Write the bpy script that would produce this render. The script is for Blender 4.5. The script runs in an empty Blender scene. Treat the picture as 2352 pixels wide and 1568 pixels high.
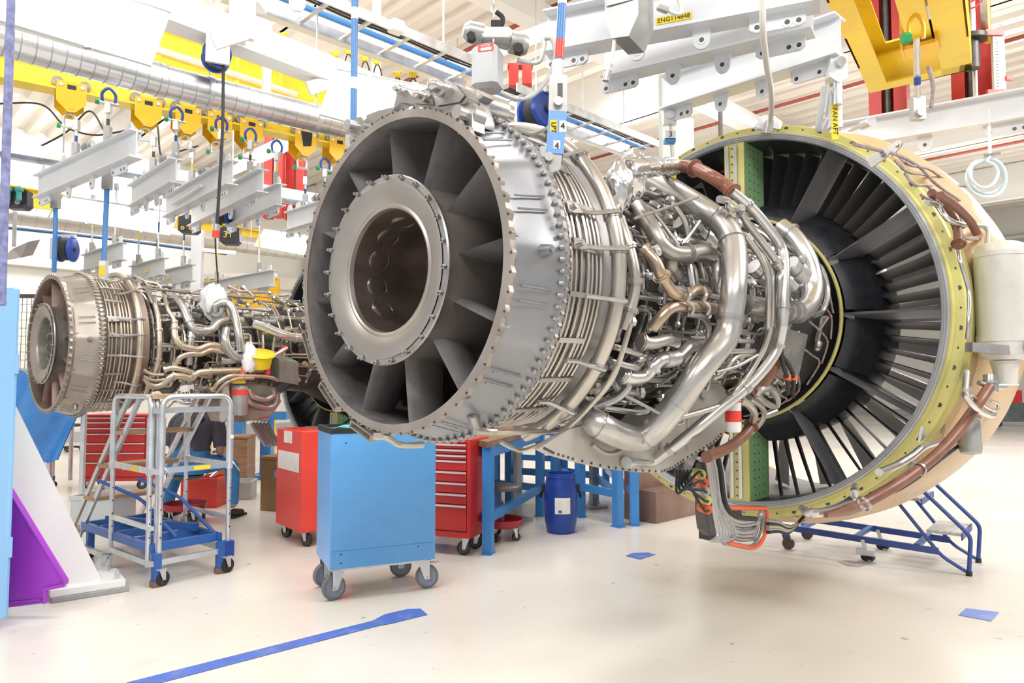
import bpy, math, random
from mathutils import Vector, Matrix
V = Vector
PI = math.pi
sin, cos, rad = math.sin, math.cos, math.radians
random.seed(7)
SC = bpy.context.scene
COL = SC.collection
# ---------------------------------------------------------------- camera, world, exposure
CAMZ, FOC, PITCH = 1.5, 1653.0, 0.0526
cam_data = bpy.data.cameras.new('camera')
cam_data.sensor_width = 36
cam_data.lens = 36 * FOC / 2352
cam_data.clip_end = 200
camera = bpy.data.objects.new('camera', cam_data)
camera.location = (0, 0, CAMZ)
camera.rotation_euler = (PI / 2 + PITCH, 0, 0)
COL.objects.link(camera)
SC.camera = camera
world = bpy.data.worlds.new('hall_fill')  # even pale fill light added from all sides of the hall
SC.world = world
world.use_nodes = True
world.node_tree.nodes['Background'].inputs[0].default_value = (0.95, 0.975, 1.0, 1)
world.node_tree.nodes['Background'].inputs[1].default_value = 0.72
SC.view_settings.view_transform = 'Standard'
SC.view_settings.look = 'None'
SC.view_settings.gamma = 1
SC.view_settings.exposure = 0.08
SC.view_settings.use_curve_mapping = False
HA = rad(46)
HD = V((sin(HA), cos(HA), 0))      # along the hall, the way the engines point
PD = V((cos(HA), -sin(HA), 0))     # across the hall, towards the viewer's right
UP = V((0, 0, 1))

def area_lamp(name, loc, size, power, target, color=(1, 0.985, 0.965)):
    d = bpy.data.lights.new(name, 'AREA')
    d.shape = 'RECTANGLE'
    d.size, d.size_y = size
    d.energy = power
    d.color = color
    o = bpy.data.objects.new(name, d)
    o.location = loc
    o.rotation_euler = (V(target) - V(loc)).to_track_quat('-Z', 'Y').to_euler()
    COL.objects.link(o)
for i, (x, y, z, p, t) in enumerate([(1.5, -3.5, 6.6, 300, (1.0, 4, 1)), (-5, -1, 6.6, 250, (-3, 6, 1)), (8, 2, 6.6, 520, (4, 8, 0.5)),
                                     (-3, 9, 6.8, 320, (-3, 9.5, 0)), (4, 12, 6.8, 520, (4, 12, 0)), (12, 14, 6.8, 620, (12, 14, 0)), (-1, 4.5, 6.9, 260, (-1, 4.6, 0))]):
    area_lamp('hall_light', (x, y, z), (4.5, 1.4), p, t)

for x, y, z, p in ((-6, 12, 5.2, 100), (-9, 9, 5.2, 110), (2, 14, 5.4, 60), (10, 16, 5.4, 60), (0, 24, 5.4, 100)):
    area_lamp('ceiling_fill', (x, y, z), (3.0, 1.2), p, (x, y + .01, 9))  # unseen upward lights, added to brighten the ceiling
area_lamp('hall_light', (9.5, 12.5, 5.6), (4, 1.5), 170, (2.9, 6.3, 1.9))  # extra light added ahead of the engine to brighten the fan intake
area_lamp('hall_light', (-9, 15, 6.6), (4.5, 1.4), 260, (-13, 16, 2))  # extra light added to brighten the left wall

# ---------------------------------------------------------------- photo pixel -> place
CP, SP_ = cos(PITCH), sin(PITCH)
def ray(px, py):
    x, z = (px - 1176) / FOC, -(py - 784) / FOC
    return V((x, CP - SP_ * z, SP_ + CP * z))
CAM = V((0, 0, CAMZ))
def at(px, py, Y):
    r = ray(px, py)
    return CAM + r * (Y / r.y)
def at_z(px, py, z):
    r = ray(px, py)
    return CAM + r * ((z - CAMZ) / r.z)
def ground(px, py):
    return at_z(px, py, 0.0)

# ---------------------------------------------------------------- mesh builder
def catmull(pts, sub=5, closed=False):
    pts = [V(p) for p in pts]
    n = len(pts)
    if n < 3: return pts
    out = []
    for i in range(n if closed else n - 1):
        p1, p2 = pts[i], pts[(i + 1) % n]
        p0 = pts[i - 1] if (i > 0 or closed) else p1 * 2 - p2
        p3 = pts[(i + 2) % n] if (i + 2 < n or closed) else p2 * 2 - p1
        for k in range(sub):
            t = k / sub
            out.append(0.5 * (2 * p1 + (p2 - p0) * t + (2 * p0 - 5 * p1 + 4 * p2 - p3) * t * t + (3 * p1 - p0 - 3 * p2 + p3) * t ** 3))
    if not closed: out.append(pts[-1])
    return out

def fillet(pts, r=0.1, sub=5):
    """polyline with rounded corners"""
    pts = [V(p) for p in pts]
    out = [pts[0]]
    for i in range(1, len(pts) - 1):
        a, b, c = pts[i - 1], pts[i], pts[i + 1]
        u, w = a - b, c - b
        d = min(r, u.length * 0.48, w.length * 0.48)
        p, q = b + u.normalized() * d, b + w.normalized() * d
        for k in range(sub + 1):
            t = k / sub
            out.append(p * (1 - t) ** 2 + b * 2 * t * (1 - t) + q * t * t)
    out.append(pts[-1])
    return out

class MB:
    def __init__(s): s.v, s.f = [], []
    def add(s, vs, fs):
        o = len(s.v)
        s.v += [V(v) for v in vs]
        s.f += [tuple(i + o for i in f) for f in fs]
        return s
    def box(s, c, d, M=None):
        x, y, z = d[0] / 2, d[1] / 2, d[2] / 2
        vs = [V((sx * x, sy * y, sz * z)) for sz in (-1, 1) for sy in (-1, 1) for sx in (-1, 1)]
        if M is not None: vs = [M @ v for v in vs]
        return s.add([v + V(c) for v in vs], [(0, 2, 3, 1), (4, 5, 7, 6), (0, 1, 5, 4), (2, 6, 7, 3), (0, 4, 6, 2), (1, 3, 7, 5)])
    def rbox(s, c, d, M=None, b=0.01):
        """box with its four upright edges and the rims cut off"""
        x, y, z = d[0] / 2, d[1] / 2, d[2] / 2
        ring = []
        for sx, sy in ((1, 1), (-1, 1), (-1, -1), (1, -1)):
            e = [(x, y - b), (x - b, y)] if sx * sy > 0 else [(x - b, y), (x, y - b)]
            ring += [(sx * p, sy * q) for p, q in e]
        vs, n = [], 8
        for zz, k in ((-z, 1 - b / max(x, y)), (-z + b, 1), (z - b, 1), (z, 1 - b / max(x, y))):
            vs += [V((p * k, q * k, zz)) for p, q in ring]
        if M is not None: vs = [M @ v for v in vs]
        fs = [tuple(range(n - 1, -1, -1)), tuple(range(3 * n, 4 * n))]
        for r in range(3):
            for i in range(n): fs.append((r * n + i, r * n + (i + 1) % n, (r + 1) * n + (i + 1) % n, (r + 1) * n + i))
        return s.add([v + V(c) for v in vs], fs)
    def bar(s, a, b, w, h, up=UP):
        """square bar from a to b: w sideways, h along up"""
        a, b = V(a), V(b)
        d = b - a
        z = d.normalized()
        x = V(up).cross(z)
        if x.length < 1e-4: x = V((1, 0, 0)).cross(z)
        x.normalize()
        y = z.cross(x)
        vs = [p + x * (i * w / 2) + y * (j * h / 2) for p in (a, b) for i, j in ((-1, -1), (1, -1), (1, 1), (-1, 1))]
        return s.add(vs, [(3, 2, 1, 0), (4, 5, 6, 7), (0, 1, 5, 4), (1, 2, 6, 5), (2, 3, 7, 6), (3, 0, 4, 7)])
    def tube(s, pts, r, n=10, closed=False, caps=True):
        pts = [V(p) for p in pts]
        m = len(pts)
        rs = r if isinstance(r, (list, tuple)) else [r] * m
        if len(rs) != m: rs = [rs[min(len(rs) - 1, int(i * len(rs) / m))] for i in range(m)]
        vs, x = [], None
        for i, p in enumerate(pts):
            a = pts[i - 1] if (i > 0 or closed) else p
            b = pts[(i + 1) % m] if (i < m - 1 or closed) else p
            t = (b - a)
            t = t.normalized() if t.length > 1e-9 else V((0, 0, 1))
            if x is None:
                x = t.cross(V((0.31, 0.17, 0.93)))
            x = x - t * x.dot(t)
            x.normalize()
            y = t.cross(x)
            vs += [p + (x * cos(2 * PI * k / n) + y * sin(2 * PI * k / n)) * rs[i] for k in range(n)]
        fs = []
        for i in range(m if closed else m - 1):
            j = (i + 1) % m
            for k in range(n): fs.append((i * n + k, i * n + (k + 1) % n, j * n + (k + 1) % n, j * n + k))
        if caps and not closed:
            fs += [tuple(range(n - 1, -1, -1)), tuple(range((m - 1) * n, m * n))]
        return s.add(vs, fs)
    def cyl(s, a, b, r, n=14, r2=None):
        return s.tube([a, b], [r, r if r2 is None else r2], n)
    def ball(s, c, r, n=10, sc=(1, 1, 1), M=None):
        vs, fs, m = [], [], max(4, n // 2)
        for i in range(m + 1):
            t = PI * i / m
            for k in range(n):
                p = 2 * PI * k / n
                q = V((sin(t) * cos(p) * r * sc[0], sin(t) * sin(p) * r * sc[1], cos(t) * r * sc[2]))
                vs.append((M @ q if M is not None else q) + V(c))
        for i in range(m):
            for k in range(n): fs.append((i * n + k, (i + 1) * n + k, (i + 1) * n + (k + 1) % n, i * n + (k + 1) % n))
        return s.add(vs, fs)
    def lathe(s, prof, o=(0, 0, 0), ax=UP, n=48, a0=0, a1=2 * PI, closed=False, rf=None):
        """profile (r, h) turned about ax through o"""
        ax = V(ax).normalized()
        x = ax.cross(V((0, 1, 0)))
        if x.length < 1e-3: x = V((1, 0, 0))
        x.normalize()
        y = ax.cross(x)
        full = abs(a1 - a0 - 2 * PI) < 1e-6
        m, c = len(prof), n if full else n + 1
        vs = []
        for k in range(c):
            a = a0 + (a1 - a0) * k / n
            u = x * cos(a) + y * sin(a)
            for j, (r, h) in enumerate(prof):
                vs.append(V(o) + u * (r * (rf(a, j) if rf else 1)) + ax * h)
        fs = []
        for k in range(n):
            q = (k + 1) % c
            for j in range(m if closed else m - 1):
                l = (j + 1) % m
                fs.append((k * m + j, q * m + j, q * m + l, k * m + l))
        return s.add(vs, fs)
    def prism(s, poly, vec):
        """polygon pushed along vec"""
        poly = [V(p) for p in poly]
        n, vec = len(poly), V(vec)
        fs = [tuple(range(n - 1, -1, -1)), tuple(range(n, 2 * n))]
        fs += [(i, (i + 1) % n, n + (i + 1) % n, n + i) for i in range(n)]
        return s.add(poly + [p + vec for p in poly], fs)
    def sheet(s, fn, nu, nv):
        vs = [fn(i / nu, j / nv) for i in range(nu + 1) for j in range(nv + 1)]
        m = nv + 1
        return s.add(vs, [(i * m + j, (i + 1) * m + j, (i + 1) * m + j + 1, i * m + j + 1) for i in range(nu) for j in range(nv)])
    def build(s, name, mat, parent=None, sharp=0.6, local=False):
        M = Matrix.Identity(4)
        if parent is not None and not local: M = ROOTM[parent.name]
        inv = M.inverted()
        me = bpy.data.meshes.new(name)
        me.from_pydata([inv @ v for v in s.v], [], s.f)
        me.materials.append(mat)
        for p in me.polygons: p.use_smooth = True
        me.set_sharp_from_angle(angle=sharp)
        o = bpy.data.objects.new(name, me)
        COL.objects.link(o)
        if name in ('flange_rivets', 'bolt_row', 'rivet_row', 'pin_holes', 'tick_marks', 'flange_holes', 'flange_tabs', 'tread_strips'): o['kind'] = 'stuff'
        if parent is not None:
            o.parent = parent
            ROOTM[o.name] = ROOTM[parent.name]
        else:
            ROOTM[o.name] = Matrix.Identity(4)
        return o
ROOTM = {}
def tag(o, label=None, cat=None, group=None, kind=None):
    if label: o['label'] = label
    if cat: o['category'] = cat
    if group: o['group'] = group
    if kind: o['kind'] = kind
    return o
def thing(name, label, cat, loc=(0, 0, 0), rz=0, group=None):
    o = bpy.data.objects.new(name, None)
    o.empty_display_size = 0.1
    COL.objects.link(o)
    o.location = loc
    o.rotation_euler = (0, 0, rz)
    ROOTM[o.name] = Matrix.Translation(V(loc)) @ Matrix.Rotation(rz, 4, 'Z')
    return tag(o, label, cat, group)
def solo(name, mb, mat, label, cat, group=None, base=None):
    """a thing that is one mesh, its origin at its base"""
    if base is None:
        n = len(mb.v)
        base = V((sum(v.x for v in mb.v) / n, sum(v.y for v in mb.v) / n, min(v.z for v in mb.v)))
    mb.v = [v - V(base) for v in mb.v]
    o = mb.build(name, mat)
    o.location = base
    ROOTM[o.name] = Matrix.Translation(V(base))
    return tag(o, label, cat, group)
def struct(name, mb, mat):
    return tag(mb.build(name, mat), kind='structure')
def dup(o, parent=None, loc=None, rz=None, label=None, group=None):
    kids = [c for c in o.children]
    c = o.copy()
    COL.objects.link(c)
    if parent is not None: c.parent = parent
    if loc is not None: c.location = loc
    if rz is not None: c.rotation_euler = (0, 0, rz)
    if label: c['label'] = label
    if group: c['group'] = group
    for k in kids: dup(k, c)
    return c

# ---------------------------------------------------------------- materials
MATS = {}
def mat(name, col, rough=0.5, metal=0.0, var=0.12, scale=6.0, bump=0.0, stretch=(1, 1, 1), emit=0.0, dirt=None, dirt_amt=0.5, rvar=0.1, spec=None, alpha=None, trans=0.0):
    if name in MATS: return MATS[name]
    m = bpy.data.materials.new(name)
    m.use_nodes = True
    nt = m.node_tree
    b = nt.nodes['Principled BSDF']
    N, L = nt.nodes.new, nt.links.new
    tc = N('ShaderNodeTexCoord')
    mp = N('ShaderNodeMapping')
    mp.inputs['Scale'].default_value = stretch
    L(tc.outputs['Object'], mp.inputs['Vector'])
    nz = N('ShaderNodeTexNoise')
    nz.inputs['Scale'].default_value = scale
    nz.inputs['Detail'].default_value = 5
    L(mp.outputs[0], nz.inputs['Vector'])
    rp = N('ShaderNodeValToRGB')
    rp.color_ramp.elements[0].position = 0.3
    rp.color_ramp.elements[1].position = 0.7
    c0 = tuple(max(0, c * (1 - var)) for c in col) + (1,)
    c1 = tuple(min(1, c * (1 + var)) for c in col) + (1,)
    rp.color_ramp.elements[0].color, rp.color_ramp.elements[1].color = c0, c1
    L(nz.outputs['Fac'], rp.inputs[0])
    out = rp.outputs[0]
    if dirt:
        n2 = N('ShaderNodeTexNoise')
        n2.inputs['Scale'].default_value = scale * 0.6
        n2.inputs['Detail'].default_value = 7
        n2.inputs['Roughness'].default_value = 0.7
        L(tc.outputs['Object'], n2.inputs['Vector'])
        r2 = N('ShaderNodeValToRGB')
        r2.color_ramp.elements[0].position = 0.5
        r2.color_ramp.elements[1].position = 0.72
        r2.color_ramp.elements[1].color = (dirt_amt,) * 3 + (1,)
        L(n2.outputs['Fac'], r2.inputs[0])
        mx = N('ShaderNodeMix')
        mx.data_type = 'RGBA'
        L(r2.outputs[0], mx.inputs[0])
        L(out, mx.inputs[6])
        mx.inputs[7].default_value = tuple(dirt) + (1,)
        out = mx.outputs[2]
    L(out, b.inputs['Base Color'])
    mr = N('ShaderNodeMapRange')
    mr.inputs['To Min'].default_value = max(0.02, rough - rvar)
    mr.inputs['To Max'].default_value = min(1, rough + rvar)
    L(nz.outputs['Fac'], mr.inputs['Value'])
    L(mr.outputs[0], b.inputs['Roughness'])
    b.inputs['Metallic'].default_value = metal
    if spec is not None: b.inputs['Specular IOR Level'].default_value = spec
    if trans: b.inputs['Transmission Weight'].default_value = trans
    if alpha is not None: b.inputs['Alpha'].default_value = alpha
    if bump:
        bp = N('ShaderNodeBump')
        bp.inputs['Strength'].default_value = bump
        bp.inputs['Distance'].default_value = 0.01
        L(nz.outputs['Fac'], bp.inputs['Height'])
        L(bp.outputs[0], b.inputs['Normal'])
    if emit:
        b.inputs['Emission Color'].default_value = tuple(col) + (1,)
        b.inputs['Emission Strength'].default_value = emit
    MATS[name] = m
    return m
STEEL = mat('brushed steel', (0.50, 0.495, 0.49), 0.30, 0.85, 0.14, 5, dirt=(0.30, 0.24, 0.18), dirt_amt=0.35)
STEEL_L = mat('pale polished steel', (0.64, 0.635, 0.63), 0.25, 0.85, 0.08, 6)
STEEL_D = mat('dark casing metal', (0.105, 0.10, 0.097), 0.45, 0.7, 0.25, 7, dirt=(0.06, 0.05, 0.045))
HOTMET = mat('heat stained steel', (0.37, 0.335, 0.305), 0.42, 0.75, 0.18, 4, dirt=(0.22, 0.17, 0.14), dirt_amt=0.6)
CASING = mat('grey casing alloy', (0.325, 0.335, 0.36), 0.42, 0.75, 0.10, 3.5, dirt=(0.26, 0.26, 0.25), dirt_amt=0.5)
STRUTM = mat('sooty strut metal', (0.40, 0.39, 0.40), 0.42, 0.65, 0.25, 6, stretch=(1, 1, 0.4), dirt=(0.17, 0.15, 0.14), dirt_amt=0.8)
SOOT = mat('soot brown bore', (0.16, 0.125, 0.11), 0.32, 0.6, 0.45, 5, dirt=(0.045, 0.022, 0.016), dirt_amt=0.8)
BLACK = mat('black composite', (0.022, 0.024, 0.03), 0.45, 0, 0.3, 20)
BLACKM = mat('dark vane paint', (0.05, 0.05, 0.056), 0.38, 0.3, 0.3, 10)
RUBBER = mat('black rubber', (0.02, 0.02, 0.022), 0.6, 0, 0.2, 20)
YGREEN = mat('yellow green primer', (0.60, 0.56, 0.20), 0.45, 0, 0.10, 4, dirt=(0.40, 0.36, 0.14), dirt_amt=0.5)
LGREEN = mat('light green primer', (0.30, 0.56, 0.27), 0.45, 0, 0.08, 4)
TAN = mat('tan composite', (0.60, 0.41, 0.23), 0.35, 0, 0.07, 2.5)
GREYRING = mat('grey ring', (0.42, 0.43, 0.45), 0.4, 0.4, 0.1, 4)
BROWNH = mat('brown hose sleeve', (0.21, 0.085, 0.055), 0.42, 0, 0.2, 14)
WHITEP = mat('white paint', (0.82, 0.82, 0.81), 0.4, 0, 0.04, 3)
BEAMP = mat('pale grey beam paint', (0.74, 0.77, 0.81), 0.4, 0, 0.04, 3, dirt=(0.45, 0.46, 0.5), dirt_amt=0.15)
CREAM = mat('cream paint', (0.76, 0.73, 0.66), 0.55, 0, 0.03, 2)
BLUEP = mat('mid blue paint', (0.05, 0.24, 0.60), 0.33, 0, 0.06, 3, dirt=(0.04, 0.17, 0.42), dirt_amt=0.3)
BLUEL = mat('light blue paint', (0.20, 0.45, 0.78), 0.35, 0, 0.05, 3)
BLUED = mat('deep blue paint', (0.018, 0.07, 0.34), 0.36, 0, 0.15, 6)
BLUEPL = mat('blue plastic', (0.012, 0.055, 0.33), 0.32, 0, 0.1, 6)
REDP = mat('red paint', (0.58, 0.03, 0.025), 0.33, 0, 0.10, 3, dirt=(0.30, 0.03, 0.025), dirt_amt=0.5)
REDB = mat('bright red paint', (0.82, 0.065, 0.045), 0.35, 0, 0.06, 3, dirt=(0.60, 0.04, 0.03), dirt_amt=0.4)
YELP = mat('crane yellow paint', (0.88, 0.64, 0.03), 0.4, 0, 0.06, 3, dirt=(0.5, 0.3, 0.03), dirt_amt=0.25)
YELO = mat('orange yellow paint', (0.86, 0.50, 0.015), 0.4, 0, 0.06, 3, dirt=(0.4, 0.2, 0.03), dirt_amt=0.4)
GALV = mat('galvanised steel', (0.66, 0.69, 0.72), 0.35, 0.75, 0.12, 9)
DUCTM = mat('spiral duct steel', (0.74, 0.77, 0.80), 0.27, 0.88, 0.05, 2)
ALU = mat('cast aluminium', (0.45, 0.455, 0.455), 0.42, 0.6, 0.10, 6, dirt=(0.3, 0.27, 0.2), dirt_amt=0.5)
WHEELG = mat('grey wheel plastic', (0.24, 0.28, 0.36), 0.45, 0, 0.08, 8)
PURPLE = mat('purple paint', (0.36, 0.045, 0.55), 0.4, 0, 0.05, 3)
WOOD = mat('worn plywood', (0.27, 0.15, 0.085), 0.5, 0, 0.3, 5, stretch=(1, 1, 4), dirt=(0.10, 0.06, 0.045), dirt_amt=0.6)
WOODR = mat('brown coated plywood', (0.24, 0.145, 0.11), 0.38, 0, 0.2, 3, dirt=(0.34, 0.26, 0.22), dirt_amt=0.5)
TREADW = mat('tread plank', (0.42, 0.27, 0.17), 0.55, 0, 0.3, 6, stretch=(1, 6, 6))
GREYPL = mat('pale grey plastic', (0.60, 0.64, 0.67), 0.45, 0, 0.04, 4)
LAMP = mat('lit lamp diffuser', (1, 0.99, 0.96), 0.5, 0, 0, 3, emit=5.0)
ORANGE = mat('orange silicone', (0.80, 0.13, 0.04), 0.45, 0, 0.1, 6)
WIREW = mat('braided wire', (0.30, 0.24, 0.25), 0.6, 0, 0.5, 60)
PAPER = mat('white label', (0.85, 0.84, 0.81), 0.6, 0, 0.05, 12, dirt=(0.6, 0.58, 0.55), dirt_amt=0.4)
YLABEL = mat('yellow label', (0.88, 0.66, 0.03), 0.5, 0, 0.03, 5)
INK = mat('black ink', (0.015, 0.015, 0.018), 0.6, 0, 0, 5)
FOIL = mat('silver foil', (0.72, 0.72, 0.72), 0.16, 0.9, 0.05, 14, bump=1.0)
PLASTIC = mat('clear plastic wrap', (0.9, 0.92, 0.94), 0.18, 0, 0.04, 16, bump=0.8)
REDC = mat('crane mast red', (0.50, 0.035, 0.03), 0.4, 0.1, 0.15, 3)
SKIN = mat('skin', (0.50, 0.30, 0.22), 0.5, 0, 0.08, 8)
SHIRT = mat('dark grey cloth', (0.11, 0.105, 0.14), 0.8, 0, 0.15, 10)
OVERALL = mat('blue cloth', (0.06, 0.27, 0.62), 0.75, 0, 0.15, 8)
TARPM = mat('blue tarpaulin', (0.07, 0.27, 0.68), 0.3, 0, 0.12, 5)
BLUETUBE = mat('blue enamel tube', (0.07, 0.24, 0.58), 0.35, 0, 0.06, 3)
ROPE = mat('blue grey cable sleeve', (0.20, 0.22, 0.42), 0.6, 0, 0.4, 30)
AQUA = mat('turquoise cloth', (0.1, 0.58, 0.52), 0.7, 0, 0.1, 10)
REDPIPE = mat('dull red pipe', (0.30, 0.06, 0.045), 0.5, 0, 0.1, 4)
COPPER = mat('copper strip', (0.85, 0.48, 0.30), 0.3, 0.8, 0.1, 5)
# ---------------------------------------------------------------- the jet engines
def c6(x, y): return 1200 + x / 3.095, 320 + y / 3.095
def c7(x, y): return 1100 + x / 2.735, 720 + y / 2.735
def c2(x, y): return x / 3.095, 540 + y / 3.095
def cR(x, y): return 1560 + x / 2.97, 280 + y / 2.97
def cB(x, y): return 1560 + x / 2.614, 740 + y / 2.614
AXA = 0.7335
AXIS = V((sin(AXA), cos(AXA), 0))
BASE = 1.46
class Engine:
    """local x runs forward along the engine axis, local -y is the side towards the viewer"""
    def __init__(s, A0, label):
        s.A0 = V(A0)
        s.M = Matrix.Translation(s.A0) @ Matrix.Rotation(PI / 2 - AXA, 4, 'Z')
        s.inv = s.M.inverted()
        s.root = thing('jet_engine', label, 'jet engine', s.A0 - V((0, 0, BASE)), PI / 2 - AXA)
        s.o = s.inv @ CAM
    def dirn(s, px, py): return s.inv.to_3x3() @ ray(px, py)
    def px(s, px, py, r):
        d, o = s.dirn(px, py), s.o
        a, b, c = d.y ** 2 + d.z ** 2, o.y * d.y + o.z * d.z, o.y ** 2 + o.z ** 2 - r * r
        q = b * b - a * c
        return o + d * ((-b - math.sqrt(q)) / a if q > 0 else -b / a)
    def pl(s, px, py, x):
        d = s.dirn(px, py)
        return s.o + d * ((x - s.o.x) / d.x)
    def py(s, px, py, y):
        d = s.dirn(px, py)
        return s.o + d * ((y - s.o.y) / d.y)
    def add(s, name, mb, m, parent=None, sharp=0.6):
        mb.v = [v + V((0, 0, BASE)) for v in mb.v]
        return mb.build(name, m, parent or s.root, sharp, local=True)
    def loc(s, o, p, rot=None, parent=None):
        o.location = V(p) + V((0, 0, BASE))
        if rot is not None: o.rotation_euler = rot
def polar(x, r, a):
    a = rad(a)
    return V((x, -r * sin(a), r * cos(a)))
XA = V((1, 0, 0))
def ringlathe(prof, n=96, a0=0, a1=360, **k):
    """profile (x, r) about the engine axis, angles as in polar()"""
    mb, full = MB(), abs(a1 - a0) >= 360
    c = n if full else n + 1
    m = len(prof)
    rf = k.get('rf')
    vs = [polar(x, r * (rf(a0 + (a1 - a0) * i / n, j) if rf else 1), a0 + (a1 - a0) * i / n) for i in range(c) for j, (x, r) in enumerate(prof)]
    fs = []
    for i in range(n):
        q = (i + 1) % c
        for j in range(m if k.get('closed') else m - 1):
            l = (j + 1) % m
            fs.append((i * m + j, i * m + l, q * m + l, q * m + j))
    return mb.add(vs, fs)

def airfoil(root_x0, root_x1, r0, r1, a, da, th, nseg=6, tip_dx=0.0):
    """thin plate with a rounded section: chord along x, span along r at angle a, front edge turned by da degrees"""
    mb = MB()
    ring = []
    for lev in range(3):
        t = lev / 2
        r = r0 + (r1 - r0) * t
        x0, x1 = root_x0 + tip_dx * t, root_x1 + tip_dx * t
        pts = []
        for sgn in (1, -1):
            rng = range(nseg + 1) if sgn > 0 else range(nseg - 1, 0, -1)
            for i in rng:
                u = i / nseg
                thick = th * (0.12 + 0.88 * math.sin(PI * min(1, 0.06 + u * 0.9)) ** 0.7) / 2
                aa = a + da * u * u
                p = polar(x0 + (x1 - x0) * u, r, aa)
                ta = rad(aa)
                pts.append(p + V((0, -cos(ta), -sin(ta))) * thick * sgn)
        ring.append(pts)
    n = len(ring[0])
    vs = [p for q in ring for p in q]
    fs = [(l * n + i, l * n + (i + 1) % n, (l + 1) * n + (i + 1) % n, (l + 1) * n + i) for l in range(2) for i in range(n)]
    fs += [tuple(range(n - 1, -1, -1)), tuple(range(2 * n, 3 * n))]
    return mb.add(vs, fs)

def copies(E, proto, n, step, start=0.0, parent=None, skip=()):
    """turn copies of a part about the engine axis"""
    for i in range(1, n):
        if i in skip: continue
        c = proto.copy()
        COL.objects.link(c)
        ROOTM[c.name] = ROOTM[proto.name]
        ang = rad(step * i)
        # a turn about the axis line z = BASE
        c.matrix_basis = Matrix.Translation(V((0, 0, BASE))) @ Matrix.Rotation(ang, 4, 'X') @ Matrix.Translation(V((0, 0, -BASE)))

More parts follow.
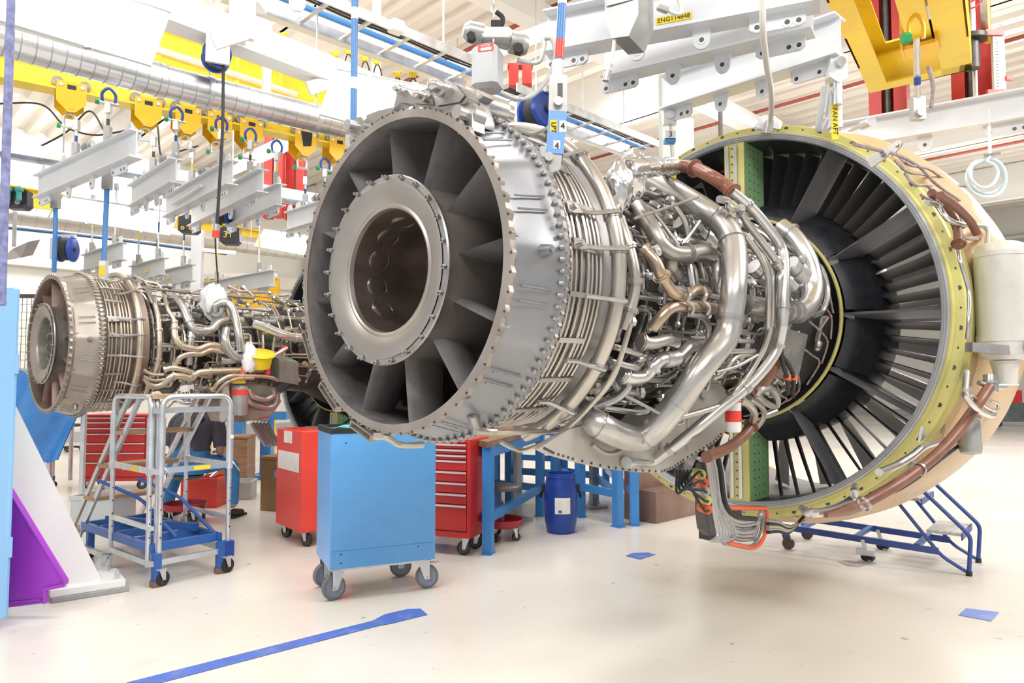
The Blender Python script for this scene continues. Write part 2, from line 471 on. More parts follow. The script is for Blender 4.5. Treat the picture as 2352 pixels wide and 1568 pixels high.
def core_engine(E, m, ring_end=175):
    # exhaust case: twelve flat panels between two round flanges
    px = [(-0.002, .572), (.02, .570), (.035, .566), (.06, .574), (.10, .588), (.15, .603), (.18, .611), (.195, .618), (.205, .634), (.226, .634)]
    def rf(a, j):
        w = (0, .1, .75, 1, 1, 1, .7, .2, 0, 0)[j]
        d = ((a + 3) % 30) - 15
        return 1 + w * (cos(rad(15)) / cos(rad(d)) - 1 + 0.016)
    case = E.add('exhaust_case', ringlathe(px, 180, rf=rf), m['case'], sharp=0.35)
    for a in range(12, 372, 30):
        E.add('panel_bead', MB().tube([polar(.055, .578, a - 2.4), polar(.17, .610, a - 2.4)], .0035, 6).tube([polar(.055, .578, a + 2.4), polar(.17, .610, a + 2.4)], .0035, 6), m['case'], case)
    for a in (88, 152):
        E.add('drain_boss', MB().cyl(polar(.13, .595, a), polar(.13, .635, a), .024, 20, .017).cyl(polar(.13, .63, a), polar(.13, .641, a), .010, 12), m['case'], case)
    fl = E.add('rear_flange', ringlathe([(-.014, .556), (-.014, .586), (.006, .586), (.006, .556)], 360, closed=True,
                                       rf=lambda a, j: 1 + (0.018 * max(0, cos(rad(a * 60))) ** 0.7 if j in (1, 2) else 0)), m['flange'], sharp=0.5)
    hole = MB()
    for i in range(60):
        hole.cyl(polar(-.0165, .589, i * 6), polar(-.013, .589, i * 6), .0042, 8)
    E.add('flange_rivets', hole, m['dark'], fl)
    E.add('inner_liner', ringlathe([(-.012, .5565), (.03, .553), (.05, .556), (.25, .582), (.6, .59)], 96), m['soot'])
    # centre hub
    E.add('hub_body', ringlathe([(-.030, .338), (-.026, .318), (.02, .316), (.12, .330), (.25, .345), (.42, .36)], 96), m['hub'])
    hf = E.add('hub_flange', ringlathe([(-.034, .315), (-.034, .343), (-.046, .345), (-.052, .341), (-.054, .322)], 120), m['flange2'])
    E.add('hub_face', ringlathe([(-.058, .322), (-.060, .312), (-.046, .262), (-.036, .243), (-.040, .234), (-.036, .226), (-.02, .222)], 120), m['hubface'])
    bore = E.add('hub_bore', ringlathe([(-.022, .2225), (.05, .214), (.19, .206), (.25, .19), (.30, .155), (.31, .10), (.315, .0)], 96), m['soot2'])
    for a in (318, 290, 262, 236, 345):
        p = polar(.085, .213, a)
        n = V((0, -p.y, -p.z)).normalized()
        mb = MB().lathe([(.0, .004), (.034, .004), (.036, .001), (.040, .001), (.043, .006), (.046, .001), (.049, -.004)], p, n, 32)
        E.add('bore_cover', mb, m['soot2'], bore)
    pins = MB()
    E.add('bore_pins', pins.add([], []), m['soot'], bore) if False else None
    for i in range(24):
        a = i * 15 + 4
        E.add('stud', MB().cyl(polar(-.078, .334, a), polar(-.03, .334, a), .0052, 8).cyl(polar(-.066, .334, a), polar(-.055, .334, a), .009, 6), m['steel'], hf)
    # twelve struts between hub and case
    for k in range(12):
        E.add('strut', airfoil(.022, .235, .318, .572, -7 + 30 * k, 5, .024), m['strut'])
    rt = MB()
    rt.add(*_xf(ringlathe([(.30, .34), (.34, .59)], 48)))
    for k in range(84):
        b = airfoil(.28, .33, .345, .585, k * 360 / 84, 3, .006, 2)
        rt.add(b.v, b.f)
    E.add('turbine_rotor', rt, m['rotor'])
    # bolts round the case flange
    b0 = E.add('flange_bolt', MB().cyl(polar(.196, .627, 0), polar(.236, .627, 0), .0065, 8).ball(polar(.192, .627, 0), .0092, 8).cyl(polar(.226, .627, 0), polar(.236, .627, 0), .0105, 6), m['bolt'])
    copies(E, b0, 100, 3.6)
    tab = MB()
    for i in range(100):
        a = i * 3.6 + 1.8
        tab.prism([polar(.206, .630, a - 1.1), polar(.206, .641, a), polar(.206, .630, a + 1.1)], (.018, 0, 0))
    E.add('flange_tabs', tab, m['flange'])
    # low pressure turbine case with cooling tubes
    E.add('turbine_case', ringlathe([(.226, .622), (.232, .596), (.25, .592), (.262, .600), (.27, .592), (.30, .588), (.312, .597), (.32, .588), (.35, .586), (.362, .596), (.37, .586),
                                   (.40, .584), (.412, .593), (.42, .584), (.46, .582), (.472, .592), (.48, .582), (.52, .578), (.53, .588), (.55, .588), (.556, .55), (.62, .50), (.70, .47)], 120), m['lpt'], sharp=0.5)
    for x, r, t in ((.266, .612, .0055), (.292, .611, .0055), (.325, .609, .0055), (.365, .608, .008), (.392, .606, .0055), (.418, .606, .0055), (.444, .605, .008)):
        E.add('cooling_tube', MB().tube([polar(x, r, a) for a in range(-150, 158, 4)], t, 8), m['tube'])
    for i, a in enumerate(range(-140, 156, 15)):
        x0, x1 = (.255, .452) if i % 4 != 1 else (.255, .40)
        mb = MB()
        for dr, aa in ((0, a - 1.0), ):
            mb.prism([polar(x0, .619, aa), polar(x1, .613, aa), polar(x1, .613, aa + 1.7), polar(x0, .619, aa + 1.7)], V(polar(0, .004, aa + .8)))
        E.add('tube_bracket', mb, m['steel'])
    for a in (72, 84):
        mb = MB().prism([polar(.262, .617, a - 1.7), polar(.30, .617, a - 1.7), polar(.345, .616, a - .4), polar(.345, .616, a + 1.0), polar(.30, .617, a + 1.8), polar(.262, .617, a + 1.8)], polar(0, .012, a))
        mb.cyl(polar(.292, .62, a), polar(.292, .645, a), .011, 12)
        E.add('link_plate', mb, m['steel'])
    mf = E.add('manifold', MB().tube([polar(.50, .645, a) for a in range(-150, 163, 4)], .0275, 16), m['tube'])
    for a in (30, 47, 72, 84, 100, 122, 140):
        c = polar(.50, .645, a)
        t = V((0, -cos(rad(a)), -sin(rad(a))))
        E.add('clamp', MB().cyl(c - t * .014, c + t * .014, .0315, 20), m['steel'], mf)
        E.add('clamp_arm', MB().tube(catmull([polar(.34, .622, a), polar(.40, .626, a), polar(.455, .655, a), polar(.50, .680, a), polar(.545, .655, a)], 4), .0085, 6), m['steel'], mf)
    # high pressure core
    E.add('core_case', ringlathe([(.62, .46), (.72, .455), (.73, .50), (.75, .50), (.76, .44), (.98, .40), (.99, .44), (1.02, .44), (1.03, .38), (1.30, .34), (1.31, .37), (1.34, .37), (1.35, .34),
                                 (1.7, .34), (1.71, .375), (1.74, .375), (1.75, .35), (2.1, .38), (2.12, .46), (2.15, .46), (2.16, .42), (2.5, .44), (2.62, .50), (2.86, .60)], 72), m['core'], sharp=0.5)
    for x, r in ((.60, .545), (.66, .53), (.74, .512), (1.005, .455), (1.325, .385), (1.725, .39)):
        f = E.add('case_flange', ringlathe([(x - .008, r - .05), (x - .008, r), (x + .008, r), (x + .008, r - .05)], 96), m['steel'], sharp=0.5)
        bb = MB()
        for i in range(72): bb.cyl(polar(x - .018, r - .012, i * 5), polar(x + .018, r - .012, i * 5), .006, 6)
        E.add('bolt_row', bb, m['dark'], f)
    fuel = MB()
    for a in range(15, 200, 12):
        p = polar(1.16, .43, a)
        E.add('fuel_nozzle', MB().cyl(p, polar(1.16, .50, a), .014, 8).cyl(polar(1.16, .49, a), polar(1.16, .505, a), .022, 6).tube(catmull([polar(1.16, .50, a), polar(1.18, .52, a + 2), polar(1.24, .51, a + 4), polar(1.26, .47, a + 5)], 4), .006, 6), m['steel'])
    for x, r in ((1.21, .50), (1.46, .49), (1.9, .52), (2.25, .53)):
        E.add('ring_tube', MB().tube([polar(x, r, a) for a in range(-60, ring_end, 6)], .010, 8), m['tube'])

def _xf(mb): return mb.v, mb.f

def fan_module(E, m, full=True):
    # frame ring, duct and case
    E.add('aft_seal_ring', ringlathe([(2.90, 1.185), (2.862, 1.185), (2.856, 1.19), (2.862, 1.196), (2.856, 1.202), (2.862, 1.209), (2.856, 1.216), (2.862, 1.224), (2.90, 1.226)], 160), m['ring'], sharp=0.3)
    yf = E.add('case_rear_flange', ringlathe([(2.885, 1.222), (2.885, 1.236), (2.92, 1.245), (2.93, 1.285), (2.945, 1.295), (3.01, 1.290), (3.02, 1.262), (3.06, 1.262), (3.07, 1.30), (3.09, 1.30), (3.10, 1.266),
                                    (3.13, 1.268), (3.14, 1.30), (3.155, 1.30), (3.16, 1.275), (3.22, 1.285)], 160), m['yg'], sharp=0.4)
    hol = MB()
    for i in range(72):
        a = i * 5
        hol.cyl(polar(2.9245, 1.266, a), polar(2.9275, 1.266, a), .014 if i % 2 else .007, 12)
    E.add('flange_holes', hol, MATS['dark casing metal'], yf)
    E.add('fan_case', ringlathe([(3.20, 1.28), (3.215, 1.325), (3.26, 1.345), (3.42, 1.395), (3.60, 1.425), (3.85, 1.44), (4.2, 1.43), (4.45, 1.40), (4.62, 1.35), (4.66, 1.31), (4.62, 1.27), (4.4, 1.235), (4.0, 1.205)], 160), m['tan'])
    E.add('duct_liner', ringlathe([(2.90, 1.186), (3.2, 1.19), (3.30, 1.191)], 128), m['black'])
    E.add('intake_liner', ringlathe([(3.30, 1.191), (3.6, 1.195), (4.02, 1.206), (4.4, 1.234)], 128), m['blade'])
    E.add('duct_inner_wall', ringlathe([(2.985, .70), (3.02, .735), (3.14, .79), (3.30, .82), (3.62, .80)], 96), m['black'])
    for k in range(12):
        a = k * 30
        mb = ringlathe([(2.93, .665), (2.95, .70), (2.985, .727), (3.06, .765), (3.18, .815), (3.185, .806), (3.06, .755), (2.985, .715)], 10, a + 2.5, a + 27.5, closed=True)
        E.add('hub_panel', mb, m['black'])
    v0 = E.add('outlet_guide_vane', airfoil(3.22, 3.37, .80, 1.19, 0, 2.2, .010, 5, .03), m['vane'])
    copies(E, v0, 66, 360 / 66)
    rot = MB()
    rot.add(*_xf(ringlathe([(3.62, .0), (3.62, .50), (3.66, .56), (3.95, .48), (4.1, .35), (4.3, .12), (4.35, 0)], 64)))
    E.add('fan_hub', rot, m['black'])
    b0 = E.add('fan_blade', airfoil(3.66, 3.84, .50, 1.18, 0, 8, .014, 6, .02), m['blade'])
    copies(E, b0, 22, 360 / 22)
    for k in range(1, 12):
        if k == 6: continue
        E.add('frame_strut', airfoil(2.895, 3.16, .655, 1.190, 30 * k, 1.5, .034, 8), m['strut'])
    # splitter boxes at top and bottom of the duct
    for s in (1, -1):
        g = MB().box((3.03, 0, s * .935), (.30, .135, .50))
        bx = E.add('splitter_box', g, m['green'])
        E.add('yellow_cover', MB().box((2.872, 0, s * .935), (.016, .137, .503)), m['yg'], bx)
        for dy in (.045, -.012):
            E.add('seal_strip', MB().box((2.861, dy, s * .94), (.012, .020, .46)), m['steel'], bx)
        hb = MB()
        for i in range(9):
            hb.cyl((2.860, .016, s * (.72 + i * .054)), (2.866, .016, s * (.72 + i * .054)), .006, 8)
            for j in range(3): hb.cyl((2.95 + j * .07, -.0665, s * (.72 + i * .054)), (2.95 + j * .07, -.069, s * (.72 + i * .054)), .006, 8)
        E.add('rivet_row', hb, MATS['dark casing metal'], bx)
    E.add('core_cowl_ring', ringlathe([(2.84, .665), (2.845, .655), (2.862, .652), (2.872, .660), (2.865, .672), (2.85, .673)], 120, closed=True), m['yg'])
    E.add('fan_hub_frame', ringlathe([(2.84, .655), (2.94, .64), (2.96, .57), (2.80, .50), (2.78, .44)], 96), m['core'])

def pipe(E, name, r, pts, conv, m, sub=6, n=14, parent=None, flanges=()):
    P = catmull([E.px(*conv(x, y), q) for x, y, q in pts], sub)
    o = E.add(name, MB().tube(P, r, n), m, parent)
    for f in flanges:
        i = max(1, min(len(P) - 2, int(f * (len(P) - 1))))
        t = (P[i + 1] - P[i - 1]).normalized()
        E.add('pipe_flange', MB().cyl(P[i] - t * .010, P[i] + t * .010, r + .008, 20).cyl(P[i] - t * .003, P[i] + t * .003, r + .013, 20), m, o)
    return o

def filler(E, count, s0, s1, a0, a1, m, rng, r0=.47, r1=.60, lead='small_pipe'):
    for i in range(count):
        x, a, r = rng.uniform(s0, s1), rng.uniform(a0, a1), rng.uniform(r0, r1)
        pts = [polar(x, r, a)]
        for k in range(rng.randint(2, 4)):
            if k % 2 == (i % 2): x = min(s1, max(s0, x + rng.choice((-1, 1)) * rng.uniform(.10, .45)))
            else: a += rng.choice((-1, 1)) * rng.uniform(8, 26)
            r = min(r1, max(r0, r + rng.uniform(-.05, .05)))
            pts.append(polar(x, r, a))
        # arcs follow the case
        q = []
        for u, w in zip(pts, pts[1:]):
            q.append(u)
            mid = (u + w) / 2
            rr = math.hypot(u.y, u.z)
            l = math.hypot(mid.y, mid.z)
            q.append(V((mid.x, mid.y * rr / l, mid.z * rr / l)))
        q.append(pts[-1])
        t = rng.choice((.006, .007, .009, .012, .016))
        o = E.add(lead, MB().tube(fillet(q, .05, 4), t, 8), rng.choice(m))
        for p in (q[0], q[-1]):
            E.add('pipe_nut', MB().ball(p, t * 1.9, 8), m[0], o)
def fittings(E, count, s0, s1, a0, a1, ms, rng, r0=.45, r1=.56):
    for i in range(count):
        x, a, r = rng.uniform(s0, s1), rng.uniform(a0, a1), rng.uniform(r0, r1)
        p = polar(x, r, a)
        R = Matrix.Rotation(rad(a), 4, 'X')
        k = i % 4
        mb = MB()
        if k == 0:
            mb.rbox(p, (rng.uniform(.05, .12), rng.uniform(.03, .07), rng.uniform(.02, .05)), R.to_3x3(), .008)
            mb.cyl(p, polar(x, r + .05, a), .010, 8)
            nm = 'actuator'
        elif k == 1:
            d = V((1, 0, 0)) if i % 8 < 4 else V((0, cos(rad(a)), sin(rad(a))))
            L = rng.uniform(.04, .09)
            mb.cyl(p - d * L, p + d * L, .022, 14).cyl(p - d * L * .55, p - d * L * .35, .029, 14).cyl(p + d * L * .8, p + d * L, .030, 6)
            nm = 'valve'
        elif k == 2:
            mb.prism([p + R.to_3x3() @ V(v) for v in ((-.05, -.02, 0), (.05, -.02, 0), (.06, .0, 0), (.03, .03, 0), (-.04, .025, 0))], polar(0, .006, a))
            mb.cyl(polar(x, r, a), polar(x, r + .02, a), .009, 6).cyl(polar(x + .035, r, a), polar(x + .035, r + .015, a), .007, 6)
            nm = 'bracket'
        else:
            mb.cyl(p, polar(x, r + rng.uniform(.03, .06), a), .024, 16).cyl(p, polar(x, r + .02, a), .034, 6).ball(polar(x, r + .05, a), .014, 8)
            nm = 'sensor'
        E.add(nm, mb, rng.choice(ms))

mats_main = dict(case=CASING, flange=mat('brown grey flange', (0.40, 0.36, 0.33), .42, .75, .15, 6), dark=STEEL_D, soot=STRUTM, hub=HOTMET, flange2=mat('blue grey heat tint', (0.40, 0.385, 0.385), .35, .8, .2, 10),
                 hubface=mat('clean hub face', (0.42, 0.395, 0.37), .38, .8, .1, 4, dirt=(0.36, 0.31, 0.27)), soot2=SOOT, steel=STEEL, strut=STRUTM, rotor=mat('dark turbine blades', (0.11, 0.08, 0.065), .5, .5, .3, 20),
                 bolt=mat('bolt steel', (0.40, 0.385, 0.37), .35, .85, .2, 20), lpt=mat('turbine case metal', (0.32, 0.30, 0.30), .4, .75, .25, 8, dirt=(0.2, 0.17, 0.15)), tube=mat('warm tube steel', (0.55, 0.52, 0.47), .3, .85, .1, 6), core=STEEL_D)
mats_fan = dict(ring=GREYRING, yg=YGREEN, tan=TAN, black=BLACK, vane=BLACK, blade=mat('fan blade titanium', (0.44, 0.43, 0.425), .45, .0, .05, 5), strut=mat('grey frame strut', (0.27, 0.27, 0.29), .36, .6, .2, 6), green=LGREEN, steel=STEEL_L, core=BLACKM)
E1 = Engine((-.431, 2.619, CAMZ + .394), 'large jet engine in the middle of the hall with its grey open exhaust facing left')
core_engine(E1, mats_main)
fan_module(E1, mats_fan)

# big pipes on the core, traced along the near side
S1, S2, TB = STEEL, STEEL_L, mats_main['tube']
DS = mat('dull bleed duct steel', (0.42, 0.40, 0.38), .38, .85, .15, 7, dirt=(0.33, 0.27, 0.2), dirt_amt=.5)
A = [E1.px(*c6(x, y), r) for x, y, r in ((930, 290, .60), (1100, 385, .64), (1270, 490, .68), (1410, 590, .72), (1490, 720, .74), (1508, 900, .75), (1500, 1080, .76), (1478, 1240, .76))]
A += [E1.px(*c7(x, y), r) for x, y, r in ((1545, 150, .77), (1400, 340, .78), (1260, 540, .79), (1135, 690, .80), (1060, 760, .80), (985, 785, .79), (870, 758, .77), (740, 690, .72), (660, 630, .62), (640, 600, .50))]
A = catmull(A, 6)
bigduct = E1.add('bleed_air_duct', MB().tube(A, .054, 24), mat('big duct steel', (0.57, 0.56, 0.545), .3, .85, .1, 4, dirt=(0.42, 0.35, 0.25), dirt_amt=.35))
for f, w in ((.16, .003), (.245, .003), (.43, .012), (.60, .003), (.72, .003), (.88, .003)):
    i = int(f * (len(A) - 1))
    t = (A[i + 1] - A[i - 1]).normalized()
    E1.add('duct_clamp', MB().cyl(A[i] - t * w, A[i] + t * w, .0575, 28).cyl(A[i] - t * w * .35, A[i] + t * w * .35, .0605, 28), S1, bigduct)
pipe(E1, 'brown_sleeved_duct', .0155 * 2, [(1075, 190, .72), (1200, 198, .76), (1350, 268, .79), (1440, 330, .8), (1500, 385, .81)], c6, mat('glossy brown sleeve', (0.26, 0.10, 0.065), .28, 0, .15, 10), flanges=(.3, .97))
B = [E1.px(*c6(x, y), r) for x, y, r in ((1480, 365, .81), (1560, 430, .81), (1660, 525, .81), (1770, 660, .81), (1840, 770, .81), (1862, 900, .81), (1860, 1100, .81), (1852, 1290, .82))]
B += [E1.px(*c7(x, y), r) for x, y, r in ((1900, 110, .82), (1870, 230, .82), (1780, 360, .82), (1640, 500, .82), (1510, 600, .82), (1380, 710, .83), (1210, 845, .84), (1070, 935, .85), (925, 935, .85))]
bd = E1.add('long_drain_duct', MB().tube(catmull(B, 6), .0245, 18), S2)
for q in (8, 38, 52, 64, 84): E1.add('pipe_clamp', MB().cyl(catmull(B, 6)[q], catmull(B, 6)[q + 1], .030, 18), S1, bd)
pipe(E1, 'oil_vent_pipe', .0165, [(1400, 425, .80), (1460, 440, .80), (1475, 490, .80), (1540, 505, .80), (1600, 600, .79), (1680, 700, .79), (1780, 830, .8), (1835, 930, .8), (1828, 1010, .8), (1828, 1340, .8)], c6, S1, flanges=(.35, .72))
Dp = [E1.px(*c6(x, y), r) for x, y, r in ((1575, 670, .77), (1680, 820, .78), (1738, 950, .79), (1748, 1100, .79), (1745, 1330, .79))]
Dp += [E1.px(*c7(x, y), r) for x, y, r in ((1828, 100, .8), (1785, 230, .8), (1690, 390, .8), (1620, 475, .81), (1550, 558, .81), (1450, 600, .81), (1220, 665, .8))]
E1.add('fuel_return_pipe', MB().tube(catmull(Dp, 6), .0125, 12), TB)
pipe(E1, 'flat_air_duct', .031, [(1610, 700, .74), (1700, 800, .74), (1770, 930, .75), (1785, 1100, .75), (1780, 1330, .75)], c6, S2)
pipe(E1, 'pressure_pipe', .0215, [(690, 560, .61), (735, 700, .62), (775, 830, .63), (800, 960, .64), (802, 1050, .64), (780, 1160, .64), (745, 1260, .64), (715, 1350, .64)], c6, TB, flanges=(.22, .5, .8))
pipe(E1, 'bleed_branch', .034, [(820, 480, .55), (890, 580, .58), (935, 660, .60), (985, 750, .61), (1060, 805, .62), (1150, 815, .63), (1270, 800, .64), (1340, 820, .64)], c6, DS, flanges=(.75,))
pipe(E1, 'bleed_branch_leg', .030, [(1060, 810, .60), (1050, 900, .59), (1070, 980, .57)], c6, DS)
pipe(E1, 'cooling_elbow', .040, [(1330, 830, .62), (1385, 880, .64), (1385, 970, .64), (1400, 1060, .62), (1440, 1130, .58)], c6, S2)
pipe(E1, 'start_air_pipe', .0235, [(850, 780, .63), (900, 820, .65), (950, 880, .67), (985, 960, .68), (1030, 1040, .68), (1090, 1100, .68), (1170, 1108, .67), (1235, 1070, .66), (1310, 1090, .64)], c6, mat('bronzed pipe', (0.47, 0.37, 0.28), .3, .85, .12, 5), flanges=(.06, .4))
pipe(E1, 'bronze_pipe', .0245, [(920, 1345, .64), (985, 1265, .66), (1060, 1195, .67), (1180, 1185, .68), (1300, 1190, .67), (1410, 1215, .64)], c6, MATS['bronzed pipe'])
for x in (1195, 1310):
    E1.add('saddle_clamp', MB().tube(catmull([E1.px(*c6(x - 20, 1060), .70), E1.px(*c6(x - 5, 1110), .72), E1.px(*c6(x - 22, 1150), .71), E1.px(*c6(x + 18, 1195), .72), E1.px(*c6(x + 5, 1245), .71)], 5), .009, 8), DS)
pipe(E1, 'flexible_bleed_pipe', .026, [(890, 375, .66), (950, 405, .68), (1040, 395, .69), (1100, 330, .69), (1150, 290, .69), (1230, 285, .69), (1280, 250, .68), (1330, 205, .67), (1400, 195, .65)], c7, S2, flanges=(.05, .36))
bel = [E1.px(*c7(x, y), .69) for x, y in ((1165, 287), (1205, 286), (1240, 280))]
E1.add('bellows', MB().tube(catmull(bel, 8), [.030 + .004 * (i % 2) for i in range(17)], 18), STEEL)
pipe(E1, 'curved_duct', .024, [(1010, 175, .66), (1090, 185, .68), (1180, 165, .68), (1235, 185, .66)], c7, DS, flanges=(.1,))
for nm, r, pts, cv in (('support_rod', .006, [(790, 565, .64), (1250, 410, .76)], c6), ('support_rod', .007, [(1140, 750, .62), (1262, 580, .70)], c6), ('support_rod', .0065, [(945, 530, .62), (1110, 750, .66)], c6),
                     ('support_rod', .006, [(1130, 450, .66), (1240, 380, .60)], c7), ('support_rod', .007, [(900, 505, .67), (1160, 640, .80)], c7)):
    E1.add(nm, MB().tube([E1.px(*cv(x, y), q) for x, y, q in pts], r, 8), S1)
low = [E1.px(*c7(x, y), r) for x, y, r in ((-20, 742, .66), (100, 748, .66), (400, 742, .67), (530, 732, .67), (600, 670, .68), (720, 560, .69), (840, 420, .69), (900, 250, .68), (955, 60, .66))]
E1.add('drain_line', MB().tube(fillet(low, .12, 5), .0105, 10), TB)
low = [E1.px(*c7(x, y), r) for x, y, r in ((130, 800, .68), (180, 830, .69), (262, 866, .70), (370, 830, .70), (500, 765, .70), (640, 650, .70), (800, 460, .70), (870, 330, .69))]
E1.add('drain_line', MB().tube(fillet(low, .10, 5), .0085, 10), TB)
for nm, r, pts in (('oil_pipe', .010, [(610, 722, .68), (820, 762, .74)]), ('oil_pipe', .017, [(720, 590, .66), (860, 535, .68), (930, 470, .68), (935, 440, .67)]), ('oil_pipe', .012, [(780, 590, .66), (980, 620, .70), (1060, 610, .7)]),
                 ('oil_pipe', .012, [(840, 205, .64), (940, 235, .66), (1010, 255, .66), (1015, 250, .62)]), ('oil_pipe', .012, [(830, 300, .65), (940, 330, .68), (990, 335, .68), (1000, 320, .64)]),
                 ('fuel_pipe', .011, [(1480, 330, .76), (1520, 290, .78), (1560, 245, .78), (1640, 235, .78), (1730, 235, .77)]), ('fuel_pipe', .011, [(1470, 370, .76), (1480, 400, .78), (1530, 370, .79), (1590, 295, .79), (1640, 265, .78), (1730, 262, .77)]),
                 ('fuel_pipe', .008, [(1490, 370, .80), (1620, 330, .80), (1750, 260, .79)]), ('fuel_pipe', .006, [(1200, 690, .80), (1275, 690, .80), (1290, 660, .80), (1290, 590, .8)]),
                 ('air_pipe', .019, [(1640, 545, .80), (1700, 575, .82), (1730, 630, .82), (1715, 690, .82)]), ('air_pipe', .017, [(1740, 520, .80), (1760, 480, .8), (1830, 465, .8), (1870, 520, .8), (1870, 580, .8), (1810, 565, .8), (1740, 505, .8)]),
                 ('air_pipe', .014, [(1700, 530, .8), (1780, 590, .8), (1790, 650, .8), (1740, 720, .8), (1690, 760, .8)]), ('air_pipe', .012, [(1800, 640, .76), (1870, 610, .76)]),
                 ('heat_shield_pipe', .012, [(1320, 155, .62), (1500, 160, .64)]), ('heat_shield_pipe', .013, [(1300, 0, .66), (1400, 20, .68), (1440, 70, .68), (1440, 150, .67)]), ('heat_shield_pipe', .010, [(1620, 170, .76), (1720, 175, .75)])):
    pipe(E1, nm, r, pts, c7, random.choice((S1, S2, TB)), n=10)
pipe(E1, 'brown_sleeve', .040, [(1860, 275, .76), (1800, 390, .77), (1740, 460, .77), (1690, 505, .77)], c7, BROWNH)
pipe(E1, 'brown_drain_hose', .0255, [(1718, 690, .82), (1660, 770, .86), (1560, 845, .90), (1430, 900, .95)], c7, BROWNH, flanges=(.02,))
# silver scroll duct before the fan frame
pipe(E1, 'scroll_duct', .052, [(1830, 620, .70), (1930, 700, .72), (2010, 820, .73), (2060, 960, .73), (2070, 1080, .73), (2030, 1180, .73), (1960, 1235, .73)], c6, S2, n=22, flanges=(.12,))
pipe(E1, 'scroll_inlet', .046, [(1990, 1225, .73), (1880, 1225, .73), (1740, 1200, .70), (1590, 1170, .66)], c6, S1, n=22, flanges=(.2, .3, .4))
pipe(E1, 'return_pipe', .015, [(2075, 870, .75), (2130, 930, .76), (2165, 1040, .76), (2165, 1140, .76), (2130, 1220, .75), (2080, 1250, .75)], c6, S2)
for x, y, r, q in ((1960, 930, .045, .74), (1700, 950, .040, .66), (1300, 700, .042, .60), (1180, 640, .035, .58), (1890, 1000, .022, .8)):
    c = E1.px(*c6(x, y), q)
    E1.add('valve_body', MB().cyl(c + V((-.05, .02, .03)), c + V((.05, -.01, -.03)), r, 20).cyl(c + V((-.012, .01, .005)), c + V((.012, 0, -.005)), r * 1.18, 20).ball(c + V((-.02, -.03, .05)), r * .5, 10), random.choice((S1, ALU)))
# oil cooler block with fins
def obox(E, corners, conv, r, depth, m, name, fins=0, finm=None):
    P = [E.px(*conv(x, y), r) for x, y in corners]
    n = (P[1] - P[0]).cross(P[3] - P[0]).normalized()
    if n.dot(E.o - P[0]) > 0: n = -n
    o = E.add(name, MB().prism(P, n * depth), m)
    mb = MB()
    for i in range(fins):
        t = (i + .5) / fins
        a, b = P[0].lerp(P[1], t), P[3].lerp(P[2], t)
        mb.bar(a - n * .004, b - n * .004, .004, .012, n)
    if fins: E.add('cooling_fins', mb, finm or m, o)
    return o
obox(E1, ((1925, 100), (2060, 130), (1990, 440), (1895, 330)), c7, .74, .10, ALU, 'oil_cooler', 13, STEEL_L)
for pts in (((1898, 215, .80), (1905, 300, .82), (1935, 400, .82), (1942, 500, .80)), ((1900, 260, .8), (1950, 330, .82), (1975, 400, .82), (1975, 520, .8))):
    h = pipe(E1, 'black_hose', .011, pts, c7, RUBBER)
    c = E1.px(*c7(pts[2][0], pts[2][1]), .82)
    E1.add('orange_cap', MB().cyl(c + V((0, 0, -.014)), c + V((0, 0, .012)), .019, 14), ORANGE, h)
# red banded canister
c = E1.px(*c7(1597, 640), .83)
can = E1.add('oil_filter', MB().lathe([(0, -.075), (.030, -.075), (.036, -.065), (.036, .07), (.030, .075), (0, .075)], c, UP, 24), WHITEP)
E1.add('red_band', MB().lathe([(.0368, -.028), (.0368, .022)], c, UP, 24), REDB, can)
E1.add('red_band', MB().lathe([(.0368, .060), (.0368, .067)], c, UP, 24), REDB, can)
# plate under the gearbox
yy = -.40
P = [E1.py(*c7(x, y), yy) for x, y in ((370, 850), (430, 880), (560, 920), (800, 975), (980, 995), (1150, 1000), (1220, 975), (1290, 925), (1400, 860), (1490, 805), (1550, 740), (1548, 480), (1490, 405), (1400, 430), (1330, 520), (1180, 690), (1080, 780), (960, 800), (820, 770), (690, 690), (560, 730))]
ap = E1.add('gearbox_side_plate', MB().prism(P, (0, .022, 0)), mat('beige side plate', (0.52, 0.495, 0.46), .45, .45, .08, 3, dirt=(0.38, 0.31, 0.22), dirt_amt=.4), sharp=.4)
cx_ = max(p.x for p in P)
P2 = [V((cx_ - .04 - (cx_ - p.x) * .62, yy + .022, p.z + (.06 if p.z < -.55 else 0))) for p in P]
E1.add('gearbox_housing', MB().prism(P2, (0, .22, 0)), STEEL_D)
rv = MB()
for i in range(len(P)):
    a, b = P[i], P[(i + 1) % len(P)]
    if i < 10:
        for k in range(4):
            q = a.lerp(b, k / 4).lerp(sum(P, V((0, 0, 0))) / len(P), .045)
            rv.cyl(q + V((0, -.004, 0)), q, .005, 8)
E1.add('rivet_row', rv, STEEL_D, ap)
for pts in (((1310, 560), (1310, 860)), ((1135, 760), (1140, 940)), ((710, 820), (780, 880), (870, 880), (950, 800))):
    E1.add('plate_bead', MB().tube(fillet([E1.py(*c7(x, y), yy - .001) for x, y in pts], .05), .010, 8), MATS['beige side plate'], ap)
q = E1.py(*c7(1415, 505), yy - .012)
E1.add('data_plate', MB().box(q, (.055, .006, .042), Matrix.Rotation(rad(25), 3, 'Y')), GREYRING, ap)
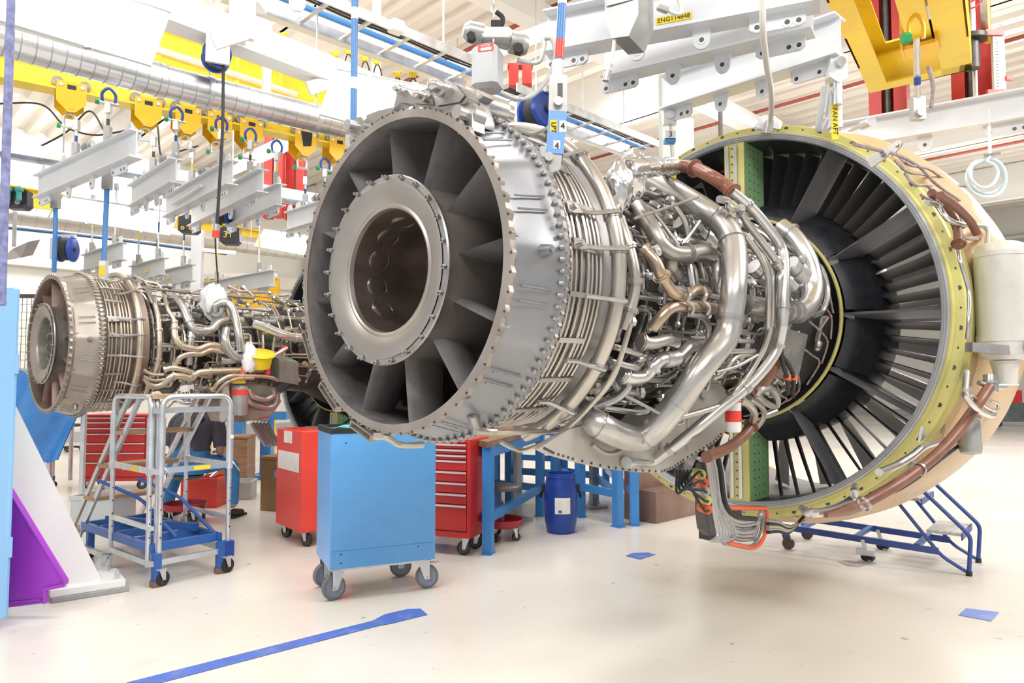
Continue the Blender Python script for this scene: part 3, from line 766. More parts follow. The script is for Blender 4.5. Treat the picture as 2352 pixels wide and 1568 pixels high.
# filler over the core
rng = random.Random(11)
filler(E1, 110, .66, 2.74, 15, 178, (S1, S1, TB, DS), rng, .46, .62)
fittings(E1, 90, .68, 2.75, 15, 180, (S1, S1, ALU, STEEL_D), rng, .45, .58)
for k in range(10):
    a = 40 + k * 14
    x = 2.70
    P = [polar(2.45 + rng.uniform(0, .2), .58, a), polar(2.62, .62, a + 4), polar(2.76, .635, a + rng.uniform(6, 16)), polar(2.80, .635, a + 22)]
    E1.add('wire_loom', MB().tube(catmull(P, 6), .006, 6), WIREW)
    E1.add('orange_tie', MB().ball(P[2], .009, 8), ORANGE)

# foil wrapped joint and plastic
c = E1.px(*c6(790, 250), .66)
def crumple(c, sc, rngs, n=18, amp=.16):
    mb = MB().ball(c, 1, n, sc)
    r = random.Random(rngs)
    mb.v = [V(c) + (v - V(c)) * (1 + r.uniform(-amp, amp)) for v in mb.v]
    return mb
E1.add('foil_wrap', crumple(c, (.075, .05, .10), 3), FOIL)
P = catmull([E1.px(*c6(x, y), q) for x, y, q in ((760, 215, .68), (860, 200, .70), (980, 195, .71), (1085, 192, .72))], 5)
E1.add('foil_sleeve', MB().tube(P, [.040 + .006 * ((i * 7) % 5) / 5 for i in range(len(P))], 14), FOIL)
E1.add('foil_wrap', crumple(E1.px(*c6(690, 330), .63), (.06, .045, .10), 5), FOIL)

# rear mount on top of the exhaust case
def plate4(pts, s, t, conv=lambda x, y: (680 + x / 3.336, 150 + y / 3.336)):
    return MB().prism([E1.pl(*conv(x, y), s) for x, y in pts], (t, 0, 0))
mount = E1.add('engine_mount', plate4(((740, 345), (765, 250), (775, 170), (800, 148), (830, 150), (860, 200), (890, 235), (1000, 175), (1040, 140), (1130, 128), (1210, 128), (1300, 185), (1320, 250), (1300, 290), (1080, 345), (1000, 320), (860, 290), (800, 285)), .02, .05), mat('mount steel', (0.42, 0.405, 0.40), .35, .8, .08, 5))
E1.add('mount_web', plate4(((905, 290), (890, 240), (1020, 180), (1050, 300)), .012, .004), DS, mount)
E1.add('mount_web', plate4(((1075, 310), (1040, 170), (1110, 145), (1220, 150), (1290, 230), (1250, 280)), .012, .004), DS, mount)
E1.add('mount_arm', plate4(((1300, 180), (1380, 180), (1440, 235), (1400, 270), (1445, 430), (1440, 480), (1390, 470), (1370, 330), (1260, 320), (1240, 300), (1310, 260)), .10, .05), MATS['mount steel'], mount)
for x, y, r, l in ((1150, 190, .030, .06), (1005, 250, .022, .05), (810, 190, .017, .03)):
    p = E1.pl(680 + x / 3.336, 150 + y / 3.336, .01)
    E1.add('mount_bolt', MB().cyl(p + V((-l * .5, 0, 0)), p + V((.07, 0, 0)), r, 20).cyl(p + V((-l, 0, 0)), p + V((-l * .5, 0, 0)), r * .72, 16).ball(p + V((-l, 0, 0)), r * .72, 12), S2, mount)
p = E1.pl(680 + 1250 / 3.336, 150 + 250 / 3.336, .06)
E1.add('mount_pin', MB().cyl(p, p + V((.20, -.02, 0)), .045, 24).cyl(p + V((.2, -.02, 0)), p + V((.24, -.02, 0)), .03, 16), S2, mount)
for x, y in ((1310, 385), (470, 480)):
    p = E1.pl(680 + x / 3.336, 150 + y / 3.336, .03)
    lug = E1.add('mount_lug', MB().cyl(p, p + V((.05, 0, 0)), .045, 24).box(p + V((.02, 0, -.03)), (.06, .07, .06)), MATS['mount steel'])
    E1.add('lug_bolt', MB().cyl(p + V((-.05, 0, 0)), p + V((.02, 0, 0)), .024, 16).cyl(p + V((-.03, 0, -.05)), p + V((.02, 0, -.05)), .014, 10), S2, lug)
E1.add('mount_saddle', plate4(((540, 380), (620, 350), (740, 320), (760, 345), (650, 400), (560, 470), (530, 470)), .05, .06), MATS['mount steel'])
# bottom probe brackets and probe lead
for (x0, y0), (x1, y1) in (((430, 1280), (580, 1390)), ((200, 990), (320, 1170)), ((75, 600), (135, 810))):
    q = [E1.pl(680 + x / 3.267, 580 + y / 3.267, .0) for x, y in ((x0, y0), (x1, y1))]
    d = (q[1] - q[0]).normalized()
    n = V((1, 0, 0)).cross(d)
    mb = MB()
    mb.bar(q[0] + n * .012, q[1] + n * .012, .03, .006, n).bar(q[0] - n * .012, q[1] - n * .012, .03, .006, n).bar(q[0] - n * .014, q[0] + n * .014, .03, .008, d).bar(q[1] - n * .014, q[1] + n * .014, .03, .008, d)
    E1.add('guide_bracket', mb, mats_main['flange'])
p = [E1.px(680 + x / 3.267, 580 + y / 3.267, r) for x, y, r in ((1325, 1230, .62), (1345, 1290, .64), (1380, 1330, .65), (1500, 1340, .66))]
E1.add('probe_lead', MB().tube(catmull(p, 5), .010, 8), DS)
E1.add('probe_boss', MB().cyl(polar(.13, .59, 152), polar(.13, .65, 152), .016, 14), S1)
pb = [E1.px(680 + x / 3.267, 580 + y / 3.267, r) for x, y, r in ((580, 1375, .60), (680, 1385, .61), (760, 1435, .62), (860, 1445, .625), (950, 1440, .63))]
E1.add('bottom_rail', MB().tube(catmull(pb, 5), .012, 8), TB)

# equipment round the fan case
tank_c = polar(3.16, 1.43, 88)
TANKM = mat('cast tank paint', (0.72, 0.71, 0.68), .42, .25, .06, 5, dirt=(0.52, 0.50, 0.46), dirt_amt=.4)
tk = E1.add('oil_tank', MB().lathe([(0, -.34), (.105, -.335), (.125, -.31), (.130, -.24), (.130, -.235), (.134, -.235), (.134, -.20), (.130, -.20), (.134, .24), (.138, .24), (.138, .265), (.132, .27), (.118, .305), (.07, .325), (0, .33)], tank_c, UP, 40), TANKM)
E1.add('tank_pocket', MB().lathe([(0, -.27), (.06, -.25), (.07, .20), (.05, .235), (0, .24)], tank_c + V((.10, -.04, 0)), UP, 28), TANKM, tk)
E1.add('tank_neck', MB().lathe([(.075, -.34), (.06, -.40), (.055, -.47), (.065, -.475), (0, -.48)], tank_c, UP, 24), TANKM, tk)
E1.add('tank_bracket', MB().bar(tank_c + V((-.30, .12, -.27)), tank_c + V((-.05, -.06, -.29)), .05, .05), STEEL, tk)
E1.add('tank_strap_bolt', MB().cyl(tank_c + V((-.10, -.11, -.26)), tank_c + V((-.06, -.15, -.27)), .03, 16), S1, tk)
canc = E1.px(*cB(1740, 660), 1.40)
cn = E1.add('scavenge_filter', MB().lathe([(0, -.13), (.055, -.125), (.062, -.10), (.062, .07), (.070, .075), (.070, .09), (.060, .10), (.03, .13), (0, .135)], canc, V((.25, .1, 1)), 24), ALU)
pipe(E1, 'brown_fan_case_hose', [.027] * 42 + [.027 - .0015 * k for k in range(13)], [(1860, 390, 1.45), (1800, 480, 1.45), (1700, 620, 1.44), (1580, 760, 1.44), (1440, 880, 1.43), (1280, 990, 1.42), (1080, 1100, 1.40), (960, 1140, 1.395), (880, 1158, 1.39)], cB, BROWNH, n=16)
vc = E1.px(*cB(1868, 385), 1.45)
E1.add('drain_valve', MB().cyl(vc + V((0, 0, -.03)), vc + V((.02, 0, .06)), .036, 16).cyl(vc + V((.01, 0, .015)), vc + V((.012, 0, .03)), .045, 16).cyl(vc, vc + V((.10, -.05, .0)), .018, 10).cyl(vc, vc + V((-.08, .04, .02)), .013, 10), S1)
for x, y in ((1440, 880), (1110, 1090)):
    c = E1.px(*cB(x, y), 1.43)
    E1.add('hose_clamp', MB().lathe([(.030, -.008), (.035, -.008), (.035, .008), (.030, .008)], c, E1.px(*cB(x + 30, y - 24), 1.43) - c, 18, closed=True), S1)
pipe(E1, 'silver_fan_pipe', .019, [(1600, 705, 1.36), (1480, 740, 1.36), (1400, 800, 1.36), (1300, 860, 1.35), (1200, 900, 1.35)], cB, S2)
pipe(E1, 'silver_fan_pipe', .020, [(1060, 985, 1.26), (1052, 1020, 1.34), (1040, 1060, 1.35), (960, 1110, 1.36), (860, 1140, 1.36), (780, 1140, 1.35), (740, 1120, 1.27)], cB, S2)
pipe(E1, 'tank_return_pipe', .017, [(1725, 300, 1.36), (1720, 400, 1.40), (1730, 460, 1.44), (1800, 530, 1.46), (1880, 560, 1.45), (1890, 520, 1.42)], cB, S2)
pipe(E1, 'tank_return_pipe', .009, [(1760, 440, 1.42), (1830, 500, 1.46), (1900, 530, 1.46), (1915, 490, 1.45), (1870, 470, 1.44)], cB, S2)
pipe(E1, 'grey_fan_pipe', .010, [(1900, 820, 1.33), (1915, 940, 1.34), (1975, 1150, 1.35), (1975, 1340, 1.36), (1965, 1480, 1.36)], cR, S1)
pipe(E1, 'brown_fan_duct', .022, [(1720, 480, 1.36), (1800, 560, 1.37), (1860, 650, 1.37), (1900, 740, 1.37), (1905, 850, 1.36)], cR, BROWNH, flanges=(.98,))
pipe(E1, 'brown_fan_duct', .021, [(1780, 500, 1.40), (1880, 570, 1.42), (1980, 670, 1.43), (2030, 760, 1.43)], cR, BROWNH)
pipe(E1, 'silver_fan_tube', .013, [(1690, 550, 1.34), (1760, 570, 1.36), (1830, 660, 1.38), (1930, 700, 1.39), (2090, 720, 1.42), (2100, 830, 1.42)], cR, S2)
for pts in (((1190, 150), (1350, 190), (1500, 230), (1640, 310), (1760, 430), (1920, 540)), ((1470, 260), (1560, 340), (1700, 370), (1830, 470), (1960, 590), (2060, 760)), ((1540, 350), (1610, 430), (1700, 440), (1780, 560), (1900, 610), (1940, 720)),
            ((1480, 215), (1560, 290), (1700, 320), (1850, 420), (1960, 440)), ((1650, 500), (1730, 540), (1860, 600), (1930, 780), (2090, 800))):
    pipe(E1, 'fan_case_wiring', .008, [(x, y, 1.335 + .01 * i) for i, (x, y) in enumerate(pts)], cR, WIREW, n=6)
pipe(E1, 'fan_case_wiring', .010, [(1680, 740, 1.40), (1560, 830, 1.40), (1420, 940, 1.40), (1280, 1020, 1.395), (1150, 1030, 1.38)], cB, RUBBER, n=6)
for x, y in ((1440, 200), (1320, 260)):
    c = E1.px(*cR(x, y), 1.30)
    ra_ = V((0, c.y, c.z)).normalized()
    ta_ = V((1, 0, 0)).cross(ra_)
    E1.add('lifting_lug', MB().prism([c + ta_ * u_ + ra_ * w_ for u_, w_ in ((-.026, -.02), (.026, -.02), (.022, .05), (.01, .07), (-.01, .07), (-.022, .05))], (.014, 0, 0)).cyl(c + ra_ * .045 + V((-.012, 0, 0)), c + ra_ * .045 + V((.026, 0, 0)), .011, 12), DS)
for x, y in ((1460, 680), (1400, 850), (1120, 1050), (1600, 640)):
    c = E1.px(*cB(x, y), 1.31)
    E1.add('case_bracket', MB().prism([c + V(v) for v in ((-.05, 0, -.03), (.05, 0, -.02), (.03, -.01, .04), (-.02, -.01, .05))], (.0, .012, .0)).cyl(c + V((0, -.02, 0)), c, .010, 8), ALU)
rng = random.Random(5)
for i in range(26):
    a = 20 + i * 6.0
    if 76 < a < 102: continue
    x, r = 3.27 + rng.uniform(-.06, .08), 1.29
    p = polar(x, r, a)
    R = Matrix.Rotation(rad(a), 3, 'X')
    if i % 3 == 0: E1.add('equipment_box', MB().rbox(p + polar(0, .02, a), (.09, .06, .05), R, .008), random.choice((ALU, STEEL_D, S1)))
    elif i % 3 == 1: E1.add('clip', MB().cyl(p, polar(x, r + .05, a), .013, 8).box(polar(x, r + .045, a), (.05, .02, .012), R), S1)
    else: E1.add('connector', MB().cyl(p, polar(x + .08, r + .03, a + 2), .016, 12).cyl(polar(x + .08, r + .03, a + 2), polar(x + .11, r + .035, a + 2.4), .021, 12), random.choice((S1, ORANGE, ALU)))
# lower splitter: connector panel, bundle of grey tubes, orange sealed duct end
tubeP = mat('grey cable tube', (0.45, 0.45, 0.46), .35, .6, .1, 8)
for i in range(7):
    x = 1420 + i * 14
    pts = [(x - 60, 905 + 6 * i), (x + 10, 915), (x + 20 + i * 2, 990), (x + 55, 1250), (x + 85 + i * 6, 1400), (x + 40, 1430)]
    P = fillet([E1.py(*c7(px_, py_), -.42 + .02 * i) for px_, py_ in pts], .06, 4)
    E1.add('grey_tube', MB().tube(P, .0085, 8), tubeP)
E1.add('connector_panel', MB().prism([E1.py(*c7(x, y), -.36) for x, y in ((1395, 940), (1425, 935), (1495, 1390), (1440, 1395), (1405, 1350), (1392, 1240))], (0, .03, 0)), STEEL_D)
for i, (x, y) in enumerate(((1375, 1005), (1390, 1055), (1400, 1108), (1410, 1165), (1412, 1222))):
    p = E1.py(*c7(x, y), -.40)
    cn = E1.add('plug', MB().cyl(p + V((-.02, -.03, 0)), p + V((.03, .03, 0)), .024, 14).cyl(p + V((-.05, -.05, 0)), p + V((-.02, -.03, 0)), .017, 12), (YGREEN, ORANGE, ALU)[i % 3])
    a = [p + V((-.05, -.05, 0)), p + V((-.12, -.06, .02)), E1.py(*c7(1250 + i * 16, 1130 - i * 20), -.42), E1.py(*c7(1245 + i * 22, 985), -.38)]
    E1.add('plug_cable', MB().tube(catmull(a, 6), .0065, 8), RUBBER, cn)
so = [E1.py(*c7(x, y), -.28) for x, y in ((1560, 1220), (1810, 1222), (1812, 1300), (1795, 1400), (1760, 1455), (1720, 1475), (1560, 1440))]
E1.add('orange_seal', MB().tube(fillet(so + [so[0] + V((0.001, 0, 0))], .05, 5), .012, 10), ORANGE)
E1.add('duct_end_frame', MB().tube(fillet([p + V((0, .02, .0)) for p in so], .05, 5), .016, 10), ALU)
E1.add('duct_back', MB().prism([p + V((0, .16, 0)) for p in so], (0, .01, 0)), STEEL_D)
for i in range(6):
    y0 = 1290 + i * 22
    P = [E1.py(*c7(x, y), -.26 + .012 * (i % 3)) for x, y in ((1545, 1180 + i * 14), (1575, y0), (1640, y0 + 20), (1700 + i * 6, y0 + 14), (1770 - i * 8, y0 - 6), (1775 - i * 6, y0 - 60 + i * 4))]
    E1.add('sealed_duct_tube', MB().tube(fillet(P, .05, 4), .0135, 10), tubeP)
E1.add('black_cable', MB().tube(catmull([E1.py(*c7(x, y), -.42) for x, y in ((1500, 900), (1520, 1000), (1535, 1130), (1560, 1220), (1620, 1275), (1740, 1290))], 6), .013, 10), RUBBER)
for i in range(5):
    P = [E1.py(*c7(x, y), -.30) for x, y in ((1815, 1300 + i * 18), (1880, 1310 + i * 14), (1950, 1340 + i * 8), (2040, 1300 - i * 6))]
    E1.add('bundle_wire', MB().tube(catmull(P, 5), .011, 8), (ALU, RUBBER, TB)[i % 3])
E2M = None
# ---------------------------------------------------------------- second engine, further back on the left
BROWNCASE = mat('browned casing', (0.43, 0.385, 0.345), .42, .75, .15, 3, dirt=(0.30, 0.31, 0.31), dirt_amt=.6)
mats_2 = dict(mats_main, case=BROWNCASE, flange=HOTMET, soot=mat('rust brown liner', (0.33, 0.25, 0.215), .45, .6, .2, 6), hub=HOTMET, hubface=BROWNCASE, soot2=mat('green grey bore', (0.34, 0.33, 0.30), .4, .6, .25, 6, dirt=(.2, .25, .18)),
            strut=mat('rust brown strut', (0.40, 0.29, 0.245), .45, .65, .2, 6), tube=mat('straw tube steel', (0.62, 0.55, 0.45), .32, .85, .12, 6), lpt=mat('brown turbine case', (0.34, 0.30, 0.265), .42, .75, .25, 8))
A02 = at(112, 789, 6.15)
E2 = Engine(A02, 'further jet engine with a brown stained exhaust at the left behind the step platform')
core_engine(E2, mats_2, 118)
fan_module(E2, mats_fan)
T2 = mats_2['tube']
for nm, r, pts, m, fl in (
    ('bleed_branch', .040, [(1215, 430, .60), (1290, 500, .62), (1330, 590, .63), (1370, 665, .64), (1430, 680, .64), (1500, 672, .65), (1560, 620, .66), (1640, 600, .66), (1720, 610, .64)], STEEL, (.3, .55)),
    ('bleed_branch_leg', .036, [(1362, 680, .62), (1352, 780, .62), (1340, 920, .62)], STEEL, (.3,)),
    ('air_loop', .040, [(1530, 545, .62), (1535, 500, .66), (1590, 478, .70), (1645, 510, .72), (1675, 590, .73), (1695, 700, .74), (1710, 830, .74)], STEEL, (.4,)),
    ('air_loop', .044, [(1610, 670, .68), (1600, 740, .70), (1630, 820, .71), (1690, 865, .72), (1740, 850, .7)], STEEL, (.5,)),
    ('air_loop', .040, [(1570, 890, .66), (1640, 890, .68), (1720, 860, .70)], STEEL, ()),
    ('bronze_pipe', .030, [(1240, 610, .64), (1243, 720, .66), (1285, 785, .67), (1360, 805, .67), (1420, 808, .67), (1500, 780, .67), (1600, 795, .66)], T2, (.1,)),
    ('bronze_pipe', .027, [(1235, 930, .64), (1290, 862, .66), (1370, 842, .67), (1430, 842, .67), (1510, 815, .67), (1640, 842, .66)], T2, ()),
    ('bronze_pipe', .026, [(1160, 958, .66), (1220, 945, .67), (1300, 955, .68), (1400, 985, .68), (1500, 1000, .66)], T2, (.05,)),
    ('long_air_pipe', .031, [(1030, 1010, .64), (1080, 1065, .68), (1150, 1060, .70), (1220, 1005, .71), (1300, 1003, .71), (1360, 1018, .71), (1425, 975, .72), (1650, 960, .72), (1890, 955, .72)], T2, (.4, .6, .8)),
    ('big_air_duct', .046, [(1800, 630, .68), (1880, 655, .70), (1990, 700, .72), (2080, 725, .72), (2190, 730, .72)], STEEL_L, (.3, .8)),
    ('pressure_pipe', .023, [(1100, 490, .62), (1125, 600, .63), (1132, 750, .64), (1125, 880, .65), (1090, 1000, .66), (1020, 1150, .66)], T2, (.3, .6, .9)),
    ('pressure_pipe', .018, [(1170, 430, .62), (1190, 520, .64), (1235, 600, .65), (1245, 650, .65)], T2, (.8,)),
    ('oil_pipe', .026, [(1765, 1085, .82), (1800, 1145, .84), (1890, 1165, .84), (1945, 1135, .84), (1945, 1095, .83)], STEEL, ()),
    ('oil_pipe', .026, [(1745, 1130, .82), (1790, 1195, .84), (1900, 1222, .84), (1960, 1190, .84), (1975, 1120, .83)], STEEL, ()),
    ('oil_pipe', .045, [(1680, 1285, .84), (1790, 1288, .84), (1900, 1282, .84)], T2, (.3, .7)),
    ('fuel_hose', .020, [(1505, 1105, .80), (1560, 1040, .82), (1640, 1000, .82), (1720, 1000, .80), (1900, 1005, .78), (1980, 1030, .76)], T2, (.02, .6)),
    ('fuel_hose', .018, [(1530, 1130, .80), (1590, 1060, .82), (1680, 1020, .82), (1800, 1015, .80)], T2, ()),
    ('red_capped_pipe', .018, [(1900, 960, .74), (1905, 890, .76), (1960, 850, .78), (2040, 800, .78)], STEEL_L, ()),
    ('scallop_pipe', .014, [(1020, 955, .68), (1080, 990, .70), (1160, 990, .70)], T2, ()), ('scallop_pipe', .014, [(1020, 1000, .68), (1090, 1030, .70), (1200, 1020, .70)], T2, ())):
    o = pipe(E2, nm, r, pts, c2, m, flanges=fl)
    if nm == 'red_capped_pipe':
        for x, y in ((2025, 805), (2000, 825), (1903, 950), (1903, 975)):
            p = E2.px(*c2(x, y), .77)
            E2.add('red_sleeve', MB().ball(p, .028, 10), REDB, o)
c = E2.px(*c2(1850, 900), .74)
E2.add('yellow_capped_port', MB().lathe([(0, -.12), (.10, -.11), (.115, .0), (.14, .015), (.13, .03), (0, .035)], c + V((0, 0, .06)), V((-.12, -.35, 1)), 28), mat('yellow cap', (0.86, 0.68, 0.02), .4, 0, .05, 5))
obox(E2, ((1985, 880), (2120, 900), (2125, 1065), (1990, 1040)), c2, .80, .22, mat('green grey cooler', (0.36, 0.40, 0.36), .5, .4, .15, 6), 'oil_cooler', 9, ALU)
c = E2.px(*c2(1705, 1175), .84)
fb = E2.add('oil_filter', MB().lathe([(0, -.14), (.065, -.135), (.075, -.11), (.075, .12), (.06, .14), (0, .14)], c, UP, 24), ALU)
E2.add('red_band', MB().lathe([(.0765, .05), (.0765, .10)], c, UP, 24), REDB, fb)
E2.add('orange_cap', MB().cyl(c + V((0, -.02, .20)), c + V((0.02, -.03, .30)), .035, 12), ORANGE, fb)
E2.add('yellow_flag', MB().box(c + V((-.04, -.05, .20)), (.12, .02, .08)), MATS['yellow cap'], fb)
P = [E2.py(*c2(x, y), -.60) for x, y in ((1620, 1120), (1650, 1040), (1720, 1030), (1950, 1080), (2000, 1180), (1940, 1270), (1720, 1330), (1640, 1330), (1610, 1260))]
E2.add('gearbox_housing', MB().prism(P, (0, .4, 0)), mat('gearbox grey', (0.33, 0.31, 0.28), .45, .6, .3, 5))
E2.add('gearbox_side_plate', MB().prism([E2.py(*c2(x, y), -.66) for x, y in ((1590, 1080), (1625, 1060), (1640, 1200), (1620, 1290), (1585, 1330), (1570, 1300))], (0, .04, 0)), MATS['beige side plate'])
c = E2.px(*c2(1520, 475), .62)
E2.add('plastic_wrap', crumple(c, (.13, .1, .17), 9), PLASTIC)
E2.add('plastic_wrap', crumple(E2.px(*c2(1770, 870), .74), (.07, .07, .14), 10), PLASTIC)
rng = random.Random(21)
filler(E2, 80, .66, 2.72, 5, 128, (STEEL, T2, T2, DS), rng, .50, .64)
fittings(E2, 76, .68, 2.78, 5, 130, (STEEL, ALU, STEEL_D, T2), rng, .47, .60)
for i in range(5):
    P = [E2.py(*c2(x, y), -.30 + .04 * i) for x, y in ((1790 + 25 * i, 1330), (1840 + 25 * i, 1420), (1870 + 26 * i, 1460), (1890 + 24 * i, 1495))]
    E2.add('grey_tube', MB().tube(catmull(P, 5), .022, 8), tubeP)
for i in range(6):
    P = [polar(2.8, 1.1 - .05 * i, 150), polar(2.6, 1.0, 160 + 3 * i), polar(2.5, .95, 172 + 3 * i), polar(2.7, 1.1, 185)]
    E2.add('black_cable', MB().tube(catmull(P, 6), .014, 6), RUBBER)

# ---------------------------------------------------------------- the hall
def floor_mat():
    m = mat('cream coated floor', (0.745, 0.71, 0.65), .22, 0, .035, .7, rvar=.06)
    nt = m.node_tree
    N, L = nt.nodes.new, nt.links.new
    b = nt.nodes['Principled BSDF']
    src = b.inputs['Base Color'].links[0].from_socket
    tc = N('ShaderNodeTexCoord')
    for sc, lo, hi, col, amt in ((9.0, .70, .72, (0.30, 0.28, 0.26), .55), (2.2, .60, .80, (0.58, 0.55, 0.50), .5), (26.0, .74, .75, (0.2, 0.19, 0.18), .5)):
        n = N('ShaderNodeTexNoise')
        n.inputs['Scale'].default_value = sc
        n.inputs['Detail'].default_value = 4
        L(tc.outputs['Object'], n.inputs['Vector'])
        r = N('ShaderNodeValToRGB')
        r.color_ramp.elements[0].position, r.color_ramp.elements[1].position = lo, hi
        r.color_ramp.elements[1].color = (amt,) * 3 + (1,)
        L(n.outputs['Fac'], r.inputs[0])
        mx = N('ShaderNodeMix')
        mx.data_type = 'RGBA'
        L(r.outputs[0], mx.inputs[0])
        L(src, mx.inputs[6])
        mx.inputs[7].default_value = col + (1,)
        src = mx.outputs[2]
    L(src, b.inputs['Base Color'])
    return m
def hp(h, p, z=0): return HD * h + PD * p + V((0, 0, z))
def hbar(mb, h0, h1, p0, p1, z0, z1):
    return mb.prism([hp(h0, p0, z0), hp(h1, p0, z0), hp(h1, p1, z0), hp(h0, p1, z0)], (0, 0, z1 - z0))
H0, H1, P0_, P1_, ZC = -12, 33, -19.7, 26, 7.3
struct('floor', MB().add([hp(H0, P0_), hp(H1, P0_), hp(H1, P1_), hp(H0, P1_)], [(3, 2, 1, 0)]), floor_mat())
cm = MB()
h, q = H0, 0.42
prof = []
while h < H1:
    prof += [(h, ZC), (h + q * .30, ZC), (h + q * .42, ZC - .11), (h + q * .88, ZC - .11)]
    h += q
vs = [hp(a, p, z) for a, z in prof for p in (P0_, P1_)]
cm.add(vs, [(2 * i, 2 * i + 1, 2 * i + 3, 2 * i + 2) for i in range(len(prof) - 1)])
struct('ceiling', cm, mat('ceiling sheet', (0.78, 0.72, 0.65), .5, 0, .03, 1))
struct('wall_left', hbar(MB(), H0, H1, P0_ - .2, P0_, 0, ZC), mat('pale wall', (0.80, 0.785, 0.75), .6, 0, .02, .5))
struct('wall_back', hbar(MB(), H1, H1 + .2, P0_, P1_, 0, ZC), MATS['pale wall'])
TRIMC = mat('cream girder paint', (0.80, 0.765, 0.69), .5, 0, .02, .5)
struct('trim_1', hbar(MB(), H0, H1, P0_, P0_ + .25, 4.1, 4.45), TRIMC)
struct('trim_2', hbar(MB(), H0, H1, P0_, P0_ + .25, 5.75, 6.35), TRIMC)
struct('trim_3', hbar(MB(), H1 - .25, H1, P0_, P1_, 3.1, 3.7), TRIMC)
struct('baseboard_left', hbar(MB(), H0, H1, P0_, P0_ + .04, 0, .25), mat('grey baseboard', (0.45, 0.46, 0.46), .5, 0, .05, 2))
struct('baseboard_back', hbar(MB(), H1 - .04, H1, P0_, P1_, 0, .25), MATS['grey baseboard'])
# roof girders: solid white beams along and across
for i, (h, z) in enumerate(((4.5, 6.35), (10.5, 6.2), (16.5, 6.2), (22.5, 6.2), (28.5, 6.2))):
    g = hbar(MB(), h - .02, h + .02, P0_, P1_, z, ZC - .11)
    hbar(g, h - .17, h + .17, P0_, P1_, z, z + .04)
    o = struct('trim_%d' % (4 + i), g, mat('white girder paint', (0.83, 0.82, 0.79), .45, 0, .02, 1))
for i, p in enumerate((-7.0, 0.5, 8.0, 15.5)):
    g = hbar(MB(), H0, H1, p - .15, p + .15, 6.55, 6.85)
    struct('trim_%d' % (9 + i), g, MATS['white girder paint'])
for i, (h, p) in enumerate(((10.5, -19.3), (16.5, -19.3), (22.5, -19.3), (28.5, -19.3), (32.6, -4), (32.6, 4), (32.6, 12))):
    struct('trim_%d' % (13 + i), hbar(MB(), h - .2, h + .2, p - .2, p + .2, 0, ZC - .1), TRIMC)
# windows high on the far wall
for i in range(3):
    p = -6 + i * 8.0
    w = MB()
    hbar(w, H1 - .06, H1 - .01, p - 1.6, p + 1.6, 4.6, 5.6)
    o = struct('window_%d' % (i + 1), w, mat('window glass sky', (0.80, 0.88, 0.95), .1, 0, 0, 3, emit=1.4))
    for k in range(5):
        hbar_ = hbar(MB(), H1 - .10, H1 - .02, p - 1.62 + k * .8, p - 1.56 + k * .8, 4.55, 5.65)
        hbar_.build('window_frame', WHITEP, o)
for i, (h, p0, p1) in enumerate(((7.5, -19, -2), (13.5, -19, 9), (19.5, -18, 14), (25.5, -14, 16))):
    o = solo('sprinkler_pipe', MB().cyl(hp(h, p0, 6.9), hp(h, p1, 6.9), .035, 10), REDPIPE, ('nearest dull red sprinkler pipe under the ceiling sheets above the monorail', 'dull red sprinkler pipe under the ceiling, second row from the front', 'dull red sprinkler pipe under the ceiling, third row from the front', 'farthest dull red sprinkler pipe under the ceiling')[i], 'pipe', 'red sprinkler pipes')
    for k in range(6): MB().cyl(hp(h, p0 + (p1 - p0) * (k + .5) / 6, 6.93), hp(h, p0 + (p1 - p0) * (k + .5) / 6, 7.2), .012, 6).build('pipe_hanger', GALV, o)

# floor markings and stain
def floor_poly(name, pts, m, label, cat, z=.003, h=.0015):
    P = [ground(x, y) for x, y in pts]
    P = [p + V((0, 0, z - h)) for p in P]
    return solo(name, MB().prism(P, (0, 0, h)), m, label, cat, base=sum(P, V((0, 0, 0))) / len(P))
TAPE = mat('worn blue floor tape', (0.075, 0.16, 0.56), .4, 0, .12, 12, dirt=(0.45, 0.47, 0.62), dirt_amt=.35)
floor_poly('floor_tape', [(290, 1568), (855, 1426), (884, 1411), (936, 1399), (966, 1398), (982, 1412), (896, 1433), (868, 1438), (372, 1568)], TAPE, 'long blue floor tape line ending in a square in the foreground', 'floor marking')
floor_poly('floor_tape', [(1437, 1277), (1452, 1270), (1490, 1269), (1506, 1274), (1470, 1285)], TAPE, 'small blue floor tape patch in the middle of the floor right of the drum', 'floor marking')
floor_poly('floor_tape', [(2201, 1413), (2219, 1397), (2295, 1406), (2277, 1427)], TAPE, 'blue floor tape square at the lower right corner of the floor', 'floor marking')
floor_poly('floor_stain', [(1925, 1290), (1945, 1286), (1990, 1290), (2012, 1294), (1990, 1297), (1975, 1302), (1945, 1299)], mat('dark floor stain', (0.33, 0.31, 0.29), .5, 0, .2, 9), 'dark grey oil stain on the floor under the blue steps', 'stain')

def text(parent, body, pos, xd, up, size, m, name='lettering', align='CENTER'):
    cu = bpy.data.curves.new(name, 'FONT')
    cu.body = body
    cu.size = size
    cu.align_x = align
    cu.align_y = 'CENTER'
    cu.extrude = .0008
    cu.materials.append(m)
    tmp = bpy.data.objects.new(name, cu)
    me = bpy.data.meshes.new_from_object(tmp)
    bpy.data.objects.remove(tmp)
    me.name = name
    if not me.materials: me.materials.append(m)
    o = bpy.data.objects.new(name, me)
    COL.objects.link(o)
    x, u = V(xd).normalized(), V(up).normalized()
    n = x.cross(u)
    M = Matrix((x, u, n)).transposed().to_4x4()
    M.translation = V(pos)
    if parent is not None:
        o.parent = parent
        o.matrix_parent_inverse = Matrix.Identity(4)
        o.matrix_basis = ROOTM[parent.name].inverted() @ M
    else: o.matrix_basis = M
    return o

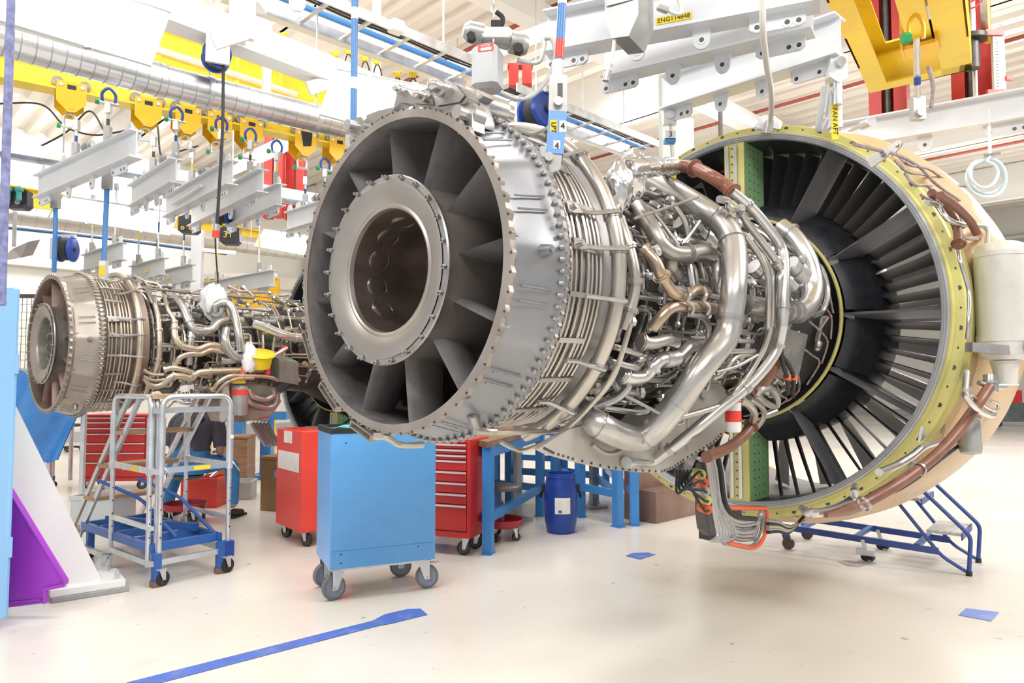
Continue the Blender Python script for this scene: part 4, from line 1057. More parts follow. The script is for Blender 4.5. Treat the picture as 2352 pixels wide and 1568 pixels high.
# ---------------------------------------------------------------- overhead runs
def run(name, a, b, r, m, label, cat, seams=0, group=None, n=22):
    root = thing(name, label, cat, (a + b) / 2 - V((0, 0, r)), 0, group)
    MB().cyl(a, b, r, n).build('duct_tube', m, root)
    d = (b - a).normalized()
    for i in range(seams):
        p = a.lerp(b, (i + .5) / seams)
        MB().cyl(p - d * .004, p + d * .004, r * 1.018, n).build('seam_band', SEAMM, root)
    return root
a, k_, b = at_z(-90, 57, 3.95), at_z(373, 186, 3.95), at_z(800, 290, 3.95)
SEAMM = mat('duct seam', (.40, .43, .47), .4, .7, .05, 4)
d1 = run('spiral_duct', a, k_, .138, DUCTM, 'nearer silver spiral air duct running above the yellow hoist trolleys', 'air duct', 14, 'silver air ducts')
MB().cyl(k_ - (b - k_) * .01, b + (b - k_) * .3, .130, 22).build('duct_tube', DUCTM, d1)
for i in range(20):
    p = k_.lerp(b + (b - k_) * .3, (i + .2) / 20)
    MB().cyl(p - (b - k_) * .0018, p + (b - k_) * .0018, .132, 22).build('seam_band', SEAMM, d1)
a = k_
for t in (.22, .80):
    p = a.lerp(b, t)
    MB().lathe([(.131, -.02), (.138, -.02), (.138, .02), (.131, .02)], p, b - a, 24, closed=True).cyl(p + V((0, 0, .11)), p + V((0, 0, 2.3)), .008, 6).build('duct_hanger', GALV, d1)
a, b = at_z(-80, 478, 3.95), at_z(760, 588, 3.95)
d2 = run('spiral_duct', a, b + (b - a) * .3, .15, mat('dull duct steel', (0.62, 0.62, 0.585), .35, .8, .06, 3), 'farther dull silver air duct running behind the hanging beams', 'air duct', 40, 'silver air ducts')
for t in (.3, .72): MB().cyl(a.lerp(b, t) + V((0, 0, .14)), a.lerp(b, t) + V((0, 0, 2.4)), .008, 6).build('duct_hanger', GALV, d2)

def ibeam(mb, a, b, h, w, t=.012, up=UP):
    a, b, u = V(a), V(b), V(up)
    mb.bar(a, b, t, h, u)
    mb.bar(a + u * (h / 2), b + u * (h / 2), w, t, u)
    mb.bar(a - u * (h / 2), b - u * (h / 2), w, t, u)
    return mb
# yellow monorail with its trolleys
ra, rb = at_z(-150, 118, 4.3), at_z(900, 338, 4.3)
rail = thing('monorail', 'yellow monorail beam under the spiral duct carrying the hoist trolleys', 'crane rail', (ra + rb) / 2 - V((0, 0, .13)))
ibeam(MB(), ra, rb + (rb - ra) * .2, .26, .20, .022).build('rail_beam', YELP, rail)
RD = (rb - ra).normalized()
RP = V((RD.y, -RD.x, 0))
for t in (.05, .35, .65, .95): MB().bar(ra.lerp(rb, t) + V((0, 0, .13)), ra.lerp(rb, t) + V((0, 0, 2.2)), .08, .08, RD).build('rail_hanger', WHITEP, rail)
WHEELM = mat('worn wheel steel', (0.30, 0.26, 0.22), .45, .6, .3, 12)
def on_rail(px):
    """place on the rail seen at column px"""
    best = None
    for i in range(2000):
        p = ra + (rb - ra) * (i / 1700 )
        q = p - CAM
        dep = q.y * CP + q.z * SP_
        x = 1176 + FOC * q.x / dep
        if best is None or abs(x - px) < best[0]: best = (abs(x - px), p)
    return best[1]
def shackle(mb_root, p, pin=True, colour=None):
    mb = MB().tube(catmull([p + V((0, 0, -.02)) + RD * .045, p + V((0, 0, .06)) + RD * .05, p + V((0, 0, .11)), p + V((0, 0, .06)) - RD * .05, p + V((0, 0, -.02)) - RD * .045], 5), .013, 8)
    s = mb.build('shackle', colour or GALV, mb_root)
    MB().cyl(p + V((0, 0, -.02)) - RD * .085, p + V((0, 0, -.02)) + RD * .075, .013, 8).build('shackle_pin', GALV, s)
    MB().cyl(p + V((0, 0, -.02)) - RD * .10, p + V((0, 0, -.02)) - RD * .07, .026, 6).build('green_nut', mat('green nut', (0.02, 0.33, 0.10), .4, 0, .1, 8), s)
    return s
tro_px = (163, 337, 428, 500, 572, 695, 772)
tl = ('first yellow hoist trolley from the left on the monorail', 'second yellow hoist trolley from the left on the monorail', 'third yellow hoist trolley from the left on the monorail', 'fourth yellow hoist trolley, just left of the black hanging cable', 'fifth yellow hoist trolley, just right of the black hanging cable', 'yellow hoist trolley with a black patch on its plate', 'yellow hoist trolley at the end of the row beside the large exhaust')
TROL = []
for i, px_ in enumerate(tro_px):
    p = on_rail(px_)
    t = thing('hoist_trolley', tl[i], 'hoist trolley', p + V((0, 0, -.42)), math.atan2(RD.y, RD.x), 'yellow hoist trolleys on the monorail')
    for s in (1, -1):
        c = p + RP * (s * .105) + V((0, 0, -.19))
        pl = [c + RD * x + V((0, 0, z)) for x, z in ((-.12, .13), (.12, .13), (.12, -.06), (.03, -.15), (-.03, -.15), (-.12, -.06))]
        pn = MB().prism(pl, RP * (.012 * s)).build('side_plate', YELO, t)
        for x in (-.085, .085): MB().cyl(c + RD * x + V((0, 0, .09)) + RP * .0, c + RD * x + V((0, 0, .09)) + RP * (.022 * s), .018, 6).build('plate_bolt', GALV, pn)
        if i == 5: MB().prism([c + RP * (.0125 * s) + RD * x + V((0, 0, z)) for x, z in ((-.06, .12), (.07, .12), (.06, -.03), (-.03, -.05))], RP * (.002 * s)).build('black_patch', RUBBER, pn)
        else: MB().prism([c + RP * (.0125 * s) + RD * x + V((0, 0, z)) for x, z in ((-.035, .10), (.035, .10), (.035, .06), (-.035, .06))], RP * (.002 * s)).build('name_plate', INK, pn)
        for x in (-.11, .11):
            wc = p + RP * (s * .075) + RD * x + V((0, 0, -.068))
            MB().cyl(wc - RP * .02, wc + RP * .02, .048, 16).build('wheel', WHEELM, t)
    MB().bar(p + RP * -.12 + V((0, 0, -.29)), p + RP * .12 + V((0, 0, -.29)), .05, .05).build('cross_bar', YELO, t)
    shackle(t, p + V((0, 0, -.43)))
    TROL.append(p)
# hanging beams, each on two rods
def sling_beam(name, L, R, h, label, group, m=BEAMP, holes=3, lugs=True, w=.11, cat='lifting beam'):
    """L, R: bottom ends of the web"""
    up = V((0, 0, h / 2))
    root = thing(name, label, cat, (L + R) / 2, math.atan2((R - L).y, (R - L).x), group)
    d = (R - L).normalized()
    n = V((d.y, -d.x, 0))
    bm = ibeam(MB(), L + up, R + up, h, w, .012).build('beam', m, root)
    ln = (R - L).length
    for t, lw, kind in ((.08, .26, 'strip'), (.36, .09, 'eye'), (.60, .09, 'eye'), (.86, .28, 'strip')):
        c = L.lerp(R, t)
        hw = lw / 2 * min(1, ln / 1.3)
        if kind == 'eye':
            pl = [c + d * hw * math.cos(a) + V((0, 0, -.075 + .05 * math.sin(a))) for a in [PI + k * PI / 8 for k in range(9)]] + [c + d * hw * 1.15, c - d * hw * 1.15]
        else:
            pl = [c - d * hw, c - d * hw + V((0, 0, -.07)), c - d * hw * .8 + V((0, 0, -.09)), c + d * hw * .8 + V((0, 0, -.09)), c + d * hw + V((0, 0, -.07)), c + d * hw]
        lg = MB().prism([p - n * .008 for p in pl], n * .016).build('lug_plate', m, root)
        for k in ((0,) if kind == 'eye' else (-.72, .35, .75)):
            q = c + d * hw * k + V((0, 0, -.062 if kind != 'eye' else -.075))
            MB().lathe([(.014, -.012), (.026, -.012), (.026, .012), (.014, .012)], q, n, 16, closed=True).build('lug_eye', m, lg)
            MB().cyl(q - n * .0095, q + n * .0095, .013, 12).build('lug_hole', STEEL_D, lg)
    if lugs:
        for t in (.06, .30, .94):
            c = L.lerp(R, t) + V((0, 0, h))
            MB().prism([c + d * x + V((0, 0, z)) - n * .008 for x, z in ((-.05, 0), (.05, 0), (.05, .05), (.025, .09), (-.025, .09), (-.05, .05))], n * .016).build('top_lug', m, root)
    return root
def hang_rod(root, p_top, p_bot, r=.012):
    d = (p_top - p_bot)
    rod = MB().cyl(p_bot + d * .12, p_top, r, 10).build('hanger_rod', GALV, root)
    MB().box(p_bot + V((0, 0, .07)), (.05, .05, .14)).build('fork_end', ALU, rod)
    MB().cyl(p_bot + V((0, 0, .03)) - RP * .04, p_bot + V((0, 0, .03)) + RP * .04, .016, 8).build('fork_pin', STEEL, rod)
    MB().cyl(p_bot + d * .45, p_bot + d * .62, r * 1.1, 10).build('tape_wrap', random.choice((BLUED, STEEL_D, YLABEL)), rod)
    MB().box(p_top + V((0, 0, -.03)), (.045, .045, .09)).build('rod_head', GALV, rod)
ZB = 3.28
BL = [((88, 455), (313, 360), 'leftmost and largest white hanging beam with two blue straps below', 0, 158, 232), ((303, 476), (404, 418), 'short white hanging beam, second from the left', 1, 340, 392), ((382, 500), (534, 422), 'white hanging beam with a rod lying along its web, third from the left', 2, 430, 497),
      ((440, 520), (604, 440), 'white hanging beam behind the black cable, fourth from the left', 3, 497, 565), ((524, 520), (646, 470), 'white hanging beam just left of the red mast, fifth from the left', 4, 567, 628), ((660, 530), (745, 505), 'white hanging beam nearest to the large exhaust flange', 5, 695, 772)]
SB = []
for i, (l, r_, lab, ti, x0, x1) in enumerate(BL):
    L, R = at_z(*l, ZB), at_z(*r_, ZB)
    s = sling_beam('hanging_beam', L, R, .215, lab, 'white hanging beams under the monorail')
    SB.append((L, R))
    d = (R - L).normalized()
    def nearest_t(px_):
        best = min(range(101), key=lambda k: abs(1176 + FOC * ((L.lerp(R, k / 100)).x) / (L.lerp(R, k / 100)).y - px_))
        return L.lerp(R, best / 100) + V((0, 0, .225))
    p0, p1 = nearest_t(x0), nearest_t(x1)
    hang_rod(s, V((p0.x, p0.y, 3.84)), p0)
    hang_rod(s, V((p1.x, p1.y, 3.84)), p1)
    sh = shackle(s, V((p1.x, p1.y, 3.87)), colour=BLUED)
    if i in (0, 1, 2, 5):
        q = nearest_t(x0 + 24) + V((0, 0, .05))
        MB().cyl(q - d * .02, q + d * .12, .04, 14).cyl(q + d * .02, q + d * .05, .05, 14).cyl(q + d * .12, q + d * .15, .025, 10).build('chain_motor', ALU, s)
    if i == 2: MB().tube([L.lerp(R, .15) + RP * .03 + V((0, 0, .09)) - RD * .03, L.lerp(R, .62) - RD * .03 + V((0, 0, .12))], .014, 8).build('stowed_rod', WHITEP, s)
# straps from the first beam to the further engine
for x0, y0, x1, y1, lab in ((246, 425, 236, 690, 'blue lifting strap from the hanging beam down to the further engine exhaust'), (128, 470, 124, 625, 'blue lifting strap behind the further engine exhaust')):
    Yd = 6.35 if x0 > 200 else 7.05
    p, q = at(x0, y0, Yd), at(x1, y1, Yd - .05)
    s = thing('lifting_strap', lab, 'lifting strap', q, 0, 'blue lifting straps')
    MB().box(p + V((0, 0, .04)), (.07, .06, .16)).build('top_fork', ALU, s)
    MB().cyl(q + V((0, 0, .35)), p, .022, 10).build('blue_tube', BLUETUBE, s)
    if x0 > 200:
        MB().box(q + V((0, 0, .17)), (.055, .05, .36)).build('fork_block', BEAMP, s)
        for dz in (.08, .24): MB().box(q + V((-.0, -.027, dz + .02)), (.05, .004, .09)).build('yellow_label', YLABEL, s)
    else: MB().cyl(q, q + V((0, 0, .36)), .022, 10).build('lower_tube', BLUETUBE, s)

# luminaires: tilted boxes with a lit glass front
def luminaire(tl, tr, br, bl, depth, label, clips=2):
    P = [tl, tr, br, bl]
    n = (tr - tl).cross(bl - tl).normalized()
    c = sum(P, V((0, 0, 0))) / 4
    if n.dot(CAM - c) > 0: n = -n                      # n points to the back of the lamp
    root = thing('hall_luminaire', label, 'ceiling lamp', c + n * depth, 0, 'tilted hall luminaires')
    e = [p + n * depth * 1.0 + (c - p) * .5 for p in P]
    hb = MB()
    hb.add(P + e, [(0, 1, 5, 4), (1, 2, 6, 5), (2, 3, 7, 6), (3, 0, 4, 7), (4, 5, 6, 7)])
    hb.build('lamp_housing', WHITEP, root)
    g = [p + (c - p) * .03 - n * .004 for p in P]
    MB().prism(g, n * .006).build('lamp_diffuser', LAMP, root)
    fr = MB().tube(P, .012, 6, closed=True).build('lamp_rim', mat('grey rim', (.55, .60, .60), .4, .2, .05, 4), root)
    for a, b in ((0, 1), (3, 2)):
        for k in range(clips):
            p = P[a].lerp(P[b], (k + .6) / (clips + .2))
            MB().box(p - n * .012, (.05, .03, .03)).build('clip', ALU, fr)
    return root, n, c
def lum_px(tl, tr, br, bl, Y0, Y1, depth, label):
    """left pair at depth Y0, right pair at Y1"""
    return luminaire(at(*tl, Y0), at(*tr, Y1), at(*br, Y1), at(*bl, Y0), depth, label)
lum_px((-330, -212), (391, 28), (346, 151), (-330, -52), 3.6, 4.9, .28, 'largest lit luminaire at the upper left corner')
lum_px((772, 158), (1010, 205), (985, 330), (733, 262), 5.5, 6.4, .24, 'lit luminaire left of the engine mount behind the blue rod')
lum_px((145, 449), (410, 490), (388, 541), (111, 498), 8.6, 10.2, .26, 'lit luminaire behind the leftmost hanging beam')
lum_px((606, 524), (740, 545), (720, 590), (582, 565), 10.6, 11.6, .26, 'lit luminaire left of the large exhaust, farther back')
p, q = at(430, 440, 12.0), at(665, 332, 9.5)
fl = thing('strip_lamp', 'long lit strip lamp behind the fourth hanging beam', 'strip lamp', (p + q) / 2)
MB().bar(p, q, .16, .05).build('lamp_tube', LAMP, fl)
MB().bar(p + V((0, 0, .06)), q + V((0, 0, .06)), .22, .07).build('lamp_housing', WHITEP, fl)
MB().cyl((p + q) / 2 + V((0, 0, .06)), (p + q) / 2 + V((0, 0, 2.4)), .01, 6).build('hanger', GALV, fl)
p, q = at(1010, 168, 11.0), at(1290, 66, 8.6)
fl = thing('strip_lamp', 'lit strip lamp behind the chain hoist at the top', 'strip lamp', (p + q) / 2)
MB().bar(p, q, .16, .05).build('lamp_tube', LAMP, fl)
MB().bar(p + V((0, 0, .06)), q + V((0, 0, .06)), .22, .07).build('lamp_housing', WHITEP, fl)
# white box beam with the lamp arms
a, b = at_z(300, -8, 4.45), at_z(1060, 284, 4.45)
bb = thing('lamp_beam', 'white box beam with hose reel above the spiral duct', 'beam', (a + b) / 2)
MB().bar(a - (b - a) * .4, b + (b - a) * .25, .22, .24).build('box_beam', WHITEP, bb)
c = at(556, 70, 5.9)
MB().box(c + V((0, 0, .25)), (.20, .06, .62), Matrix.Rotation(rad(40), 3, 'Z')).build('hanger_plate', WHITEP, bb)
MB().bar(c + V((0, .2, .3)), c + V((0, .2, 2.2)), .2, .2).build('hanger_column', WHITEP, bb)
for (x, y, Y), s in (((700, 190, 6.6), 1), ((480, 80, 5.6), -1)):
    p = at(x, y, Y)
    MB().prism([p, p + V((.22, .12, .12)), p + V((.26, .14, .02)), p + V((.05, .02, -.12))], V((.02, -.03, 0))).build('lamp_arm', WHITEP, bb)

# hose reels
def hose_reel(c, ax, r, label, plate=True, body=GREYPL):
    ax = V(ax).normalized()
    root = thing('hose_reel', label, 'hose reel', c - V((0, 0, r)), 0, 'blue hose reels')
    MB().lathe([(.03, -.09), (r * .9, -.085), (r, -.075), (r, -.06), (r * .72, -.05), (r * .66, .05), (r, .06), (r, .075), (r * .9, .085), (.03, .09)], c, ax, 36).build('drum', BLUEPL, root)
    MB().lathe([(r * .66, -.05), (r * .86, -.04), (r * .88, 0), (r * .86, .04), (r * .66, .05)], c, ax, 30).build('wound_hose', RUBBER, root)
    MB().cyl(c - ax * .11, c + ax * .11, .03, 12).build('axle', STEEL_D, root)
    s = ax.cross(UP).normalized()
    MB().prism([c - ax * .13 + s * x + V((0, 0, z)) for x, z in ((-r * .8, -r * .9), (r * .8, -r * .9), (r * .8, r * .7), (r * .3, r * 1.1), (-r * .8, r * 1.1))], ax * .03).build('side_plate', body, root)
    MB().bar(c - ax * .12 + V((0, 0, r)), c + ax * .10 + V((0, 0, r)), .05, .04).build('bracket', body, root)
    return root
hose_reel(at(1238, 260, 4.6), (.62, -.75, .05), .125, 'blue hose reel behind the blue rod above the large engine')
hose_reel(at(153, 572, 8.6), (.95, .1, 0), .155, 'blue hose reel with black hose above the further engine exhaust')
hose_reel(at(515, 487, 8.2), (1, -.1, 0), .15, 'blue hose reel behind the fourth hanging beam')
r_ = hose_reel(at(497, 130, 5.9), (-.46, .89, 0), .115, 'hose reel with a pale side plate under the white box beam')
# cables
def cable(name, pts, r, m, label, cat='cable', group=None, sub=8):
    return solo(name, MB().tube(catmull(pts, sub), r, 8), m, label, cat, group, base=min(pts, key=lambda p: p.z))
pc = [at(513, 150, 5.85), at(511, 300, 5.8), at(503, 440, 5.75), at(497, 540, 5.7)]
hc = thing('air_hose', 'black air hose with red tipped coupling hanging past the white beams', 'hose', pc[-1])
MB().tube(catmull(pc, 6), .0125, 8).build('hose_tube', RUBBER, hc)
MB().cyl(at(497, 515, 5.7), at(496, 530, 5.7), .026, 10).build('coupling', ALU, hc)
MB().cyl(at(496, 530, 5.7), at(495, 545, 5.7), .03, 10).build('red_tip', REDB, hc)
cable('thin_cable', [at(493, 520, 8.2), at(497, 600, 8.1), at(503, 675, 8.0)], .008, RUBBER, 'thin black cable hanging from the reel to the further engine')
cable('sheathed_cable', [at(26, -30, 3.1), at(22, 120, 3.1), at(16, 300, 3.08), at(10, 480, 3.05), at(3, 700, 3.0)], .017, ROPE, 'blue grey sheathed cable hanging at the left edge')
cable('looping_cable', [at(-10, 238, 9), at(95, 240, 9), at(150, 290, 9), at(215, 310, 9), at(290, 300, 9)], .012, RUBBER, 'black looping cable under the ceiling at the upper left', group=None)
cable('looping_cable', [at(60, 352, 9.5), at(150, 305, 9.5), at(205, 255, 9.5), at(240, 300, 9.5), at(268, 330, 9.5)], .012, RUBBER, 'black looping cable behind the first trolley rod')
cable('looping_cable', [at(330, 300, 9.5), at(360, 285, 9.5), at(372, 360, 9.5), at(420, 345, 9.5), at(455, 335, 9.5)], .012, RUBBER, 'black looping cable behind the second trolley')

# cable trays
def cable_tray(a, b, w, label, pipe_m=BLUETUBE, lamp=True):
    d = (b - a).normalized()
    n = V((d.y, -d.x, 0))
    root = thing('cable_tray', label, 'cable tray', (a + b) / 2, math.atan2(d.y, d.x), 'galvanised cable trays')
    for s in (-.5, .5): MB().bar(a + n * w * s, b + n * w * s, .02, .10).build('side_rail', GALV, root)
    k = int((b - a).length / .42)
    for i in range(k):
        p = a.lerp(b, (i + .5) / k)
        MB().bar(p - n * w * .5, p + n * w * .5, .04, .02).build('rung', GALV, root)
    MB().cyl(a - n * w * .15 + V((0, 0, .05)), b - n * w * .15 + V((0, 0, .05)), .032, 10).build('blue_pipe', pipe_m, root)
    for s, r in ((.1, .012), (.18, .009), (.25, .012)): MB().tube(catmull([a.lerp(b, t) + n * w * (s + .05 * (j % 2)) + V((0, 0, .03)) for j, t in enumerate((0, .2, .4, .6, .8, 1))], 4), r, 6).build('cable', RUBBER, root)
    tb = MB().bar(a - n * w * .78 + V((0, 0, .10)), b - n * w * .78 + V((0, 0, .10)), .16, .16).build('white_trunking', WHITEP, root)
    for s in (-.55, .55): MB().box(b + n * w * s, (.06, .06, .09)).build('red_end_cap', REDB, root)
    for t in (.2, .5, .8): MB().bar(a.lerp(b, t) + V((0, 0, .1)), a.lerp(b, t) + V((0, 0, 2.1)), .018, .018).build('hanger', GALV, root)
    return root
a, b = at_z(560, -40, 4.95), at_z(1105, 178, 4.95)
ct_ = cable_tray(a, b, .55, 'galvanised cable tray with blue pipe running to the chain hoist at the top')
p = at(910, 62, 6.9)
MB().rbox(p, (.14, .12, .12), Matrix.Rotation(.7, 3, 'Z'), .012).build('junction_box', WHITEP, ct_)
p = at(682, 8, 5.6)
hp_ = MB().prism([p + V((u_, u_ * .3, z_)) for u_, z_ in ((-.06, .12), (.06, .12), (.06, -.03), (.03, -.07), (-.03, -.07), (-.06, -.03))], V((.01, -.025, 0))).build('holed_plate', WHITEP, ct_)
for u_ in (-.025, .03): MB().cyl(p + V((u_ - .005, u_ * .3 - .028, .0)), p + V((u_, u_ * .3, .0)), .018, 12).build('plate_hole', GREYPL, hp_)
a, b = at_z(1150, 215, 4.95), at_z(1490, 345, 4.95)
cable_tray(a, b, .55, 'galvanised cable tray ending right of the blue rod behind the large engine')
a, b = at_z(-60, 335, 4.15), at_z(760, 470, 4.15)
cable_tray(a, b, .30, 'cable tray with blue pipe behind the white hanging beams')
# yellow rail in the background with its trunking
a, b = at_z(350, 100, 5.0), at_z(700, 215, 5.0)
yr = thing('crane_rail', 'yellow crane rail behind the spiral duct at the upper left', 'crane rail', (a + b) / 2)
ibeam(MB(), a - (b - a) * .3, b + (b - a) * .2, .42, .22, .02).build('rail_beam', YELP, yr)
MB().cyl(a + V((-.08, -.1, -.06)), b + V((-.08, -.1, -.06)), .045, 10).build('conductor_rail', TRIMC, yr)
for t in (.12, .52, .60, .9): MB().bar(a.lerp(b, t) + V((-.1, -.12, .16)), a.lerp(b, t) + V((-.1, -.12, -.2)), .02, .05, RD).build('rail_clip', YELP, yr)
a, b = at_z(-60, 440, 4.35), at_z(640, 560, 4.35)
yr = thing('crane_rail', 'yellow crane rail behind the farther dull duct', 'crane rail', (a + b) / 2)
ibeam(MB(), a, b, .36, .22, .02).build('rail_beam', YELP, yr)
for x, lab in ((432, 'black rail trolley with two eye bolts beside the lit luminaire'), (35, 'dark rail trolley with green regulators at the left edge'), (527, 'black rail trolley marked in yellow on the far rail')):
    p = at(x, {432: 515, 35: 455, 527: 540}[x], 9.6 if x != 35 else 8.3)
    t = thing('rail_trolley', lab, 'rail trolley', p - V((0, 0, .13)), 0, 'black rail trolleys')
    MB().prism([p + V((u, v_, z)) for u, v_, z in ((-.12, -.02, .10), (-.05, -.01, .13), (.05, .01, .13), (.12, .02, .10), (.13, .02, -.08), (.08, .02, -.12), (-.08, -.02, -.12), (-.13, -.02, -.08))], V((-.02, .14, 0))).build('body', mat('black machine paint', (0.03, 0.032, 0.045), .4, 0, .2, 8), t)
    if x != 527:
        for u in (-.05, .06): MB().lathe([(.012, -.006), (.024, -.006), (.024, .006), (.012, .006)], p + V((u, -.05, -.06)), (0, 1, 0), 12, closed=True).build('eye_bolt', YLABEL if x == 432 else ALU, t)
    else: text(t, '3T', p + V((-.0, -.045, 0)), (1, .15, 0), UP, .12, YLABEL)
    if x == 35:
        for u in (-.04, .09): MB().lathe([(0, -.10), (.03, -.09), (.03, .0), (.045, .02), (.045, .05), (0, .08)], p + V((u, -.07, .05)), UP, 14).build('regulator', mat('teal cap', (0.05, 0.30, 0.28), .4, 0, .1, 8), t)
# festoon clips on the box beam
fl_ = ('leftmost yellow festoon clip above the white box beam', 'second yellow festoon clip with a black loop', 'third yellow festoon clip with a black loop', 'fourth yellow festoon clip right of the blue rod', 'fifth yellow festoon clip with a black loop', 'sixth yellow festoon clip left of the engine mount', 'rightmost yellow festoon clip beside the engine mount')
for i, (x, y) in enumerate(((650, 88), (770, 130), (800, 124), (838, 140), (866, 148), (913, 178), (948, 178))):
    p = at(x, y, 8.0)
    t = thing('festoon_clip', fl_[i], 'cable clip', p - V((0, 0, .2)), 0, 'yellow festoon clips')
    MB().rbox(p + V((0, 0, .03)), (.07, .05, .07), None, .015).ball(p + V((-.04, 0, .05)), .02, 8).ball(p + V((.04, 0, .06)), .02, 8).build('clip_body', YLABEL, t)
    MB().tube(catmull([p + V((-.05, 0, -.19)), p + V((-.03, 0, -.06)), p + V((0, 0, 0)), p + V((.04, 0, -.06)), p + V((.065, 0, -.22))], 5), .008, 6).build('cable_loop', RUBBER, t)
# small floodlight and pipes, rear bay beams
p = at(45, 590, 7.6)
fl = thing('floodlight', 'small grey floodlight hanging at the left edge below the dull duct', 'floodlight', p - V((0, 0, .15)))
MB().prism([p + V(v) for v in ((-.22, 0, -.05), (.05, -.06, -.02), (.10, -.02, .16), (-.12, .06, .10))], V((.05, .12, .05))).build('housing', ALU, fl)
MB().cyl(p + V((-.1, .05, .12)), p + V((-.1, .05, .5)), .02, 8).build('bracket', ALU, fl)
cable('blue_air_pipe', [at_z(-40, 517, 3.5), at_z(250, 548, 3.5), at_z(520, 583, 3.5)], .022, mat('dark blue pipe', (0.05, 0.12, 0.25), .4, 0, .05, 4), 'thin dark blue air pipe below the dull duct', 'pipe')
RB = [((193, 620), (282, 598), 10.2, 9.2, 'grey hanging beam above the further engine, first from the left'), ((302, 650), (378, 628), 10.2, 9.4, 'grey hanging beam above the further engine, second from the left'), ((340, 668), (442, 640), 10.8, 9.8, 'grey hanging beam above the further engine left of the pale post'), ((468, 690), (630, 648), 11.4, 10.0, 'long grey hanging beam right of the pale post')]
GREYB = mat('grey beam paint', (0.55, 0.57, 0.58), .42, 0, .04, 3)
for i, (l, r2, y0, y1, lab) in enumerate(RB):
    L, R = at(*l, y0), at(*r2, y1)
    R.z = L.z = (L.z + R.z) / 2
    s = sling_beam('hanging_beam', L, R, .22, lab, 'grey hanging beams of the rear bay', GREYB)
    for t in (.2, .8):
        q = L.lerp(R, t) + V((0, 0, .23))
        hang_rod(s, q + V((0, 0, .8)), q)
    c = L.lerp(R, .5) + V((0, 0, .10))
    d = (R - L).normalized()
    MB().box(c + V((d.y, -d.x, 0)) * .012, (.10, .012, .03), Matrix.Rotation(math.atan2(d.y, d.x), 3, 'Z')).build('yellow_label', YLABEL, s)
p = at(452, 640, 11.0)
post = thing('steel_post', 'pale blue grey perforated post behind the further engine', 'post', V((p.x, p.y, 0)))
MB().box((p.x, p.y, 1.9), (.16, .10, 3.8)).build('post_shaft', BEAMP, post)
MB().box((p.x, p.y, .02), (.3, .3, .04)).build('base_plate', GALV, post)
MB().bar(p + V((.05, 0, .45)), p + V((.6, 0, .40)), .04, .06).build('perforated_arm', BEAMP, post)
for x0, x1, y0, y1, Y, lab, m in ((440, 640, 720, 800, 12.2, 'orange yellow engine stand side behind the further engine', YELO), (470, 640, 640, 705, 13.2, 'farther orange yellow stand behind the long grey beam', YELO)):
    a, b = at(x0, y1, Y), at(x1, y1, Y)
    t = thing('engine_stand', lab, 'engine stand', V(((a.x + b.x) / 2, Y, 0)), 0, 'yellow engine stands')
    z1 = at(x0, y0, Y).z
    MB().box(((a.x + b.x) / 2, Y, (a.z + z1) / 2), (b.x - a.x, .10, z1 - a.z)).build('side_panel', m, t)
    for x in (a.x + .1, b.x - .1): MB().box((x, Y, a.z / 2), (.12, .12, a.z)).build('leg', m, t)
    MB().bar((a.x, Y - .1, z1 + .05), (b.x, Y - .1, z1 + .05), .05, .06).build('top_rail', WHITEP, t)
    for k in range(3): MB().tube(catmull([V((a.x + (b.x - a.x) * (k + .2) / 3, Y - .07, z1)), V((a.x + (b.x - a.x) * (k + .5) / 3, Y - .08, z1 - .22)), V((a.x + (b.x - a.x) * (k + .8) / 3, Y - .07, z1))], 6), .01, 6).build('slung_cable', RUBBER, t)
# ---------------------------------------------------------------- lifting gear of the large engine
ZR = 3.42
EB = []
def beam_px(name, l, r_, z, h, label, Y=None):
    L, R = at_z(*l, z), at_z(*r_, z)
    s = sling_beam(name, L, R, h, label, 'pale lifting beams over the large engine', BEAMP, lugs=False, w=.16)
    return s, L, R
s1, L1, R1 = beam_px('lifting_beam', (1258, 128), (1884, 12), ZR, .24, 'nearest pale lifting beam carrying the yellow number strip')
d = (R1 - L1).normalized()
n = V((d.y, -d.x, 0))
c = L1.lerp(R1, .50) + n * .009 + V((0, 0, .075))
st = MB().prism([c + d * x + V((0, 0, z)) for x, z in ((-.10, -.02), (.10, -.02), (.10, .02), (-.10, .02))], n * .001).build('number_strip', YLABEL, s1)
text(st, 'ENG114848', c + n * .002, d, UP, .036, INK)
s2, L2, R2 = beam_px('lifting_beam', (1390, 184), (1868, 72), ZR, .24, 'middle pale lifting beam behind the grey hoist box')
s3, L3, R3 = beam_px('lifting_beam', (1527, 255), (1932, 128), ZR, .24, 'pale lifting beam with two rods going down to the large engine')
s4, L4, R4 = beam_px('lifting_beam', (1760, 372), (2420, 262), 3.36, .20, 'pale lifting beam over the fan case at the right edge')
# fork and rod to the fan flange
p0, p1 = R3.lerp(L3, .02) + V((0, 0, -.05)), at(1908, 318, (R3.y + 4.45) / 2)
fr = thing('fan_rod', 'silver fork rod with yellow FAN AFT label above the fan case', 'lifting rod', p1)
MB().prism([p0 + V(v) for v in ((-.05, -.03, .06), (.05, -.03, .06), (.05, -.03, -.09), (.0, -.03, -.12), (-.06, -.03, -.08))], V((0, .06, 0))).build('upper_fork', BEAMP, fr)
MB().cyl(p0 + V((0, -.06, .0)), p0 + V((0, .06, 0)), .028, 14).build('fork_pin', STEEL_L, fr)
MB().cyl(p0 + V((0, 0, -.24)), p0 + V((0, 0, -.08)), .026, 12).build('rod_shaft', GALV, fr)
m_ = p0.lerp(p1, .5)
fb_ = MB().box(m_ + V((0, 0, .02)), (.075, .06, .36)).cyl(m_ + V((0, -.05, .06)), m_ + V((0, .05, .06)), .034, 14).build('fork_block', BEAMP, fr)
